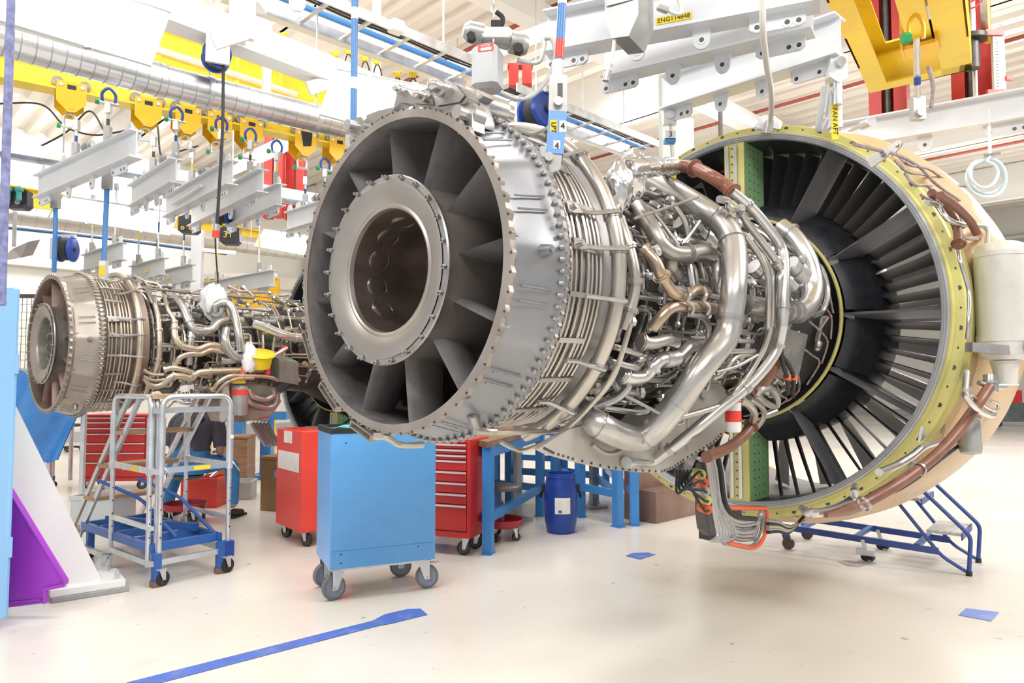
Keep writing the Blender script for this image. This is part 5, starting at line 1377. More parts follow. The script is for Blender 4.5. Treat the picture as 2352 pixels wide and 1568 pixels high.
for s in (-1, 1): MB().bar(m_ + V((.02 * s, 0, -.1)), p1 + V((.035 * s, 0, .05)), .022, .05, (1, 0, 0)).build('fork_leg', BEAMP, fr)
MB().bar(p0 + V((-.07, .02, -.12)), p1 + V((-.07, .02, .05)), .02, .03, (1, 0, 0)).build('safety_bar', GALV, fr)
lb = MB().box(m_ + V((-.012, -.034, -.13)), (.044, .003, .22)).build('yellow_label', YLABEL, fr)
MB().box(m_ + V((-.012, -.034, .13)), (.044, .003, .10)).build('yellow_tape', YLABEL, fr)
text(lb, 'FAN AFT', m_ + V((-.012, -.037, -.13)), (0, 0, -1), (1, 0, 0), .042, INK)
# rod at the left end of that beam
p0, p1 = L3.lerp(R3, .03) + V((0, 0, -.05)), at(1544, 378, L3.y)
lr = thing('core_rod', 'blue and white lifting rod numbered 3 behind the foil wrapped pipe', 'lifting rod', p1)
MB().prism([p0 + V(v) for v in ((-.045, -.03, .05), (.045, -.03, .05), (.045, -.03, -.06), (-.045, -.03, -.06))], V((0, .06, 0))).cyl(p0 + V((0, -.05, 0)), p0 + V((0, .05, 0)), .03, 14).build('upper_fork', BEAMP, lr)
MB().cyl(p1, p0, .016, 10).build('rod_shaft', GALV, lr)
for z, s, m in ((-.14, .06, WHITEP), (-.18, .03, BLUEP), (-.33, .05, WHITEP), (-.37, .05, BLUEP), (-.44, .04, YLABEL), (-.48, .03, BLUEP)):
    MB().box(p0 + V((0, 0, z)), (.075, .06, s)).build('coloured_block', m, lr)
text(lr, '3', p0 + V((0, -.034, -.14)), (1, 0, 0), UP, .055, INK)
# blue turbine rods
def lpt_rod(top, fork_top, blue_top, bot, Y, label, tab_text):
    t, f, b, e = at(*top, Y), at(*fork_top, Y), at(*blue_top, Y), at(*bot, Y - .02)
    root = thing('turbine_rod', label, 'lifting rod', e, 0, 'blue turbine lifting rods')
    MB().cyl(f, t, .0155, 12).build('blue_tube', BLUETUBE, root)
    k = f.lerp(t, .18)
    MB().cyl(k, k + (t - f) * .18, .0165, 12).build('red_tape', REDB, root)
    MB().cyl(f.lerp(t, .7), f.lerp(t, .74), .0165, 12).build('pale_tape', PAPER, root)
    MB().cyl(f + V((0, 0, -.03)), f + V((0, 0, .06)), .021, 6).build('lock_nut', GALV, root)
    fork = MB().bar(b, f, .062, .045, (0, 1, 0)).build('silver_fork', ALU, root)
    MB().box(f.lerp(b, .42) + V((.006, -.0235, 0)), (.018, .002, .05)).build('slot', STEEL_D, fork)
    MB().cyl(f.lerp(b, .75) + V((0, -.04, 0)), f.lerp(b, .75) + V((0, .04, 0)), .016, 12).build('fork_pin', STEEL, fork)
    bl = MB().bar(e + V((0, 0, .02)), b, .062, .048, (0, 1, 0)).build('blue_fork', BLUEP, root)
    w = b.lerp(e, .34)
    lb = MB().box(w + V((-.012, -.026, 0)), (.026, .002, .055)).build('yellow_label', YLABEL, bl)
    text(lb, 'LPT', w + V((-.012, -.0285, 0)), (0, 0, -1), (1, 0, 0), .024, INK)
    for q, ch in ((w + V((.02, -.026, .005)), tab_text), (b.lerp(e, .72) + V((.004, -.026, 0)), tab_text)):
        pl = MB().box(q, (.024, .002, .04)).build('number_plate', PAPER, bl)
        text(pl, ch, q + V((0, -.003, 0)), (1, 0, 0), UP, .032, INK)
    MB().prism([e + V(v) for v in ((-.05, -.02, .05), (.03, -.02, .05), (.02, -.02, -.03), (-.02, -.02, -.05), (-.05, -.02, -.02))], V((0, .04, 0))).cyl(e + V((-.02, -.035, .01)), e + V((-.02, .04, .01)), .016, 14).build('lug', ALU, root)
    return root
lpt_rod((1295, -60), (1282, 178), (1281, 262), (1273, 372), 2.50, 'blue lifting rod with LPT label at the right of the exhaust case', '4')
t, b = at(816, -60, 3.30), at(811, 322, 3.28)
rr = thing('turbine_rod', 'blue lifting rod at the left of the engine mount', 'lifting rod', b, 0, 'blue turbine lifting rods')
MB().cyl(b, t, .016, 12).build('blue_tube', BLUETUBE, rr)
for k in (.3, .72): MB().cyl(b.lerp(t, k), b.lerp(t, k + .07), .017, 12).build('pale_tape', PAPER, rr)
MB().box(b + V((0, 0, -.05)), (.06, .05, .14)).build('fork_end', ALU, rr)
# chain hoist over the mount, with its chain box
hc_ = at(1140, 88, 3.35)
ho = thing('chain_hoist', 'grey air chain hoist hanging on a chain above the engine mount', 'hoist', hc_ - V((0, 0, .1)))
ax = V((.93, .25, -.12)).normalized()
MB().lathe([(0, -.165), (.03, -.16), (.048, -.14), (.050, -.07), (.042, -.065), (.042, .06), (.052, .065), (.054, .13), (.040, .155), (0, .16)], hc_, ax, 28).build('hoist_body', ALU, ho)
MB().rbox(hc_ + V((0, -.05, .0)), (.15, .03, .05), None, .01).build('name_plate', mat('worn pale plate', (.72, .71, .68), .5, .2, .1, 10), ho)
MB().cyl(hc_ + ax * -.12 + V((0, -.03, -.05)), hc_ + ax * -.12 + V((0, -.07, -.05)), .022, 6).cyl(hc_ + ax * .11 + V((0, -.03, -.05)), hc_ + ax * .11 + V((0, -.07, -.05)), .025, 6).build('control_knob', RUBBER, ho)
def chain(root, p, q, m, pitch=.034, r=.0035):
    k = int((p - q).length / pitch)
    mb = MB()
    for i in range(k):
        c = p.lerp(q, (i + .5) / k)
        u = V((1, 0, 0)) if i % 2 else V((0, 1, 0))
        mb.tube([c + u * (.010 * cos(a)) + V((0, 0, pitch * .62 * sin(a))) for a in [j * PI / 5 for j in range(10)]], r, 5, closed=True)
    return tag(mb.build('chain', m, root), kind='stuff')
chain(ho, at(1132, -40, 3.35), hc_ + V((-.01, 0, .05)), GALV)
MB().tube(catmull([hc_ + V((0, 0, .13)), hc_ + V((.03, 0, .10)), hc_ + V((.02, 0, .06)), hc_ + V((-.02, 0, .05))], 5), .012, 8).box(hc_ + V((0, 0, .06)), (.05, .04, .04)).build('top_hook', RUBBER, ho)
chain(ho, hc_ + V((-.01, -.05, -.02)), hc_ + V((-.02, -.05, -.10)), GALV)
bx = at(1120, 160, 3.30)
cb = thing('chain_box', 'grey steel chain box with red label below the chain hoist', 'chain box', bx - V((0, 0, .11)))
R3_ = Matrix.Rotation(rad(-16), 3, 'Z')
MB().rbox(bx, (.125, .13, .21), R3_, .02).build('box_body', mat('dented grey paint', (0.50, 0.52, 0.54), .42, .2, .06, 5, dirt=(.36, .36, .37), dirt_amt=.5), cb)
lb = MB().box(bx + R3_ @ V((.012, -.066, .075)), (.075, .002, .035), R3_).build('red_label', REDB, cb)
MB().box(bx + R3_ @ V((.014, -.0675, .068)), (.052, .001, .013), R3_).build('white_field', PAPER, lb)
text(lb, 'KLM-00', bx + R3_ @ V((.012, -.068, .083)), R3_ @ V((1, 0, 0)), UP, .013, PAPER)
MB().box(bx + R3_ @ V((-.064, -.01, -.03)), (.002, .04, .07), R3_).build('yellow_label', YLABEL, cb)
P = [hc_ + ax * .1 + V((0, -.02, -.09)), hc_ + ax * .16 + V((0, -.02, -.09)), at(1240, 145, 3.35), at(1250, 110, 3.35), at(1248, 90, 3.35)]
MB().tube(fillet(P, .03), .010, 10).build('air_fitting', GALV, ho)
MB().tube(catmull([at(1250, 88, 3.35), at(1268, 92, 3.34), at(1275, 130, 3.33), at(1258, 180, 3.32), at(1225, 218, 3.3), at(1190, 228, 3.28), at(1150, 212, 3.27)], 6), .010, 10).build('air_hose', mat('grey hose', (.50, .51, .50), .45, 0, .05, 8), ho)
cable('red_strap', [at(1120, 232, 3.25), at(1128, 240, 3.2), at(1124, 262, 3.15)], .012, REDB, 'short red strap end behind the engine mount', 'strap')
# second hoist box at the top
b2 = at(1450, 30, 3.5)
h2 = thing('hoist_box', 'big cast grey hoist box at the top in front of the lifting beams', 'hoist', b2 - V((0, 0, .15)))
pr = [b2 + V(v) * 1.22 for v in ((-.115, -.03, .32), (.02, -.05, .32), (.02, -.05, -.03), (-.02, -.05, -.12), (-.085, -.03, -.12), (-.112, -.03, -.05))]
MB().prism(pr, V((.11, .18, .0))).build('cast_body', ALU, h2)
lb = MB().prism([b2 + V(v) * 1.22 for v in ((-.105, -.036, .10), (.0, -.051, .12), (.0, -.051, .03), (-.105, -.036, .01))], V((-.0005, -.002, 0))).build('worn_label', PAPER, h2)
text(lb, 'DS0.2', b2 + V((-.064, -.058, .08)), (.99, -.12, .05), UP, .05, mat('pale grey ink', (.6, .6, .6), .6, 0, 0, 4))
MB().tube(catmull([at(1412, 88, 3.48), at(1408, 120, 3.48), at(1400, 150, 3.48)], 4), .009, 8).build('short_hose', mat('clear hose', (.75, .75, .70), .25, 0, .05, 8), h2)
MB().cyl(at(1400, 148, 3.48), at(1391, 186, 3.48), .017, 12).cyl(at(1398, 156, 3.48), at(1396, 164, 3.48), .021, 6).build('coupling', STEEL_L, h2)
MB().tube(catmull([at(1508, 18, 3.55), at(1530, 22, 3.55), at(1556, 32, 3.55), at(1566, 20, 3.55), at(1545, -30, 3.55)], 5), .011, 8).build('hose', MATS['clear hose'], h2)
MB().cyl(at(1512, 17, 3.55), at(1534, 25, 3.55), .018, 8).build('fitting', STEEL_L, h2)
# white hose to the fan case and coiled hose
wh = [at(1753, -40, 3.42), at(1752, 60, 3.5), at(1760, 140, 3.75), at(1772, 220, 4.15), at(1770, 280, 4.55)]
w_ = thing('air_hose', 'white air hose hanging down to the top of the fan case', 'hose', wh[-1])
MB().tube(catmull(wh, 6), .017, 10).build('hose_tube', mat('ivory hose', (.78, .76, .72), .4, 0, .04, 8), w_)
MB().cyl(at(1770, 276, 4.55), at(1764, 305, 4.58), .024, 10).build('coupling', STEEL_L, w_)
crumple(at(1765, 285, 4.6), (.09, .03, .05), 4, 14, .3).build('plastic_wrap', PLASTIC, w_)
pts = [at(2272, 290, 4.6), at(2273, 355, 4.6)]
cc = at(2273, 402, 4.6)
for k in range(0, 34):
    a = rad(80 - k * 36)
    r = (.085, .125, .105, .13)[k // 10] + .002 * (k % 3)
    pts.append(cc + V((r * cos(a) + (-.03, .0, .02, .0)[k // 10], .022 * (k / 10), r * sin(a) + (.01, -.01, .0, -.015)[k // 10])))
ch = thing('coiled_hose', 'pale blue coiled hose hanging at the right edge', 'hose', cc - V((0, 0, .14)))
MB().tube(catmull(pts, 4), .010, 8).build('hose_tube', mat('pale blue hose', (.66, .80, .86), .3, 0, .04, 8), ch)
MB().cyl(at(2262, 357, 4.6), at(2296, 352, 4.6), .012, 8).build('hose_end', STEEL, ch)
MB().cyl(at(2272, 250, 4.6), at(2272, 292, 4.6), .004, 6).build('hook_wire', GALV, ch)
# shackle on the right beam and its rod
p = at(1985, 285, 5.35)
sk = thing('bow_shackle', 'grey bow shackle lying on the right lifting beam', 'shackle', p - V((0, 0, .05)))
MB().tube(catmull([p + V((.03, -.02, .0)), p + V((-.05, -.02, -.02)), p + V((-.12, -.01, -.05)), p + V((-.13, .02, -.05)), p + V((-.04, .05, -.01)), p + V((.03, .05, .01))], 5), .016, 8).build('bow', GALV, sk)
MB().cyl(p + V((.03, -.06, 0)), p + V((.03, .08, 0.02)), .035, 12).build('pin', GALV, sk)
# yellow crane with red masts
ZY = 4.15
P1, P2, P3, P4 = at_z(1935, 80, ZY), at_z(1998, 214, ZY), at_z(2233, 160, ZY), at_z(2110, 20, ZY)
cr = thing('travelling_crane', 'yellow travelling crane frame with red masts at the upper right', 'crane', (P2 + P3) / 2)
dirL = (P2 - P1).normalized()
back = P1 - dirL * 2.5
iw = (P3 - P2).normalized()
H = .36
def chan(a, b, inw, nm='side_beam', w=.16):
    mb = MB()
    ou = V((0, 0, H))
    mb.prism([a, b, b + inw * .015, a + inw * .015], ou)
    mb.prism([a, b, b + inw * w, a + inw * w], V((0, 0, .018)))
    mb.prism([a + ou, b + ou, b + inw * w + ou, a + inw * w + ou], V((0, 0, .018)))
    return mb.build(nm, YELP, cr)
chan(back, P2, iw)
chan(P3, P3 - dirL * 2.9, -iw, w=.22)
chan(P2, P3, -dirL, 'end_beam')
mid = P2.lerp(P3, .60) - dirL * .80
ibeam(MB(), mid - dirL * 2.8 + V((0, 0, .16)), mid + V((0, 0, .16)), .30, .17, .02).build('hoist_rail', YELP, cr)
text(cr, 'L 200', mid - dirL * .55 + V((0, 0, .17)) - iw * .012, dirL, UP, .15, INK)
tc = mid - dirL * .06
tr = MB()
for s in (-1, 1): tr.box(tc + iw * (.12 * s) + V((0, 0, .08)), (.02, .22, .30), Matrix.Rotation(-math.atan2(dirL.x, dirL.y), 3, 'Z'))
tr.bar(tc - iw * .13 + V((0, 0, -.05)), tc + iw * .13 + V((0, 0, -.05)), .16, .03).build('rail_trolley', YELO, cr)
MB().cyl(tc + iw * .07 + V((0, 0, .10)) + dirL * .06, tc + iw * .12 + V((0, 0, .10)) + dirL * .06, .08, 20).build('trolley_wheel', RUBBER, cr)
MB().cyl(P3 + dirL * .12 + V((0, 0, .05)), P3 + dirL * .12 + V((0, 0, .30)), .06, 16).cyl(P3 + dirL * .12 + V((0, 0, .30)), P3 + dirL * .12 + V((0, 0, .34)), .12, 24).build('lift_gear', STEEL_D, cr)
MB().bar(P3 - dirL * 2.4 + V((0, 0, .5)) + iw * .1, P3 + dirL * .25 + V((0, 0, .40)) + iw * .1, .05, .05).build('hose_rail', GALV, cr)
MB().cyl(P3 - dirL * 2.4 + V((0, 0, .44)) - iw * .1, P3 - dirL * .1 + V((0, 0, .36)) - iw * .1, .05, 12).build('cover_tube', YELP, cr)
sp = []
for i in range(15 * 10):
    a = 2 * PI * i / 10
    q = P3.lerp(P3 - dirL * 1.9, i / 150) + V((0, 0, .42)) + iw * .02 - dirL * .35
    sp.append(q + iw * (.085 * cos(a)) + UP * (.085 * sin(a)))
MB().tube(sp, .008, 6).build('spiral_hose', mat('red spiral hose', (.72, .10, .14), .35, 0, .05, 5), cr)
MB().tube(fillet([P3 + dirL * .25 + iw * .12 + V((0, 0, .3)), P3 + dirL * .25 + iw * .12 + V((0, 0, .75)), P3 - dirL * .2 + iw * .12 + V((0, 0, .75))], .05), .025, 6).build('guard_bow', YELP, cr)
def mast(c, zb, w, nm='mast'):
    mb = MB()
    u, n = iw, dirL
    for s in (-1, 1):
        q = c + u * (s * w * .33)
        mb.prism([q + u * (-.5 * w * .34) - n * .0, q + u * (.5 * w * .34) - n * .0, q + u * (.5 * w * .34) + n * .10, q + u * (-.5 * w * .34) + n * .10], V((0, 0, ZC - zb)))
    mb.prism([c - u * w * .5 + n * .10, c + u * w * .5 + n * .10, c + u * w * .5 + n * .13, c - u * w * .5 + n * .13], V((0, 0, ZC - zb)))
    mb.prism([c + u * w * .48 - n * .08, c + u * w * .52 - n * .08, c + u * w * .52 + n * .26, c + u * w * .48 + n * .26], V((0, 0, ZC - zb)))
    o = mb.build(nm, REDC, cr)
    MB().cyl(c + n * .05, c + n * .05 + V((0, 0, ZC - zb)), .035, 12).build('lead_screw', STEEL_D, o)
q = at(2040, 288, 7.0)
mast(V((q.x, q.y, q.z)), q.z, .34)
q = at(2233, 250, 6.5)
mast(V((q.x, q.y, q.z)), q.z, .32)
MB().cyl(at(2296, -40, 6.2), at(2268, 120, 6.2), .02, 8).build('conduit', GALV, cr) if False else None
p = at(2293, 145, 6.1)
sc_ = thing('scale_board', 'white scale board on red brackets beside the right crane mast', 'scale', p - V((0, 0, .30)))
MB().box(p, (.10, .03, .56)).build('board', WHITEP, sc_)
tk_ = MB()
for i in range(18): tk_.box(p + V((-.02, -.016, -.24 + i * .028)), (.03 if i % 3 == 0 else .018, .002, .004))
tk_.build('tick_marks', INK, sc_)
for z in (.26, -.27): MB().box(p + V((-.04, -.02, z)), (.16, .03, .05)).build('red_bracket', REDB, sc_)
MB().box(p + V((.07, -.02, -.14)), (.05, .03, .04)).build('red_pointer', REDB, sc_)
MB().cyl(p + V((-.14, .1, -.5)), p + V((-.14, .1, 1.2)), .02, 8).build('conduit', GALV, sc_)
# rod from the trolley to the right beam
p0, p1 = at(2105, 88, 4.95), at(2108, 262, 5.2)
rr = thing('trolley_rod', 'silver rod with a green nut from the crane trolley to the right lifting beam', 'lifting rod', p1)
MB().cyl(p1 + V((0, 0, .1)), p0, .022, 10).build('rod_shaft', GALV, rr)
MB().box(p1 + V((0, 0, .04)), (.09, .06, .17)).cyl(p1 + V((0, -.05, .0)), p1 + V((0, .05, 0)), .03, 10).build('lower_fork', ALU, rr)
MB().cyl(p1.lerp(p0, .4), p1.lerp(p0, .5), .0235, 10).build('blue_tape', BLUED, rr)
MB().tube(catmull([p0 + V((-.05, 0, 0)), p0 + V((-.05, 0, .1)), p0 + V((0, 0, .17)), p0 + V((.05, 0, .1)), p0 + V((.05, 0, 0))], 5), .015, 8).build('bow', YELO, rr)
MB().cyl(p0 + V((-.10, 0, 0)), p0 + V((-.05, 0, 0)), .04, 6).build('green_nut', MATS['green nut'], rr)
MB().tube(catmull([p1 + V((.10, 0, .05)), p1 + V((.12, 0, .2)), p1 + V((.09, 0, .36))], 4), .016, 8).build('braided_cable', WIREW, rr)
# red masts of the rear crane at the left
for x, y0, y1, Y, lab in ((630, 350, 500, 11.0, 'left red mast of the rear crane behind the hanging beams'), (680, 352, 505, 11.3, 'red mast of the rear crane behind the black patched trolley'), (1195, 150, 196, 9.5, 'red mast behind the chain box at the top')):
    a, b = at(x, y0, Y), at(x, y1, Y)
    m = thing('crane_mast', lab, 'crane mast', b, 0, 'red crane masts')
    for s, w in ((-1, .13), (1, .13)): MB().box((a.x + s * .09, Y + (.06 if s < 0 else 0), (a.z + 1.4 + b.z) / 2 if x < 1000 else (a.z + b.z) / 2), (w, .14, a.z - b.z + (1.4 if x < 1000 else 0))).build('column', REDC, m)
    MB().box((a.x, Y + .08, a.z + .02), (.34, .16, .03)).build('cap', REDC, m)
MB().cyl(at(1655, 230, 8), at(1655, 330, 8), .02, 8)
# white columns behind the foil
p = at(1530, 300, 9.0)
co = thing('hall_column', 'pale green grey steel column behind the lifting beams', 'column', V((p.x, p.y, 0)))
MB().box((p.x, p.y, ZC / 2), (.14, .22, ZC)).build('shaft', mat('pale green grey paint', (.62, .70, .68), .45, 0, .03, 3), co)
MB().box((p.x + .21, p.y + .05, 2.4), (.26, .2, 4.8)).build('white_casing', WHITEP, co)
cable('hanging_cable', [at(1654, 228, 7.5), at(1655, 290, 7.5), at(1655, 335, 7.5)], .022, STEEL_D, 'dark cable hanging behind the fan case top')
# ---------------------------------------------------------------- floor level
def caster(root, c, r, yaw, swivel=True, tyre=RUBBER, hub=WHEELG, brake=False):
    """wheel standing on the floor under c, plate height given by c.z"""
    d = V((cos(yaw), sin(yaw), 0))
    ax = V((-sin(yaw), cos(yaw), 0))
    w = V((c.x, c.y, r)) + d * (r * .35)
    cs = MB()
    for s in (-1, 1):
        o = ax * (r * .34 * s)
        cs.prism([V((c.x, c.y, c.z)) - d * r * .5 + o, V((c.x, c.y, c.z)) + d * r * .55 + o, w + d * r * .22 + V((0, 0, -r * .18)) + o, w - d * r * .22 + V((0, 0, -r * .18)) + o], ax * (.004 * s))
    cs.box((c.x, c.y, c.z - .004), (r * 1.3, r * 1.0, .008), Matrix.Rotation(yaw, 3, 'Z'))
    k = cs.build('caster', GALV, root)
    MB().lathe([(r * .78, -r * .27), (r * .97, -r * .25), (r, -r * .12), (r, r * .12), (r * .97, r * .25), (r * .78, r * .27)], w, ax, 28).build('tyre', tyre, k)
    MB().lathe([(0, -r * .24), (r * .2, -r * .26), (r * .6, -r * .20), (r * .78, -r * .26), (r * .78, r * .26), (r * .6, r * .20), (r * .2, r * .26), (0, r * .24)], w, ax, 24).build('wheel_hub', hub, k)
    MB().cyl(w - ax * r * .42, w + ax * r * .42, r * .10, 8).build('axle', STEEL, k)
    if brake: MB().box(V((c.x, c.y, c.z - .03)) + d * r * .9, (r * 1.1, r * .5, .012), Matrix.Rotation(yaw, 3, 'Z')).build('brake_pedal', GALV, k)
    return k
class Fr:
    """local frame: origin o on the floor, u along the front, v to the back"""
    def __init__(s, o, u, rz=None):
        s.o, s.u = V((o.x, o.y, 0)), V((u.x, u.y, 0)).normalized()
        s.v = V((-s.u.y, s.u.x, 0))
        s.R = Matrix((s.u, s.v, UP)).transposed()
        s.rz = math.atan2(s.u.y, s.u.x)
    def p(s, a, b, c): return s.o + s.u * a + s.v * b + UP * c
    def box(s, mb, a0, a1, b0, b1, c0, c1):
        return mb.box(s.p((a0 + a1) / 2, (b0 + b1) / 2, (c0 + c1) / 2), (a1 - a0, b1 - b0, c1 - c0), s.R)
    def rbox(s, mb, a0, a1, b0, b1, c0, c1, b=.008):
        return mb.rbox(s.p((a0 + a1) / 2, (b0 + b1) / 2, (c0 + c1) / 2), (a1 - a0, b1 - b0, c1 - c0), s.R, b)

# blue cabinet trolley
n0, n1 = at_z(757, 1310, .215), at_z(1000, 1283, .215)
f = Fr(n0, n1 - n0)
W, D = (n1 - n0).length, .50
t = thing('cabinet_trolley', 'tall plain blue cabinet trolley on grey wheels under the exhaust', 'trolley', f.p(W / 2, D / 2, 0), f.rz)
ZT = 1.165
CABM = mat('cabinet blue', (0.13, 0.40, 0.82), .30, 0, .04, 2.5, dirt=(0.07, 0.26, 0.58), dirt_amt=.35)
bd = f.rbox(MB(), 0, W, 0, D, .215, ZT - .035, .006).build('body', CABM, t)
rim = MB()
f.box(rim, -.002, W + .002, -.002, .02, ZT - .035, ZT); f.box(rim, -.002, W + .002, D - .02, D + .002, ZT - .035, ZT)
f.box(rim, -.002, .02, .02, D - .02, ZT - .035, ZT); f.box(rim, W - .02, W + .002, .02, D - .02, ZT - .035, ZT)
rim.build('top_rim', RUBBER, t)
f.box(MB(), .02, W - .02, .02, D - .02, ZT - .036, ZT - .02).build('top_tray', mat('dark tray', (.06, .08, .12), .5, 0, .1, 6), t)
for a, c in ((.075, .315), (.075, .255), (W - .13, .315), (.10, ZT - .10)):
    MB().cyl(f.p(a, -.001, c), f.p(a, .004, c), .0055, 10).build('screw_hole', INK, bd)
f.box(MB(), .01, W - .01, -.0015, .001, .335, .338).build('seam', mat('cabinet seam', (.07, .25, .55), .4, 0, .05, 4), bd)
f.box(MB(), .03, W - .03, .03, D - .03, .195, .215).build('base_frame', GALV, t)
for a, b, yw, br in ((.07, .07, f.rz + rad(190), False), (.07, D - .07, f.rz + rad(200), False), (W - .07, .07, f.rz - rad(12), True), (W - .10, D - .07, f.rz + rad(170), False)):
    caster(t, f.p(a, b, .205), .083, yw, tyre=mat('grey tyre', (.17, .18, .20), .55, 0, .1, 8), hub=WHEELG, brake=br)
cl = crumple(f.p(W * .30, .18, ZT - .008), (.12, .09, .016), 5, 16, .5)
solo('cleaning_cloth', cl, AQUA, 'turquoise cloth on top of the blue cabinet trolley', 'cloth')
cl = crumple(f.p(W * .42, .13, ZT + .002), (.10, .08, .025), 8, 16, .5)
solo('cleaning_cloth', cl, PAPER, 'white crumpled cloth on top of the blue cabinet trolley', 'cloth')

def tool_chest(o, u, W, D, z0, z1, rows, label, m, wr=.06, handles=True, group='red tool chests'):
    f = Fr(o, u)
    t = thing('tool_chest', label, 'tool chest', f.p(W / 2, D / 2, 0), f.rz, group)
    fr_ = MB()
    f.box(fr_, 0, W, .02, D, z0, z1)
    for a in (0, W - .03): f.box(fr_, a, a + .03, 0, .02, z0, z1)
    f.box(fr_, .03, W - .03, 0, .02, z0, z0 + .05); f.box(fr_, .03, W - .03, 0, .02, z1 - .025, z1)
    fr_.build('body', m, t)
    z, tot = z0 + .055, sum(rows)
    hh = z1 - .03 - z0 - .055
    for r in rows:
        h = hh * r / tot
        dr = f.rbox(MB(), .036, W - .036, -.004, .018, z + .004, z + h - .004, .004).build('drawer', m, t)
        if handles: f.rbox(MB(), .036, W - .036, -.022, -.003, z + h - .022, z + h - .008, .004).build('handle', mat('pale trim strip', (.72, .70, .68), .3, .4, .05, 6), dr)
        z += h
    for a in (.07, W - .07):
        for b in (.08, D - .08): caster(t, f.p(a, b, z0), wr, f.rz + rad(200 if a > .2 else 150), hub=STEEL_D)
    return f, t
r1 = at_z(1097, 1239, .155)
u = V((.93, -.36, 0)).normalized()
f, t = tool_chest(r1 - u * .79, u, .72, .40, .155, .985, (2.4, 1, 1, 1, 1, .5, .5, .5), 'red tool chest with many pale drawer strips beside the blue workbench', REDP)
text(t, 'O', f.p(.30, -.006, .80), f.u, UP, .03, INK)
r0 = ground(186, 1126)
f, t = tool_chest(V((r0.x, r0.y, 0)), V((1, .06, 0)), .86, .5, .12, 1.02, (1.6, 1, 1, 1, .6, .6, .5), 'red tool chest at the left behind the step platform', REDP, .065)
c0 = ground(632, 1232)
f = Fr(V((c0.x, c0.y, 0)), V((.62, -.78, 0)))
t = thing('tool_cabinet', 'bright red plain cabinet with paper labels behind the blue cabinet trolley', 'cabinet', f.p(.3, .25, 0), f.rz)
f.rbox(MB(), 0, .62, 0, .5, .13, 1.035, .008).build('body', REDB, t)
for a0, a1, c0_, c1_ in ((.05, .55, .66, .83), (.19, .38, .91, 1.02)): f.box(MB(), a0, a1, -.003, .001, c0_, c1_).build('paper_label', PAPER, t)
for a in (.07, .55):
    for b in (.07, .43): caster(t, f.p(a, b, .13), .06, f.rz + rad(20), hub=STEEL_D)
for a in (.2, .35, .5): MB().cyl(f.p(a, .2, 1.04), f.p(a + .12, .25, 1.045), .012, 8).build('loose_tool', STEEL, t)

# blue workbenches
def bench(legs, zt, label, top=True, rails=(.42,), w=.085, pairs=((0, 1), (1, 2), (2, 3), (3, 0))):
    P = [V((x, y, 0)) for x, y in legs]
    c = sum(P, V((0, 0, 0))) / 4
    t = thing('workbench', label, 'workbench', c, 0, 'blue workbenches')
    u = (P[1] - P[0]).normalized()
    R = Matrix.Rotation(math.atan2(u.y, u.x), 3, 'Z')
    for p in P:
        l = MB().box(p + V((0, 0, zt / 2)), (w, w, zt), R).build('leg', BLUEP, t)
        MB().box(p + V((0, 0, .006)), (w * 1.5, w * 1.1, .012), R).build('foot_plate', BLUEP, l)
    for z in rails:
        for i, j in pairs:
            a, b = P[i], P[j]
            MB().bar(a + V((0, 0, z)), b + V((0, 0, z)), .05, .075).build('rail', BLUEP, t)
    for i, j in ((0, 1), (1, 2), (2, 3), (3, 0)): MB().bar(P[i] + V((0, 0, zt - .05)), P[j] + V((0, 0, zt - .05)), .05, .09).build('apron', BLUEP, t)
    if top:
        q = [c + (p - c) * 1.12 + V((0, 0, zt)) for p in P]
        MB().prism(q, V((0, 0, .05))).build('bench_top', WOOD, t)
    return t
bench([(-.205, 6.29), (.31, 8.02), (-.19, 8.43), (-.68, 7.25)], .92, 'blue workbench with wooden top beside the red tool chest', rails=(.30,))
bench([(.745, 7.95), (1.08, 7.42), (1.0, 8.85), (.66, 9.35)], .95, 'blue workbench behind the blue drum', rails=(.33,))
bench([(1.26, 7.51), (1.235, 9.57), (1.9, 9.65), (1.95, 8.8)], .95, 'blue workbench left of the wooden step box', rails=(.33, .62), w=.09, pairs=((0, 1), (1, 2), (2, 3)))
bench([(-.03, 8.62), (.50, 8.35), (.58, 9.9), (.1, 10.1)], .95, 'blue workbench farthest back under the engine', rails=(.42,))
for x, y, Y, lab in ((1189, 1195, 7.6, 'grey steel prop with base plate behind the blue drum on its left'), (1363, 1166, 8.4, 'grey steel prop with base plate right of the blue drum')):
    p = ground(x, y)
    t = thing('steel_prop', lab, 'prop', V((p.x, p.y, 0)), 0, 'grey steel props')
    MB().box((p.x, p.y, .75), (.065, .065, 1.5), Matrix.Rotation(.5, 3, 'Z')).build('post_shaft', mat('grey prop steel', (.36, .38, .40), .4, .6, .1, 8), t)
    MB().box((p.x, p.y, .015), (.24, .24, .03), Matrix.Rotation(.5, 3, 'Z')).build('base_plate', MATS['grey prop steel'], t)
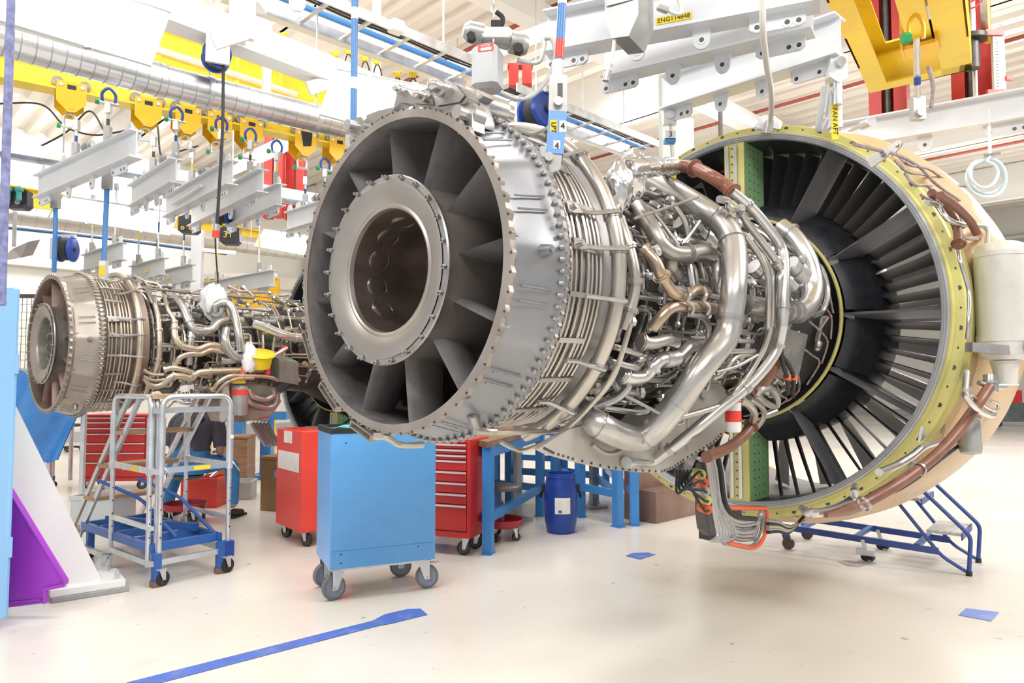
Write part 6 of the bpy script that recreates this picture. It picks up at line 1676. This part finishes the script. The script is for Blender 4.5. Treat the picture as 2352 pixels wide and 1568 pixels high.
# blue drum
p = ground(1288, 1221)
t = thing('plastic_drum', 'open blue plastic drum with white label and black handles', 'drum', V((p.x, p.y, 0)))
MB().lathe([(0, .0), (.125, .0), (.138, .012), (.158, .12), (.164, .25), (.162, .40), (.150, .50), (.143, .525), (.143, .535), (.150, .538), (.150, .548), (.140, .552), (.140, .578), (.132, .578), (.130, .50), (.145, .38), (.145, .05), (0, .03)], (p.x, p.y, 0), UP, 48).build('body', BLUEPL, t)
va = math.atan2(-p.y, -p.x)
lab = MB()
lab.sheet(lambda i, j: V((p.x, p.y, 0)) + V((cos(va - .35 + i * .95), sin(va - .35 + i * .95), 0)) * (.1655 - .004 * abs(j - .5)) + V((0, 0, .20 + .155 * j)), 12, 3)
lab = lab.build('paper_label', PAPER, t)
for i in (.26, .36): MB().box(V((p.x, p.y, .225)) + V((cos(va - .35 + i), sin(va - .35 + i), 0)) * .166, (.012, .012, .022)).build('blue_pictogram', BLUED, lab)
for s in (-1, 1):
    a = va + s * 1.75
    e, tt = V((cos(a), sin(a), 0)), V((-sin(a), cos(a), 0))
    c = V((p.x, p.y, .42)) + e * .165
    MB().tube(catmull([c - tt * .02, c - tt * .025 + e * .03 + V((0, 0, -.05)), c + e * .035 + V((0, 0, -.085)), c + tt * .025 + e * .03 + V((0, 0, -.05)), c + tt * .02], 5), .012, 8).box(c + V((0, 0, .02)), (.05, .05, .05)).build('handle', RUBBER, t)
# wooden step box
c0, c1 = ground(1508, 1203), ground(1601, 1181)
f = Fr(c0, c1 - c0)
W = (c1 - c0).length + .25
t = thing('step_box', 'brown plywood step box with two levels right of the workbenches', 'step box', f.p(W / 2, .3, 0), f.rz)
f.rbox(MB(), 0, W, 0, .42, 0, .33, .006).build('lower_step', WOODR, t)
f.rbox(MB(), 0.0, W, .22, .42, .33, .58, .006).build('upper_step', WOODR, t)
# rolling stools with red trays
def stool(c, zs, label, tray=.20):
    t = thing('rolling_stool', label, 'stool', V((c.x, c.y, 0)), 0, 'rolling stools with red trays')
    MB().lathe([(0, 0), (.15, 0), (.175, .012), (.18, .035), (.16, .05), (0, .055)], (c.x, c.y, zs - .055), UP, 32).build('seat', mat('dark grey vinyl', (.12, .12, .13), .45, 0, .1, 8), t)
    MB().cyl((c.x, c.y, .14), (c.x, c.y, zs - .05), .018, 12).cyl((c.x, c.y, .14), (c.x, c.y, .30), .027, 12).build('column', STEEL, t)
    MB().lathe([(0, .12), (tray * .92, .12), (tray, .135), (tray * 1.03, .19), (tray * 1.0, .19), (tray * .95, .14), (0, .135)], (c.x, c.y, 0), UP, 36).build('tray', mat('dark red tray', (.42, .03, .045), .38, 0, .08, 4), t)
    for k in range(5):
        a = .5 + k * 2 * PI / 5
        caster(t, V((c.x + cos(a) * tray * .85, c.y + sin(a) * tray * .85, .12)), .04, a + 1.2, hub=STEEL_D)
p = ground(1152, 1236)
stool(p, .51, 'rolling stool with a red tray beside the blue workbench leg')
SEAT = at(427, 1090, 7.75)
stool(V((SEAT.x, SEAT.y, 0)), .50, 'rolling stool with a red tray under the sitting worker', .215)
# boxes on the floor
def bin_(o, u, W, D, h, m, label, name='plastic_bin', grp=None, txt=None):
    f = Fr(o, u)
    t = thing(name, label, 'bin', f.p(W / 2, D / 2, 0), f.rz, grp)
    mb = MB()
    for a0, a1, b0, b1 in ((0, W, 0, .015), (0, W, D - .015, D), (0, .015, .015, D - .015), (W - .015, W, .015, D - .015)): f.box(mb, a0, a1, b0, b1, 0, h)
    f.box(mb, .015, W - .015, .015, D - .015, 0, .02)
    mb.build('body', m, t)
    r = MB()
    for a0, a1, b0, b1 in ((-.012, W + .012, -.012, .004), (-.012, W + .012, D - .004, D + .012), (-.012, .004, .004, D - .004), (W - .004, W + .012, .004, D - .004)): f.box(r, a0, a1, b0, b1, h - .04, h)
    r.build('rim', m, t)
    if txt: text(t, txt, f.p(W * .45, -.003, h * .4), f.u, UP, .07, BLUED)
    return f, t
bin_(ground(160, 1207), V((1, -.05, 0)), .46, .40, .30, GREYPL, 'pale grey plastic bin at the left beside the step platform', grp='grey plastic bins')
bin_(ground(506, 1149), V((1, .15, 0)), .36, .38, .22, GREYPL, 'pale grey plastic bin to the right of the worker with blue letters', grp='grey plastic bins', txt='TM')
f, t = bin_(ground(414, 1166), V((1, .0, 0)), .42, .42, .34, REDB, 'bright red plastic bin behind the rolling stool')
for a in (.1, .2, .3): MB().cyl(f.p(a, .1, .33), f.p(a + .03, .2, .38), .022, 10).build('loose_part', STEEL_L, t)
def crate(o, u, W, D, h, label, m=WOOD, latch=True):
    f = Fr(o, u)
    t = thing('wooden_crate', label, 'crate', f.p(W / 2, D / 2, 0), f.rz, 'wooden crates')
    f.rbox(MB(), 0, W, 0, D, 0, h - .04, .006).build('body', m, t)
    f.rbox(MB(), -.006, W + .006, -.006, D + .006, h - .04, h, .004).build('lid', m, t)
    if latch: f.box(MB(), W * .45, W * .75, -.012, 0, h * .62, h * .76).build('latch', STEEL, t)
crate(ground(597, 1172), V((.9, -.3, 0)), .42, .5, .62, 'brown wooden case with a metal latch beside the bright red cabinet', mat('amber plywood', (.30, .165, .07), .5, 0, .2, 4, dirt=(.12, .07, .04), dirt_amt=.6))
crate(ground(498, 1118), V((1, .12, 0)), .40, .5, .70, 'dark brown wooden crate behind the sitting worker', WOOD, False)

# blue stand under the further engine
P = [ground(585, 1085), ground(640, 1075)]
for i, (x, y, lab) in enumerate(((548, 1085, 'blue steel stand under the further engine behind the worker'), (612, 1098, 'blue steel stand under the further engine left of the bright red cabinet'))):
    g = ground(x, y)
    t = thing('engine_support', lab, 'stand', V((g.x, g.y, 0)), 0, 'blue engine supports')
    MB().box((g.x, g.y, .48), (.16, .16, .96)).build('column', BLUEP, t)
    MB().box((g.x, g.y, .95), (.62, .2, .12)).build('head_beam', BLUEP, t)
    MB().box((g.x, g.y, .03), (.4, .4, .06)).build('foot', BLUEP, t)

# galvanised step platform with the blue cart below it
M0, R0 = ground(345, 1350), ground(522, 1312)
f = Fr(M0, R0 - M0)
W, Dp_, ZP = (R0 - M0).length, .72, 1.37
t = thing('step_platform', 'galvanised mobile step platform with worn wooden treads', 'step platform', f.p(W / 2, .5, 0), f.rz)
ZB_ = .12
def post(a, b, z_in=.14, z_sl=(.80, 1.22)):
    MB().cyl(f.p(a, b, z_in), f.p(a, b, ZP - .12), .0175, 12).build('inner_tube', GALV, t)
    s = MB().cyl(f.p(a, b, z_sl[0]), f.p(a, b, z_sl[1]), .027, 14).build('sleeve', GALV, t)
    hl = MB()
    for z in (.35, .45, .55, .65): hl.cyl(f.p(a, b, z) + (f.p(0, -.019, 0) - f.p(0, 0, 0)), f.p(a, b, z) + (f.p(0, -.012, 0) - f.p(0, 0, 0)), .006, 6)
    hl.build('pin_holes', INK, s)
    MB().tube([f.p(a, b, z_sl[0] + .08), f.p(a + .03, b - .03, z_sl[0] + .03), f.p(a + .07, b - .03, z_sl[0] - .02)], .006, 6).build('lock_pin', STEEL_L, s)
def guard(a0, b0, a1, b1):
    p, q = f.p(a0, b0, 0), f.p(a1, b1, 0)
    MB().tube(fillet([p + V((0, 0, 1.18)), p + V((0, 0, ZP)), q + V((0, 0, ZP)), q + V((0, 0, 1.18))], .10, 6), .0195, 12).build('guard_tube', GALV, t)
e = .055
for a, b in ((e, 0), (W, 0), (0, e), (0, Dp_), (W, Dp_), (e, .05)): post(a, b)
guard(e, 0, W, 0); guard(0, e, 0, Dp_); guard(e * .9, .06, .02, Dp_ + .02)
for z, m in ((.83, 1), (.17, 0)):
    MB().bar(f.p(0, 0, z), f.p(W, 0, z), .03, .04).build('cross_rail', GALV, t)
    MB().bar(f.p(0, 0, z), f.p(0, Dp_, z), .03, .04).build('cross_rail', GALV, t)
    MB().bar(f.p(W, 0, z), f.p(W, Dp_, z), .03, .04).build('cross_rail', GALV, t)
MB().bar(f.p(0, 0, .42), f.p(0, Dp_, .42), .03, .03).build('cross_rail', GALV, t)
MB().bar(f.p(W, 0, .42), f.p(W, Dp_, .42), .03, .03).build('cross_rail', GALV, t)
for a in (.30, .18):
    MB().bar(f.p(W * .5, -.017, .83), f.p(W * .72, -.017, .83), .002, .03).build('yellow_label', YLABEL, t) if a > .2 else MB().bar(f.p(-.017, .22, .83), f.p(-.017, .36, .83), .002, .03).build('yellow_label', YLABEL, t)
bf, bb = 1.50, .30
def lad(z): return bf + (bb - bf) * (z - .10) / (ZP - .10)
for a in (.02, W - .02):
    for db in (0, .20):
        MB().bar(f.p(a, lad(.06) + db, .06), f.p(a, lad(ZP) + db, ZP - .01), .022, .045, f.v).build('stringer', GALV, t)
for z in (.22, .51, .80, 1.08):
    MB().bar(f.p(0, lad(z) + .10, z), f.p(W, lad(z) + .10, z), .20, .030).build('tread', TREADW, t)
MB().bar(f.p(0, .34, ZP), f.p(W, .34, ZP), .62, .025).build('top_platform', TREADW, t)
MB().bar(f.p(0, .02, ZP - .10), f.p(W, .02, ZP - .10), .03, .04).build('cross_rail', GALV, t)
MB().bar(f.p(0, Dp_, .10), f.p(0, lad(.1), .10), .03, .04).build('base_rail', GALV, t)
MB().bar(f.p(W, Dp_, .10), f.p(W, lad(.1), .10), .03, .04).build('base_rail', GALV, t)
MB().box(f.p(W, 0, .18), (.07, .07, .12), f.R).build('foot_socket', BLUED, t)
for a, b in ((.06, -.02), (W - .03, -.03)): caster(t, f.p(a, b, .13), .055, f.rz + .3, hub=RUBBER)
caster(t, f.p(-.02, Dp_ + .02, .13), .055, f.rz + 2.2, tyre=mat('white nylon', (.78, .78, .76), .4, 0, .04, 6), hub=MATS['white nylon'])
MB().lathe([(0, -.001), (.016, 0), (.016, .002), (0, .002)], f.p(W, -.029, 1.05), -f.v, 16).build('round_sticker', PAPER, t)
# the cart
t2 = thing('lift_cart', 'deep blue low cart frame with two bent handles under the step platform', 'cart', f.p(W / 2, .6, 0), f.rz)
BC = mat('cart blue', (.03, .125, .42), .38, 0, .1, 5)
z = .27
for a in (.02, W - .05): MB().bar(f.p(a, .03, z), f.p(a, 1.35, z), .035, .06).build('side_rail', BC, t2)
for b in (.06, .38, .72, 1.05, 1.33): MB().bar(f.p(.02, b, z), f.p(W - .05, b, z), .035, .06).build('cross_member', BC, t2)
MB().bar(f.p(.15, 1.2, z + .05), f.p(W - .1, .3, z + .05), .04, .06).build('lift_arm', BC, t2)
for a, b in ((.16, .75), (W * .70, .62)):
    MB().tube(fillet([f.p(a + .16, b - .45, z), f.p(a + .02, b - .12, .55), f.p(a - .22, b + .10, .70)], .08), .014, 10).build('bent_handle', BC, t2)
for a in (.04, W - .06):
    MB().box(f.p(a, .0, .14), (.05, .06, .20), f.R).build('leg', BC, t2)
    MB().box(f.p(a, .0, .022), (.07, .06, .044), f.R).build('foot_pad', mat('brown pad', (.22, .12, .09), .6, 0, .2, 8), t2)
for a in (.06, W - .08):
    MB().box(f.p(a, 1.3, .14), (.05, .05, .20), f.R).build('leg', BC, t2)
    MB().cyl(f.p(a, 1.3, .05) - f.u * .02, f.p(a, 1.3, .05) + f.u * .02, .05, 14).build('wheel', RUBBER, t2)

# leaning white leg with purple cover and blue locker at the left edge
B0, B1 = ground(119, 1386), ground(296, 1358)
f = Fr(B0, B1 - B0)
Lb = (B1 - B0).length
t = thing('gantry_leg', 'thick white leaning gantry leg bolted to a floor plate', 'gantry leg', f.p(Lb / 2, .2, 0), f.rz)
f.rbox(MB(), 0, Lb, -.0, .42, 0, .035, .004).build('grout_plate', mat('grey cement pad', (.36, .37, .37), .7, 0, .1, 8), t)
f.rbox(MB(), -.01, Lb - .02, .01, .41, .035, .085, .004).build('base_plate', WHITEP, t)
top = at(0, 905, 4.95)
a0 = f.p(Lb * .36, .2, .085)
dr = V((top.x - .10, top.y, top.z)) - a0
q = [f.p(Lb * .15, .10, .08), f.p(Lb * .66, .10, .08), f.p(Lb * .66, .32, .08), f.p(Lb * .15, .32, .08)]
MB().prism(q, dr * 1.25).build('leg_profile', WHITEP, t)
for a, b in ((.16, .06), (.86, .07), (.80, .35)): MB().cyl(f.p(Lb * a, b, .085), f.p(Lb * a, b, .12), .022, 6).cyl(f.p(Lb * a, b, .12), f.p(Lb * a, b, .15), .011, 8).build('anchor_bolt', GALV, t)
pts = [(-60, 1090), (20, 1118), (152, 1334), (150, 1342), (105, 1352), (105, 1384), (-20, 1400), (-60, 1410)]
Yp = 4.62
P = [at(x, y, Yp) for x, y in pts]
for p in P: p.z = max(p.z, .005)
t = thing('machine_cover', 'purple sheet metal cover beside the white leaning leg', 'cover', V((P[3].x - .3, Yp, 0)))
MB().prism(P, V((0, .03, 0))).build('cover_panel', PURPLE, t)
MB().tube([p + V((0, -.012, 0)) for p in P[1:6]], .012, 6).build('cover_edge', PURPLE, t)
MB().tube([at(-40, 1390, Yp - .01), at(96, 1377, Yp - .01)], .006, 6).build('lower_fold', PURPLE, t)
xr = at(38, 668, 4.42)
t = thing('locker', 'tall light blue steel panel door at the left edge', 'locker', V((xr.x - .4, 4.42, 0)))
LKM = mat('light blue locker paint', (.27, .53, .86), .35, 0, .03, 2)
MB().rbox((xr.x - .4, 4.44, (xr.z + .02) / 2 + .03), (.8, .04, xr.z - .04), None, .01).build('body', LKM, t)
for z in (.48, xr.z * .78): MB().cyl((xr.x + .004, 4.44, z - .06), (xr.x + .004, 4.44, z + .06), .012, 8).build('hinge', LKM, t)

# rolling ladder, tarp, black stool and fence behind the further engine
def far_ladder():
    g = ground(120, 1122)
    f = Fr(V((g.x - .75, g.y, 0)), V((1, .05, 0)))
    t = thing('rolling_ladder', 'galvanised rolling ladder behind the further engine at the left', 'ladder', f.p(.4, .3, 0), f.rz)
    for a, b in ((.72, 0), (.72, .45), (.40, .0)): MB().cyl(f.p(a, b, .05), f.p(a, b, 1.28 if a > .5 else .9), .03 if a > .5 else .02, 10).build('post', GALV, t)
    MB().bar(f.p(.25, 0, .85), f.p(.52, 0, 1.3), .025, .04).build('stringer', GALV, t)
    MB().bar(f.p(.05, 0, .10), f.p(.62, 0, 1.3), .025, .04).build('stringer', GALV, t)
    for z in (.50, .82, 1.02): MB().bar(f.p(-.3 + z * .3, .05, z), f.p(.70, .05, z), .16, .025).build('tread', TREADW, t)
    for z in (1.28, 1.14): MB().cyl(f.p(-.2, 0, z), f.p(.35, 0, z), .02, 8).build('hand_rail', GALV, t)
    MB().bar(f.p(.3, 0, .14), f.p(.75, 0, .14), .04, .06).build('base_rail', BLUED, t)
    for a in (.35, .72): caster(t, f.p(a, 0, .12), .05, 1.0, hub=STEEL_D)
far_ladder()
tb = MB()
ta, te = at(30, 845, 8.6), at(150, 1045, 8.6)
r_ = random.Random(3)
tb.sheet(lambda i, j: V((ta.x - .15 + (te.x - ta.x + .25) * i * (1 - .35 * j) , 8.6 + .10 * sin(9 * i + 2 * j) + .3 * i * i, ta.z + (te.z - ta.z - .1) * j - .22 * i * (1 - j) + .02 * sin(14 * i))), 26, 16)
n_ = len(tb.v)
tb.v += [v + V((0, .02, 0)) for v in tb.v]
tb.f += [tuple(n_ + k for k in reversed(q)) for q in tb.f]
tarp = thing('tarpaulin', 'blue tarpaulin hanging over a rack behind the rolling ladder', 'tarpaulin', V((ta.x + .4, 8.75, 0)))
tb.build('tarp_sheet', TARPM, tarp)
MB().bar((ta.x - .1, 8.9, ta.z - .02), (te.x, 8.95, ta.z - .2), .05, .05).bar((ta.x - .1, 8.9, 0), (ta.x - .1, 8.9, ta.z), .05, .05).bar((te.x, 8.95, 0), (te.x, 8.95, ta.z - .2), .05, .05).build('rack_frame', GALV, tarp)
g = ground(162, 1036)
t = thing('workshop_stool', 'black swivel stool behind the further engine', 'stool', V((g.x, g.y, 0)))
MB().lathe([(0, 0), (.2, 0), (.21, .03), (.18, .05), (0, .05)], (g.x, g.y, .52), UP, 24).build('seat', RUBBER, t)
MB().cyl((g.x, g.y, .1), (g.x, g.y, .53), .022, 10).build('column', RUBBER, t)
for k in range(5):
    a = k * 2 * PI / 5
    l = MB().bar((g.x, g.y, .10), (g.x + .24 * cos(a), g.y + .24 * sin(a), .08), .03, .03).build('leg', RUBBER, t)
    MB().cyl((g.x + .24 * cos(a), g.y + .24 * sin(a) - .015, .032), (g.x + .24 * cos(a), g.y + .24 * sin(a) + .015, .032), .032, 10).build('wheel', STEEL_D, l)
fa, fb2 = at(42, 900, 9.6), at(118, 900, 9.6)
t = thing('mesh_fence', 'grey wire mesh fence panel behind the light blue locker', 'fence', V(((fa.x + fb2.x) / 2, 9.6, 0)))
zt_ = at(42, 680, 9.6).z
for x in (fa.x - .6, fb2.x): MB().box((x, 9.6, zt_ / 2), (.05, .05, zt_)).build('post', GALV, t)
wm = MB()
for i in range(18): wm.bar((fa.x - .6 + (fb2.x - fa.x + .6) * i / 17, 9.6, .15), (fa.x - .6 + (fb2.x - fa.x + .6) * i / 17, 9.6, zt_), .005, .005, (0, 1, 0))
for i in range(24): wm.bar((fa.x - .6, 9.6, .15 + (zt_ - .15) * i / 23), (fb2.x, 9.6, .15 + (zt_ - .15) * i / 23), .005, .005)
wm.build('wire_mesh', STEEL_D, t)
MB().bar((fa.x - .6, 9.6, zt_), (fb2.x, 9.6, zt_), .05, .05).build('top_rail', STEEL_D, t)

# blue rolling steps at the right
n_, fa_ = ground(2226, 1322), ground(2247, 1292)
f = Fr(n_, fa_ - n_)          # u to the far side, v to the left along the base
W = .52
BS = mat('navy step paint', (.035, .075, .30), .4, 0, .15, 8, dirt=(.10, .14, .3), dirt_amt=.4)
t = thing('rolling_steps', 'navy blue rolling steps with grey treads under the fan case', 'steps', f.p(W / 2, .6, 0), f.rz)
for a in (0, W):
    MB().tube(fillet([f.p(a, .0, .03), f.p(a, -.02, .30), f.p(a, .30, .62), f.p(a, .42, .74)], .05), .016, 10).build('rail_tube', BS, t)
    MB().tube(fillet([f.p(a, .02, .03), f.p(a, .18, .12), f.p(a, .52, .56), f.p(a, .62, .70)], .06), .014, 10).build('brace_tube', BS, t)
    MB().cyl(f.p(a, .0, 0), f.p(a, .0, .035), .022, 12).build('rubber_foot', RUBBER, t)
for b, z in ((.07, .31), (.34, .55)):
    tr_ = f.box(MB(), 0, W, b - .03, b + .21, z - .02, z).build('tread', mat('grey tread', (.42, .43, .45), .6, 0, .15, 20), t)
    for k in range(4): f.box(MB(), .02, W - .02, b - .01 + k * .045, b + .012 + k * .045, z, z + .003).build('grip_strip', mat('tan grip', (.50, .45, .38), .8, 0, .2, 20), tr_)
    f.box(MB(), 0, W, b - .035, b - .025, z - .05, z).build('tread_lip', BS, tr_)
for a in (0, W): MB().bar(f.p(a, .20, .155), f.p(a, 1.70, .20), .025, .05).build('base_rail', BS, t)
for b in (.35, .80, 1.25, 1.62): MB().bar(f.p(0, b, .17 + .02 * b), f.p(W, b, .17 + .02 * b), .04, .03).build('cross_member', MATS['cart blue'], t)
for a in (0, W):
    l = MB().bar(f.p(a, 1.40, .19), f.p(a, 1.36, .05), .03, .06, f.v).build('wheel_arm', BS, t)
    MB().cyl(f.p(a, 1.36, .05) - f.u * .018, f.p(a, 1.36, .05) + f.u * .018, .05, 18).build('wheel', mat('brown wheel', (.10, .06, .045), .5, 0, .2, 8), l)
    l = MB().bar(f.p(a, .75, .17), f.p(a, .72, .05), .03, .03, f.v).box(f.p(a, .73, .07), (.05, .14, .05), f.R).build('spring_caster', GALV, t)
    MB().cyl(f.p(a, .73, .035) - f.u * .02, f.p(a, .73, .035) + f.u * .02, .035, 12).box(f.p(a, .68, .03), (.08, .03, .03), f.R).build('stop_pad', RUBBER, l)

# far things at the right edge
g = ground(2320, 978)
t = thing('parts_trolley', 'distant dark trolley with a red box at the right edge', 'trolley', V((g.x, g.y, 0)))
MB().box((g.x, g.y, .45), (1.3, .6, .6)).build('body', mat('dark green paint', (.10, .13, .13), .5, 0, .3, 5), t)
MB().box((g.x - .1, g.y - .05, .95), (.7, .4, .4)).build('red_box', REDP, t)
for x in (-.55, .55): MB().cyl((g.x + x, g.y - .3, .1), (g.x + x, g.y - .25, .1), .1, 14).build('wheel', RUBBER, t)

# ---------------------------------------------------------------- the worker on the stool, seen from behind
def skin_body(name, chains, m, parent, sub=2):
    """chains: lists of (point, radius), each starting at an existing joint; one connected skinned surface"""
    me = bpy.data.meshes.new(name)
    vs, es, rs = [], [], []
    idx = {}
    def vid(p, r):
        k = tuple(round(c, 4) for c in p)
        if k not in idx:
            idx[k] = len(vs)
            vs.append(p)
            rs.append(r)
        return idx[k]
    for ch in chains:
        prev = None
        for p, r in ch:
            i = vid(p, r)
            if prev is not None: es.append((prev, i))
            prev = i
    inv = ROOTM[parent.name].inverted()
    me.from_pydata([inv @ V(v) for v in vs], es, [])
    o = bpy.data.objects.new(name, me)
    COL.objects.link(o)
    sk = o.modifiers.new('skin', 'SKIN')
    sk.use_smooth_shade = True
    if not me.skin_vertices:
        me.attributes  # layer is made by the modifier
    for i, sv in enumerate(me.skin_vertices[0].data):
        r = rs[i]
        sv.radius = r if isinstance(r, tuple) else (r, r)
        sv.use_root = i == 0
    ss = o.modifiers.new('sub', 'SUBSURF')
    ss.levels = ss.render_levels = sub
    me.materials.append(m)
    o.parent = parent
    ROOTM[o.name] = ROOTM[parent.name]
    return o
sx, sy = SEAT.x, SEAT.y
def Q(x, y, z): return V((sx + x, sy + y, z))
w = thing('person', 'person in dark grey shirt and blue overalls sitting on a stool, back turned', 'person', V((sx, sy, 0)), 0)
hip = Q(.0, .02, .60)
legR = [(hip, (.16, .13)), (Q(.12, .02, .585), .105), (Q(.26, .16, .59), .088), (Q(.37, .30, .585), .070), (Q(.40, .26, .40), .064), (Q(.43, .20, .20), .050), (Q(.44, .17, .10), .042)]
legL = [(hip, (.16, .13)), (Q(-.12, .02, .585), .105), (Q(-.20, .20, .59), .088), (Q(-.24, .36, .585), .070), (Q(-.27, .32, .40), .064), (Q(-.29, .25, .20), .050), (Q(-.30, .22, .10), .042)]
chest = Q(.05, .10, 1.00)
nk = Q(.075, .175, 1.17)
spine = [(hip, (.16, .13)), (Q(.02, .045, .75), (.12, .09)), (Q(.035, .075, .90), (.13, .09)), (chest, (.14, .085)), (Q(.07, .14, 1.09), (.08, .07)), (nk, (.052, .052)), (Q(.072, .185, 1.23), (.05, .05))]
armR = [(chest, (.14, .085)), (Q(.27, .12, 1.04), .066), (Q(.32, .08, .89), .055), (Q(.345, .04, .735), .046), (Q(.29, .18, .70), .040), (Q(.22, .31, .70), .030)]
armL = [(chest, (.14, .085)), (Q(-.17, .16, 1.04), .066), (Q(-.23, .16, .90), .055), (Q(-.24, .16, .76), .046), (Q(-.16, .29, .72), .040), (Q(-.06, .40, .72), .030)]
body = skin_body('body', [spine, armR, armL, legR, legL], SKIN, w)
hd = Q(.07, .19, 1.325)
head = MB().ball(hd, .098, 22, (.86, 1.0, 1.18))
for v in head.v:
    d = v - hd
    if d.y > 0 and d.z < -.02: v.x = hd.x + d.x * (1 - .35 * min(1, d.y / .08))
head.ball(hd + V((-.086, .005, -.012)), .026, 8, (.4, .8, 1.2)).ball(hd + V((.086, .005, -.012)), .026, 8, (.4, .8, 1.2)).ball(hd + V((0, .098, -.02)), .018, 8, (.8, 1, 1.3))
head.tube([hd + V((-.028, .086, -.062)), hd + V((.028, .086, -.062))], .007, 6).ball(hd + V((-.032, .086, .012)), .012, 8).ball(hd + V((.032, .086, .012)), .012, 8)
head.build('head', SKIN, w)
hair = MB().ball(hd + V((0, -.012, .012)), .101, 22, (.87, .98, 1.10))
hair.v = [v if (v.z > hd.z - .035 and v.y < hd.y + .06) else hd + (v - hd) * .8 for v in hair.v]
hair.build('cropped_hair', mat('short stubble hair', (.36, .27, .23), .7, 0, .2, 40), w)
def hand(o, d, n, s=1):
    """palm at o pointing along d, palm normal n"""
    d, n = V(d).normalized(), V(n).normalized()
    e = d.cross(n)
    ch = [[(V(o) - d * .02, .026), (V(o) + d * .035, (.036, .018)), (V(o) + d * .075, (.034, .014))]]
    base = V(o) + d * .075
    for k, (off, L) in enumerate(((-.030, .062), (-.010, .070), (.010, .066), (.029, .052))):
        b = base + e * off
        ch.append([(base, (.034, .014)), (b + d * .012, .0095), (b + d * (L * .5) + n * .012, .0088), (b + d * (L * .82) + n * .034, .0075)])
    ch.append([(V(o) + d * .035, (.036, .018)), (V(o) + d * .04 - e * .038 * s + n * .01, .0105), (V(o) + d * .075 - e * .05 * s + n * .028, .009)])
    skin_body('hand', ch, SKIN, w, 1)
hand(Q(.205, .335, .70), (-.6, .8, 0), (0, 0, -1), 1)
hand(Q(-.045, .425, .722), (.6, .8, .05), (0, 0, -1), -1)
# clothing a little outside the body
def grow(ch, k, add=.012): return [(p, tuple(c * k + add for c in r) if isinstance(r, tuple) else r * k + add) for p, r in ch]
def loft(rings, n=28, fold=.006):
    mb, rr = MB(), random.Random(2)
    vs = []
    for q, (x, y, z, a, b) in enumerate(rings):
        for k in range(n):
            t = 2 * PI * k / n
            s = 1 + fold / a * sin(5 * t + q * 1.7)
            vs.append(Q(x + a * s * math.copysign(abs(cos(t)) ** .85, cos(t)), y + b * s * math.copysign(abs(sin(t)) ** .85, sin(t)), z))
    fs = [(q * n + k, q * n + (k + 1) % n, (q + 1) * n + (k + 1) % n, (q + 1) * n + k) for q in range(len(rings) - 1) for k in range(n)]
    return mb.add(vs, fs)
sh_ = loft([(.01, .02, .60, .19, .15), (.015, .03, .70, .20, .15), (.022, .045, .78, .205, .148), (.03, .06, .86, .215, .145), (.042, .08, .94, .23, .145), (.055, .10, 1.01, .24, .138), (.066, .12, 1.07, .235, .125), (.07, .14, 1.12, .195, .11), (.071, .155, 1.145, .13, .092), (.071, .168, 1.165, .078, .07), (.07, .172, 1.18, .068, .062)])
for q in ([(.20, .125, 1.075), (.265, .115, 1.035), (.30, .09, .95), (.325, .07, .86), (.34, .055, .775)], [(-.09, .15, 1.075), (-.165, .155, 1.035), (-.205, .158, .95), (-.228, .16, .86), (-.238, .16, .78)]):
    sh_.tube(catmull([Q(*p) for p in q], 5), [.088 - .0009 * k for k in range(21)], 16)
sh_.build('shirt', SHIRT, w, 1.2)
trou = skin_body('overall', [grow([(Q(.02, .03, .74), (.16, .13)), (hip, (.17, .14))], 1.04), grow(legR[:-1] + [(Q(.435, .18, .12), .058)], 1.03, .014), grow(legL[:-1] + [(Q(-.295, .23, .12), .058)], 1.03, .014)], OVERALL, w)
ob = loft([(0, .02, .50, .235, .19), (.0, .02, .56, .245, .195), (.005, .025, .63, .225, .175), (.012, .03, .70, .212, .162), (.016, .035, .74, .212, .16)])
ob.build('overall_seat', OVERALL, w, 1.2)
bibp = MB()
bibp.sheet(lambda i, j: Q(.015 + .02 * j + (i - .5) * (.30 - .16 * j), -.135 + .045 * j + .18 * (i - .5) ** 2, .70 + .17 * j), 8, 8)
n_ = len(bibp.v)
bibp.v += [v + V((0, .02, 0)) for v in bibp.v]
bibp.f += [tuple(n_ + k for k in reversed(q)) for q in bibp.f]
bibp.build('overall_back', OVERALL, w)
loft([(.004, .025, .632, .230, .180), (.006, .026, .660, .226, .176)]).build('reflective_band', mat('grey reflective band', (.62, .66, .72), .4, .2, .05, 8), w, 1.2)
for a, b in (((-.02, -.108, .87), (.17, .02, 1.085)), ((.08, -.108, .87), (-.03, .03, 1.10))): MB().tube(catmull([Q(*a), Q((a[0] + b[0]) / 2, (a[1] + b[1]) / 2 - .045, (a[2] + b[2]) / 2), Q(*b)], 4), .018, 8).build('strap', mat('dark strap', (.06, .06, .07), .7, 0, .1, 8), w)
for x, y in ((.445, .17), (-.305, .22)):
    s = skin_body('shoe', [[(Q(x, y - .03, .055), (.048, .05)), (Q(x + .02, y + .07, .048), (.046, .042)), (Q(x + .04, y + .17, .036), (.046, .032))]], mat('black shoe leather', (.035, .033, .034), .5, 0, .2, 8), w)
    MB().prism([Q(x + a, y + b, 0) for a, b in ((-.05, -.08), (.045, -.08), (.07, .05), (.085, .19), (.05, .22), (.0, .20), (-.03, .06))], V((0, 0, .022))).build('sole', RUBBER, s)
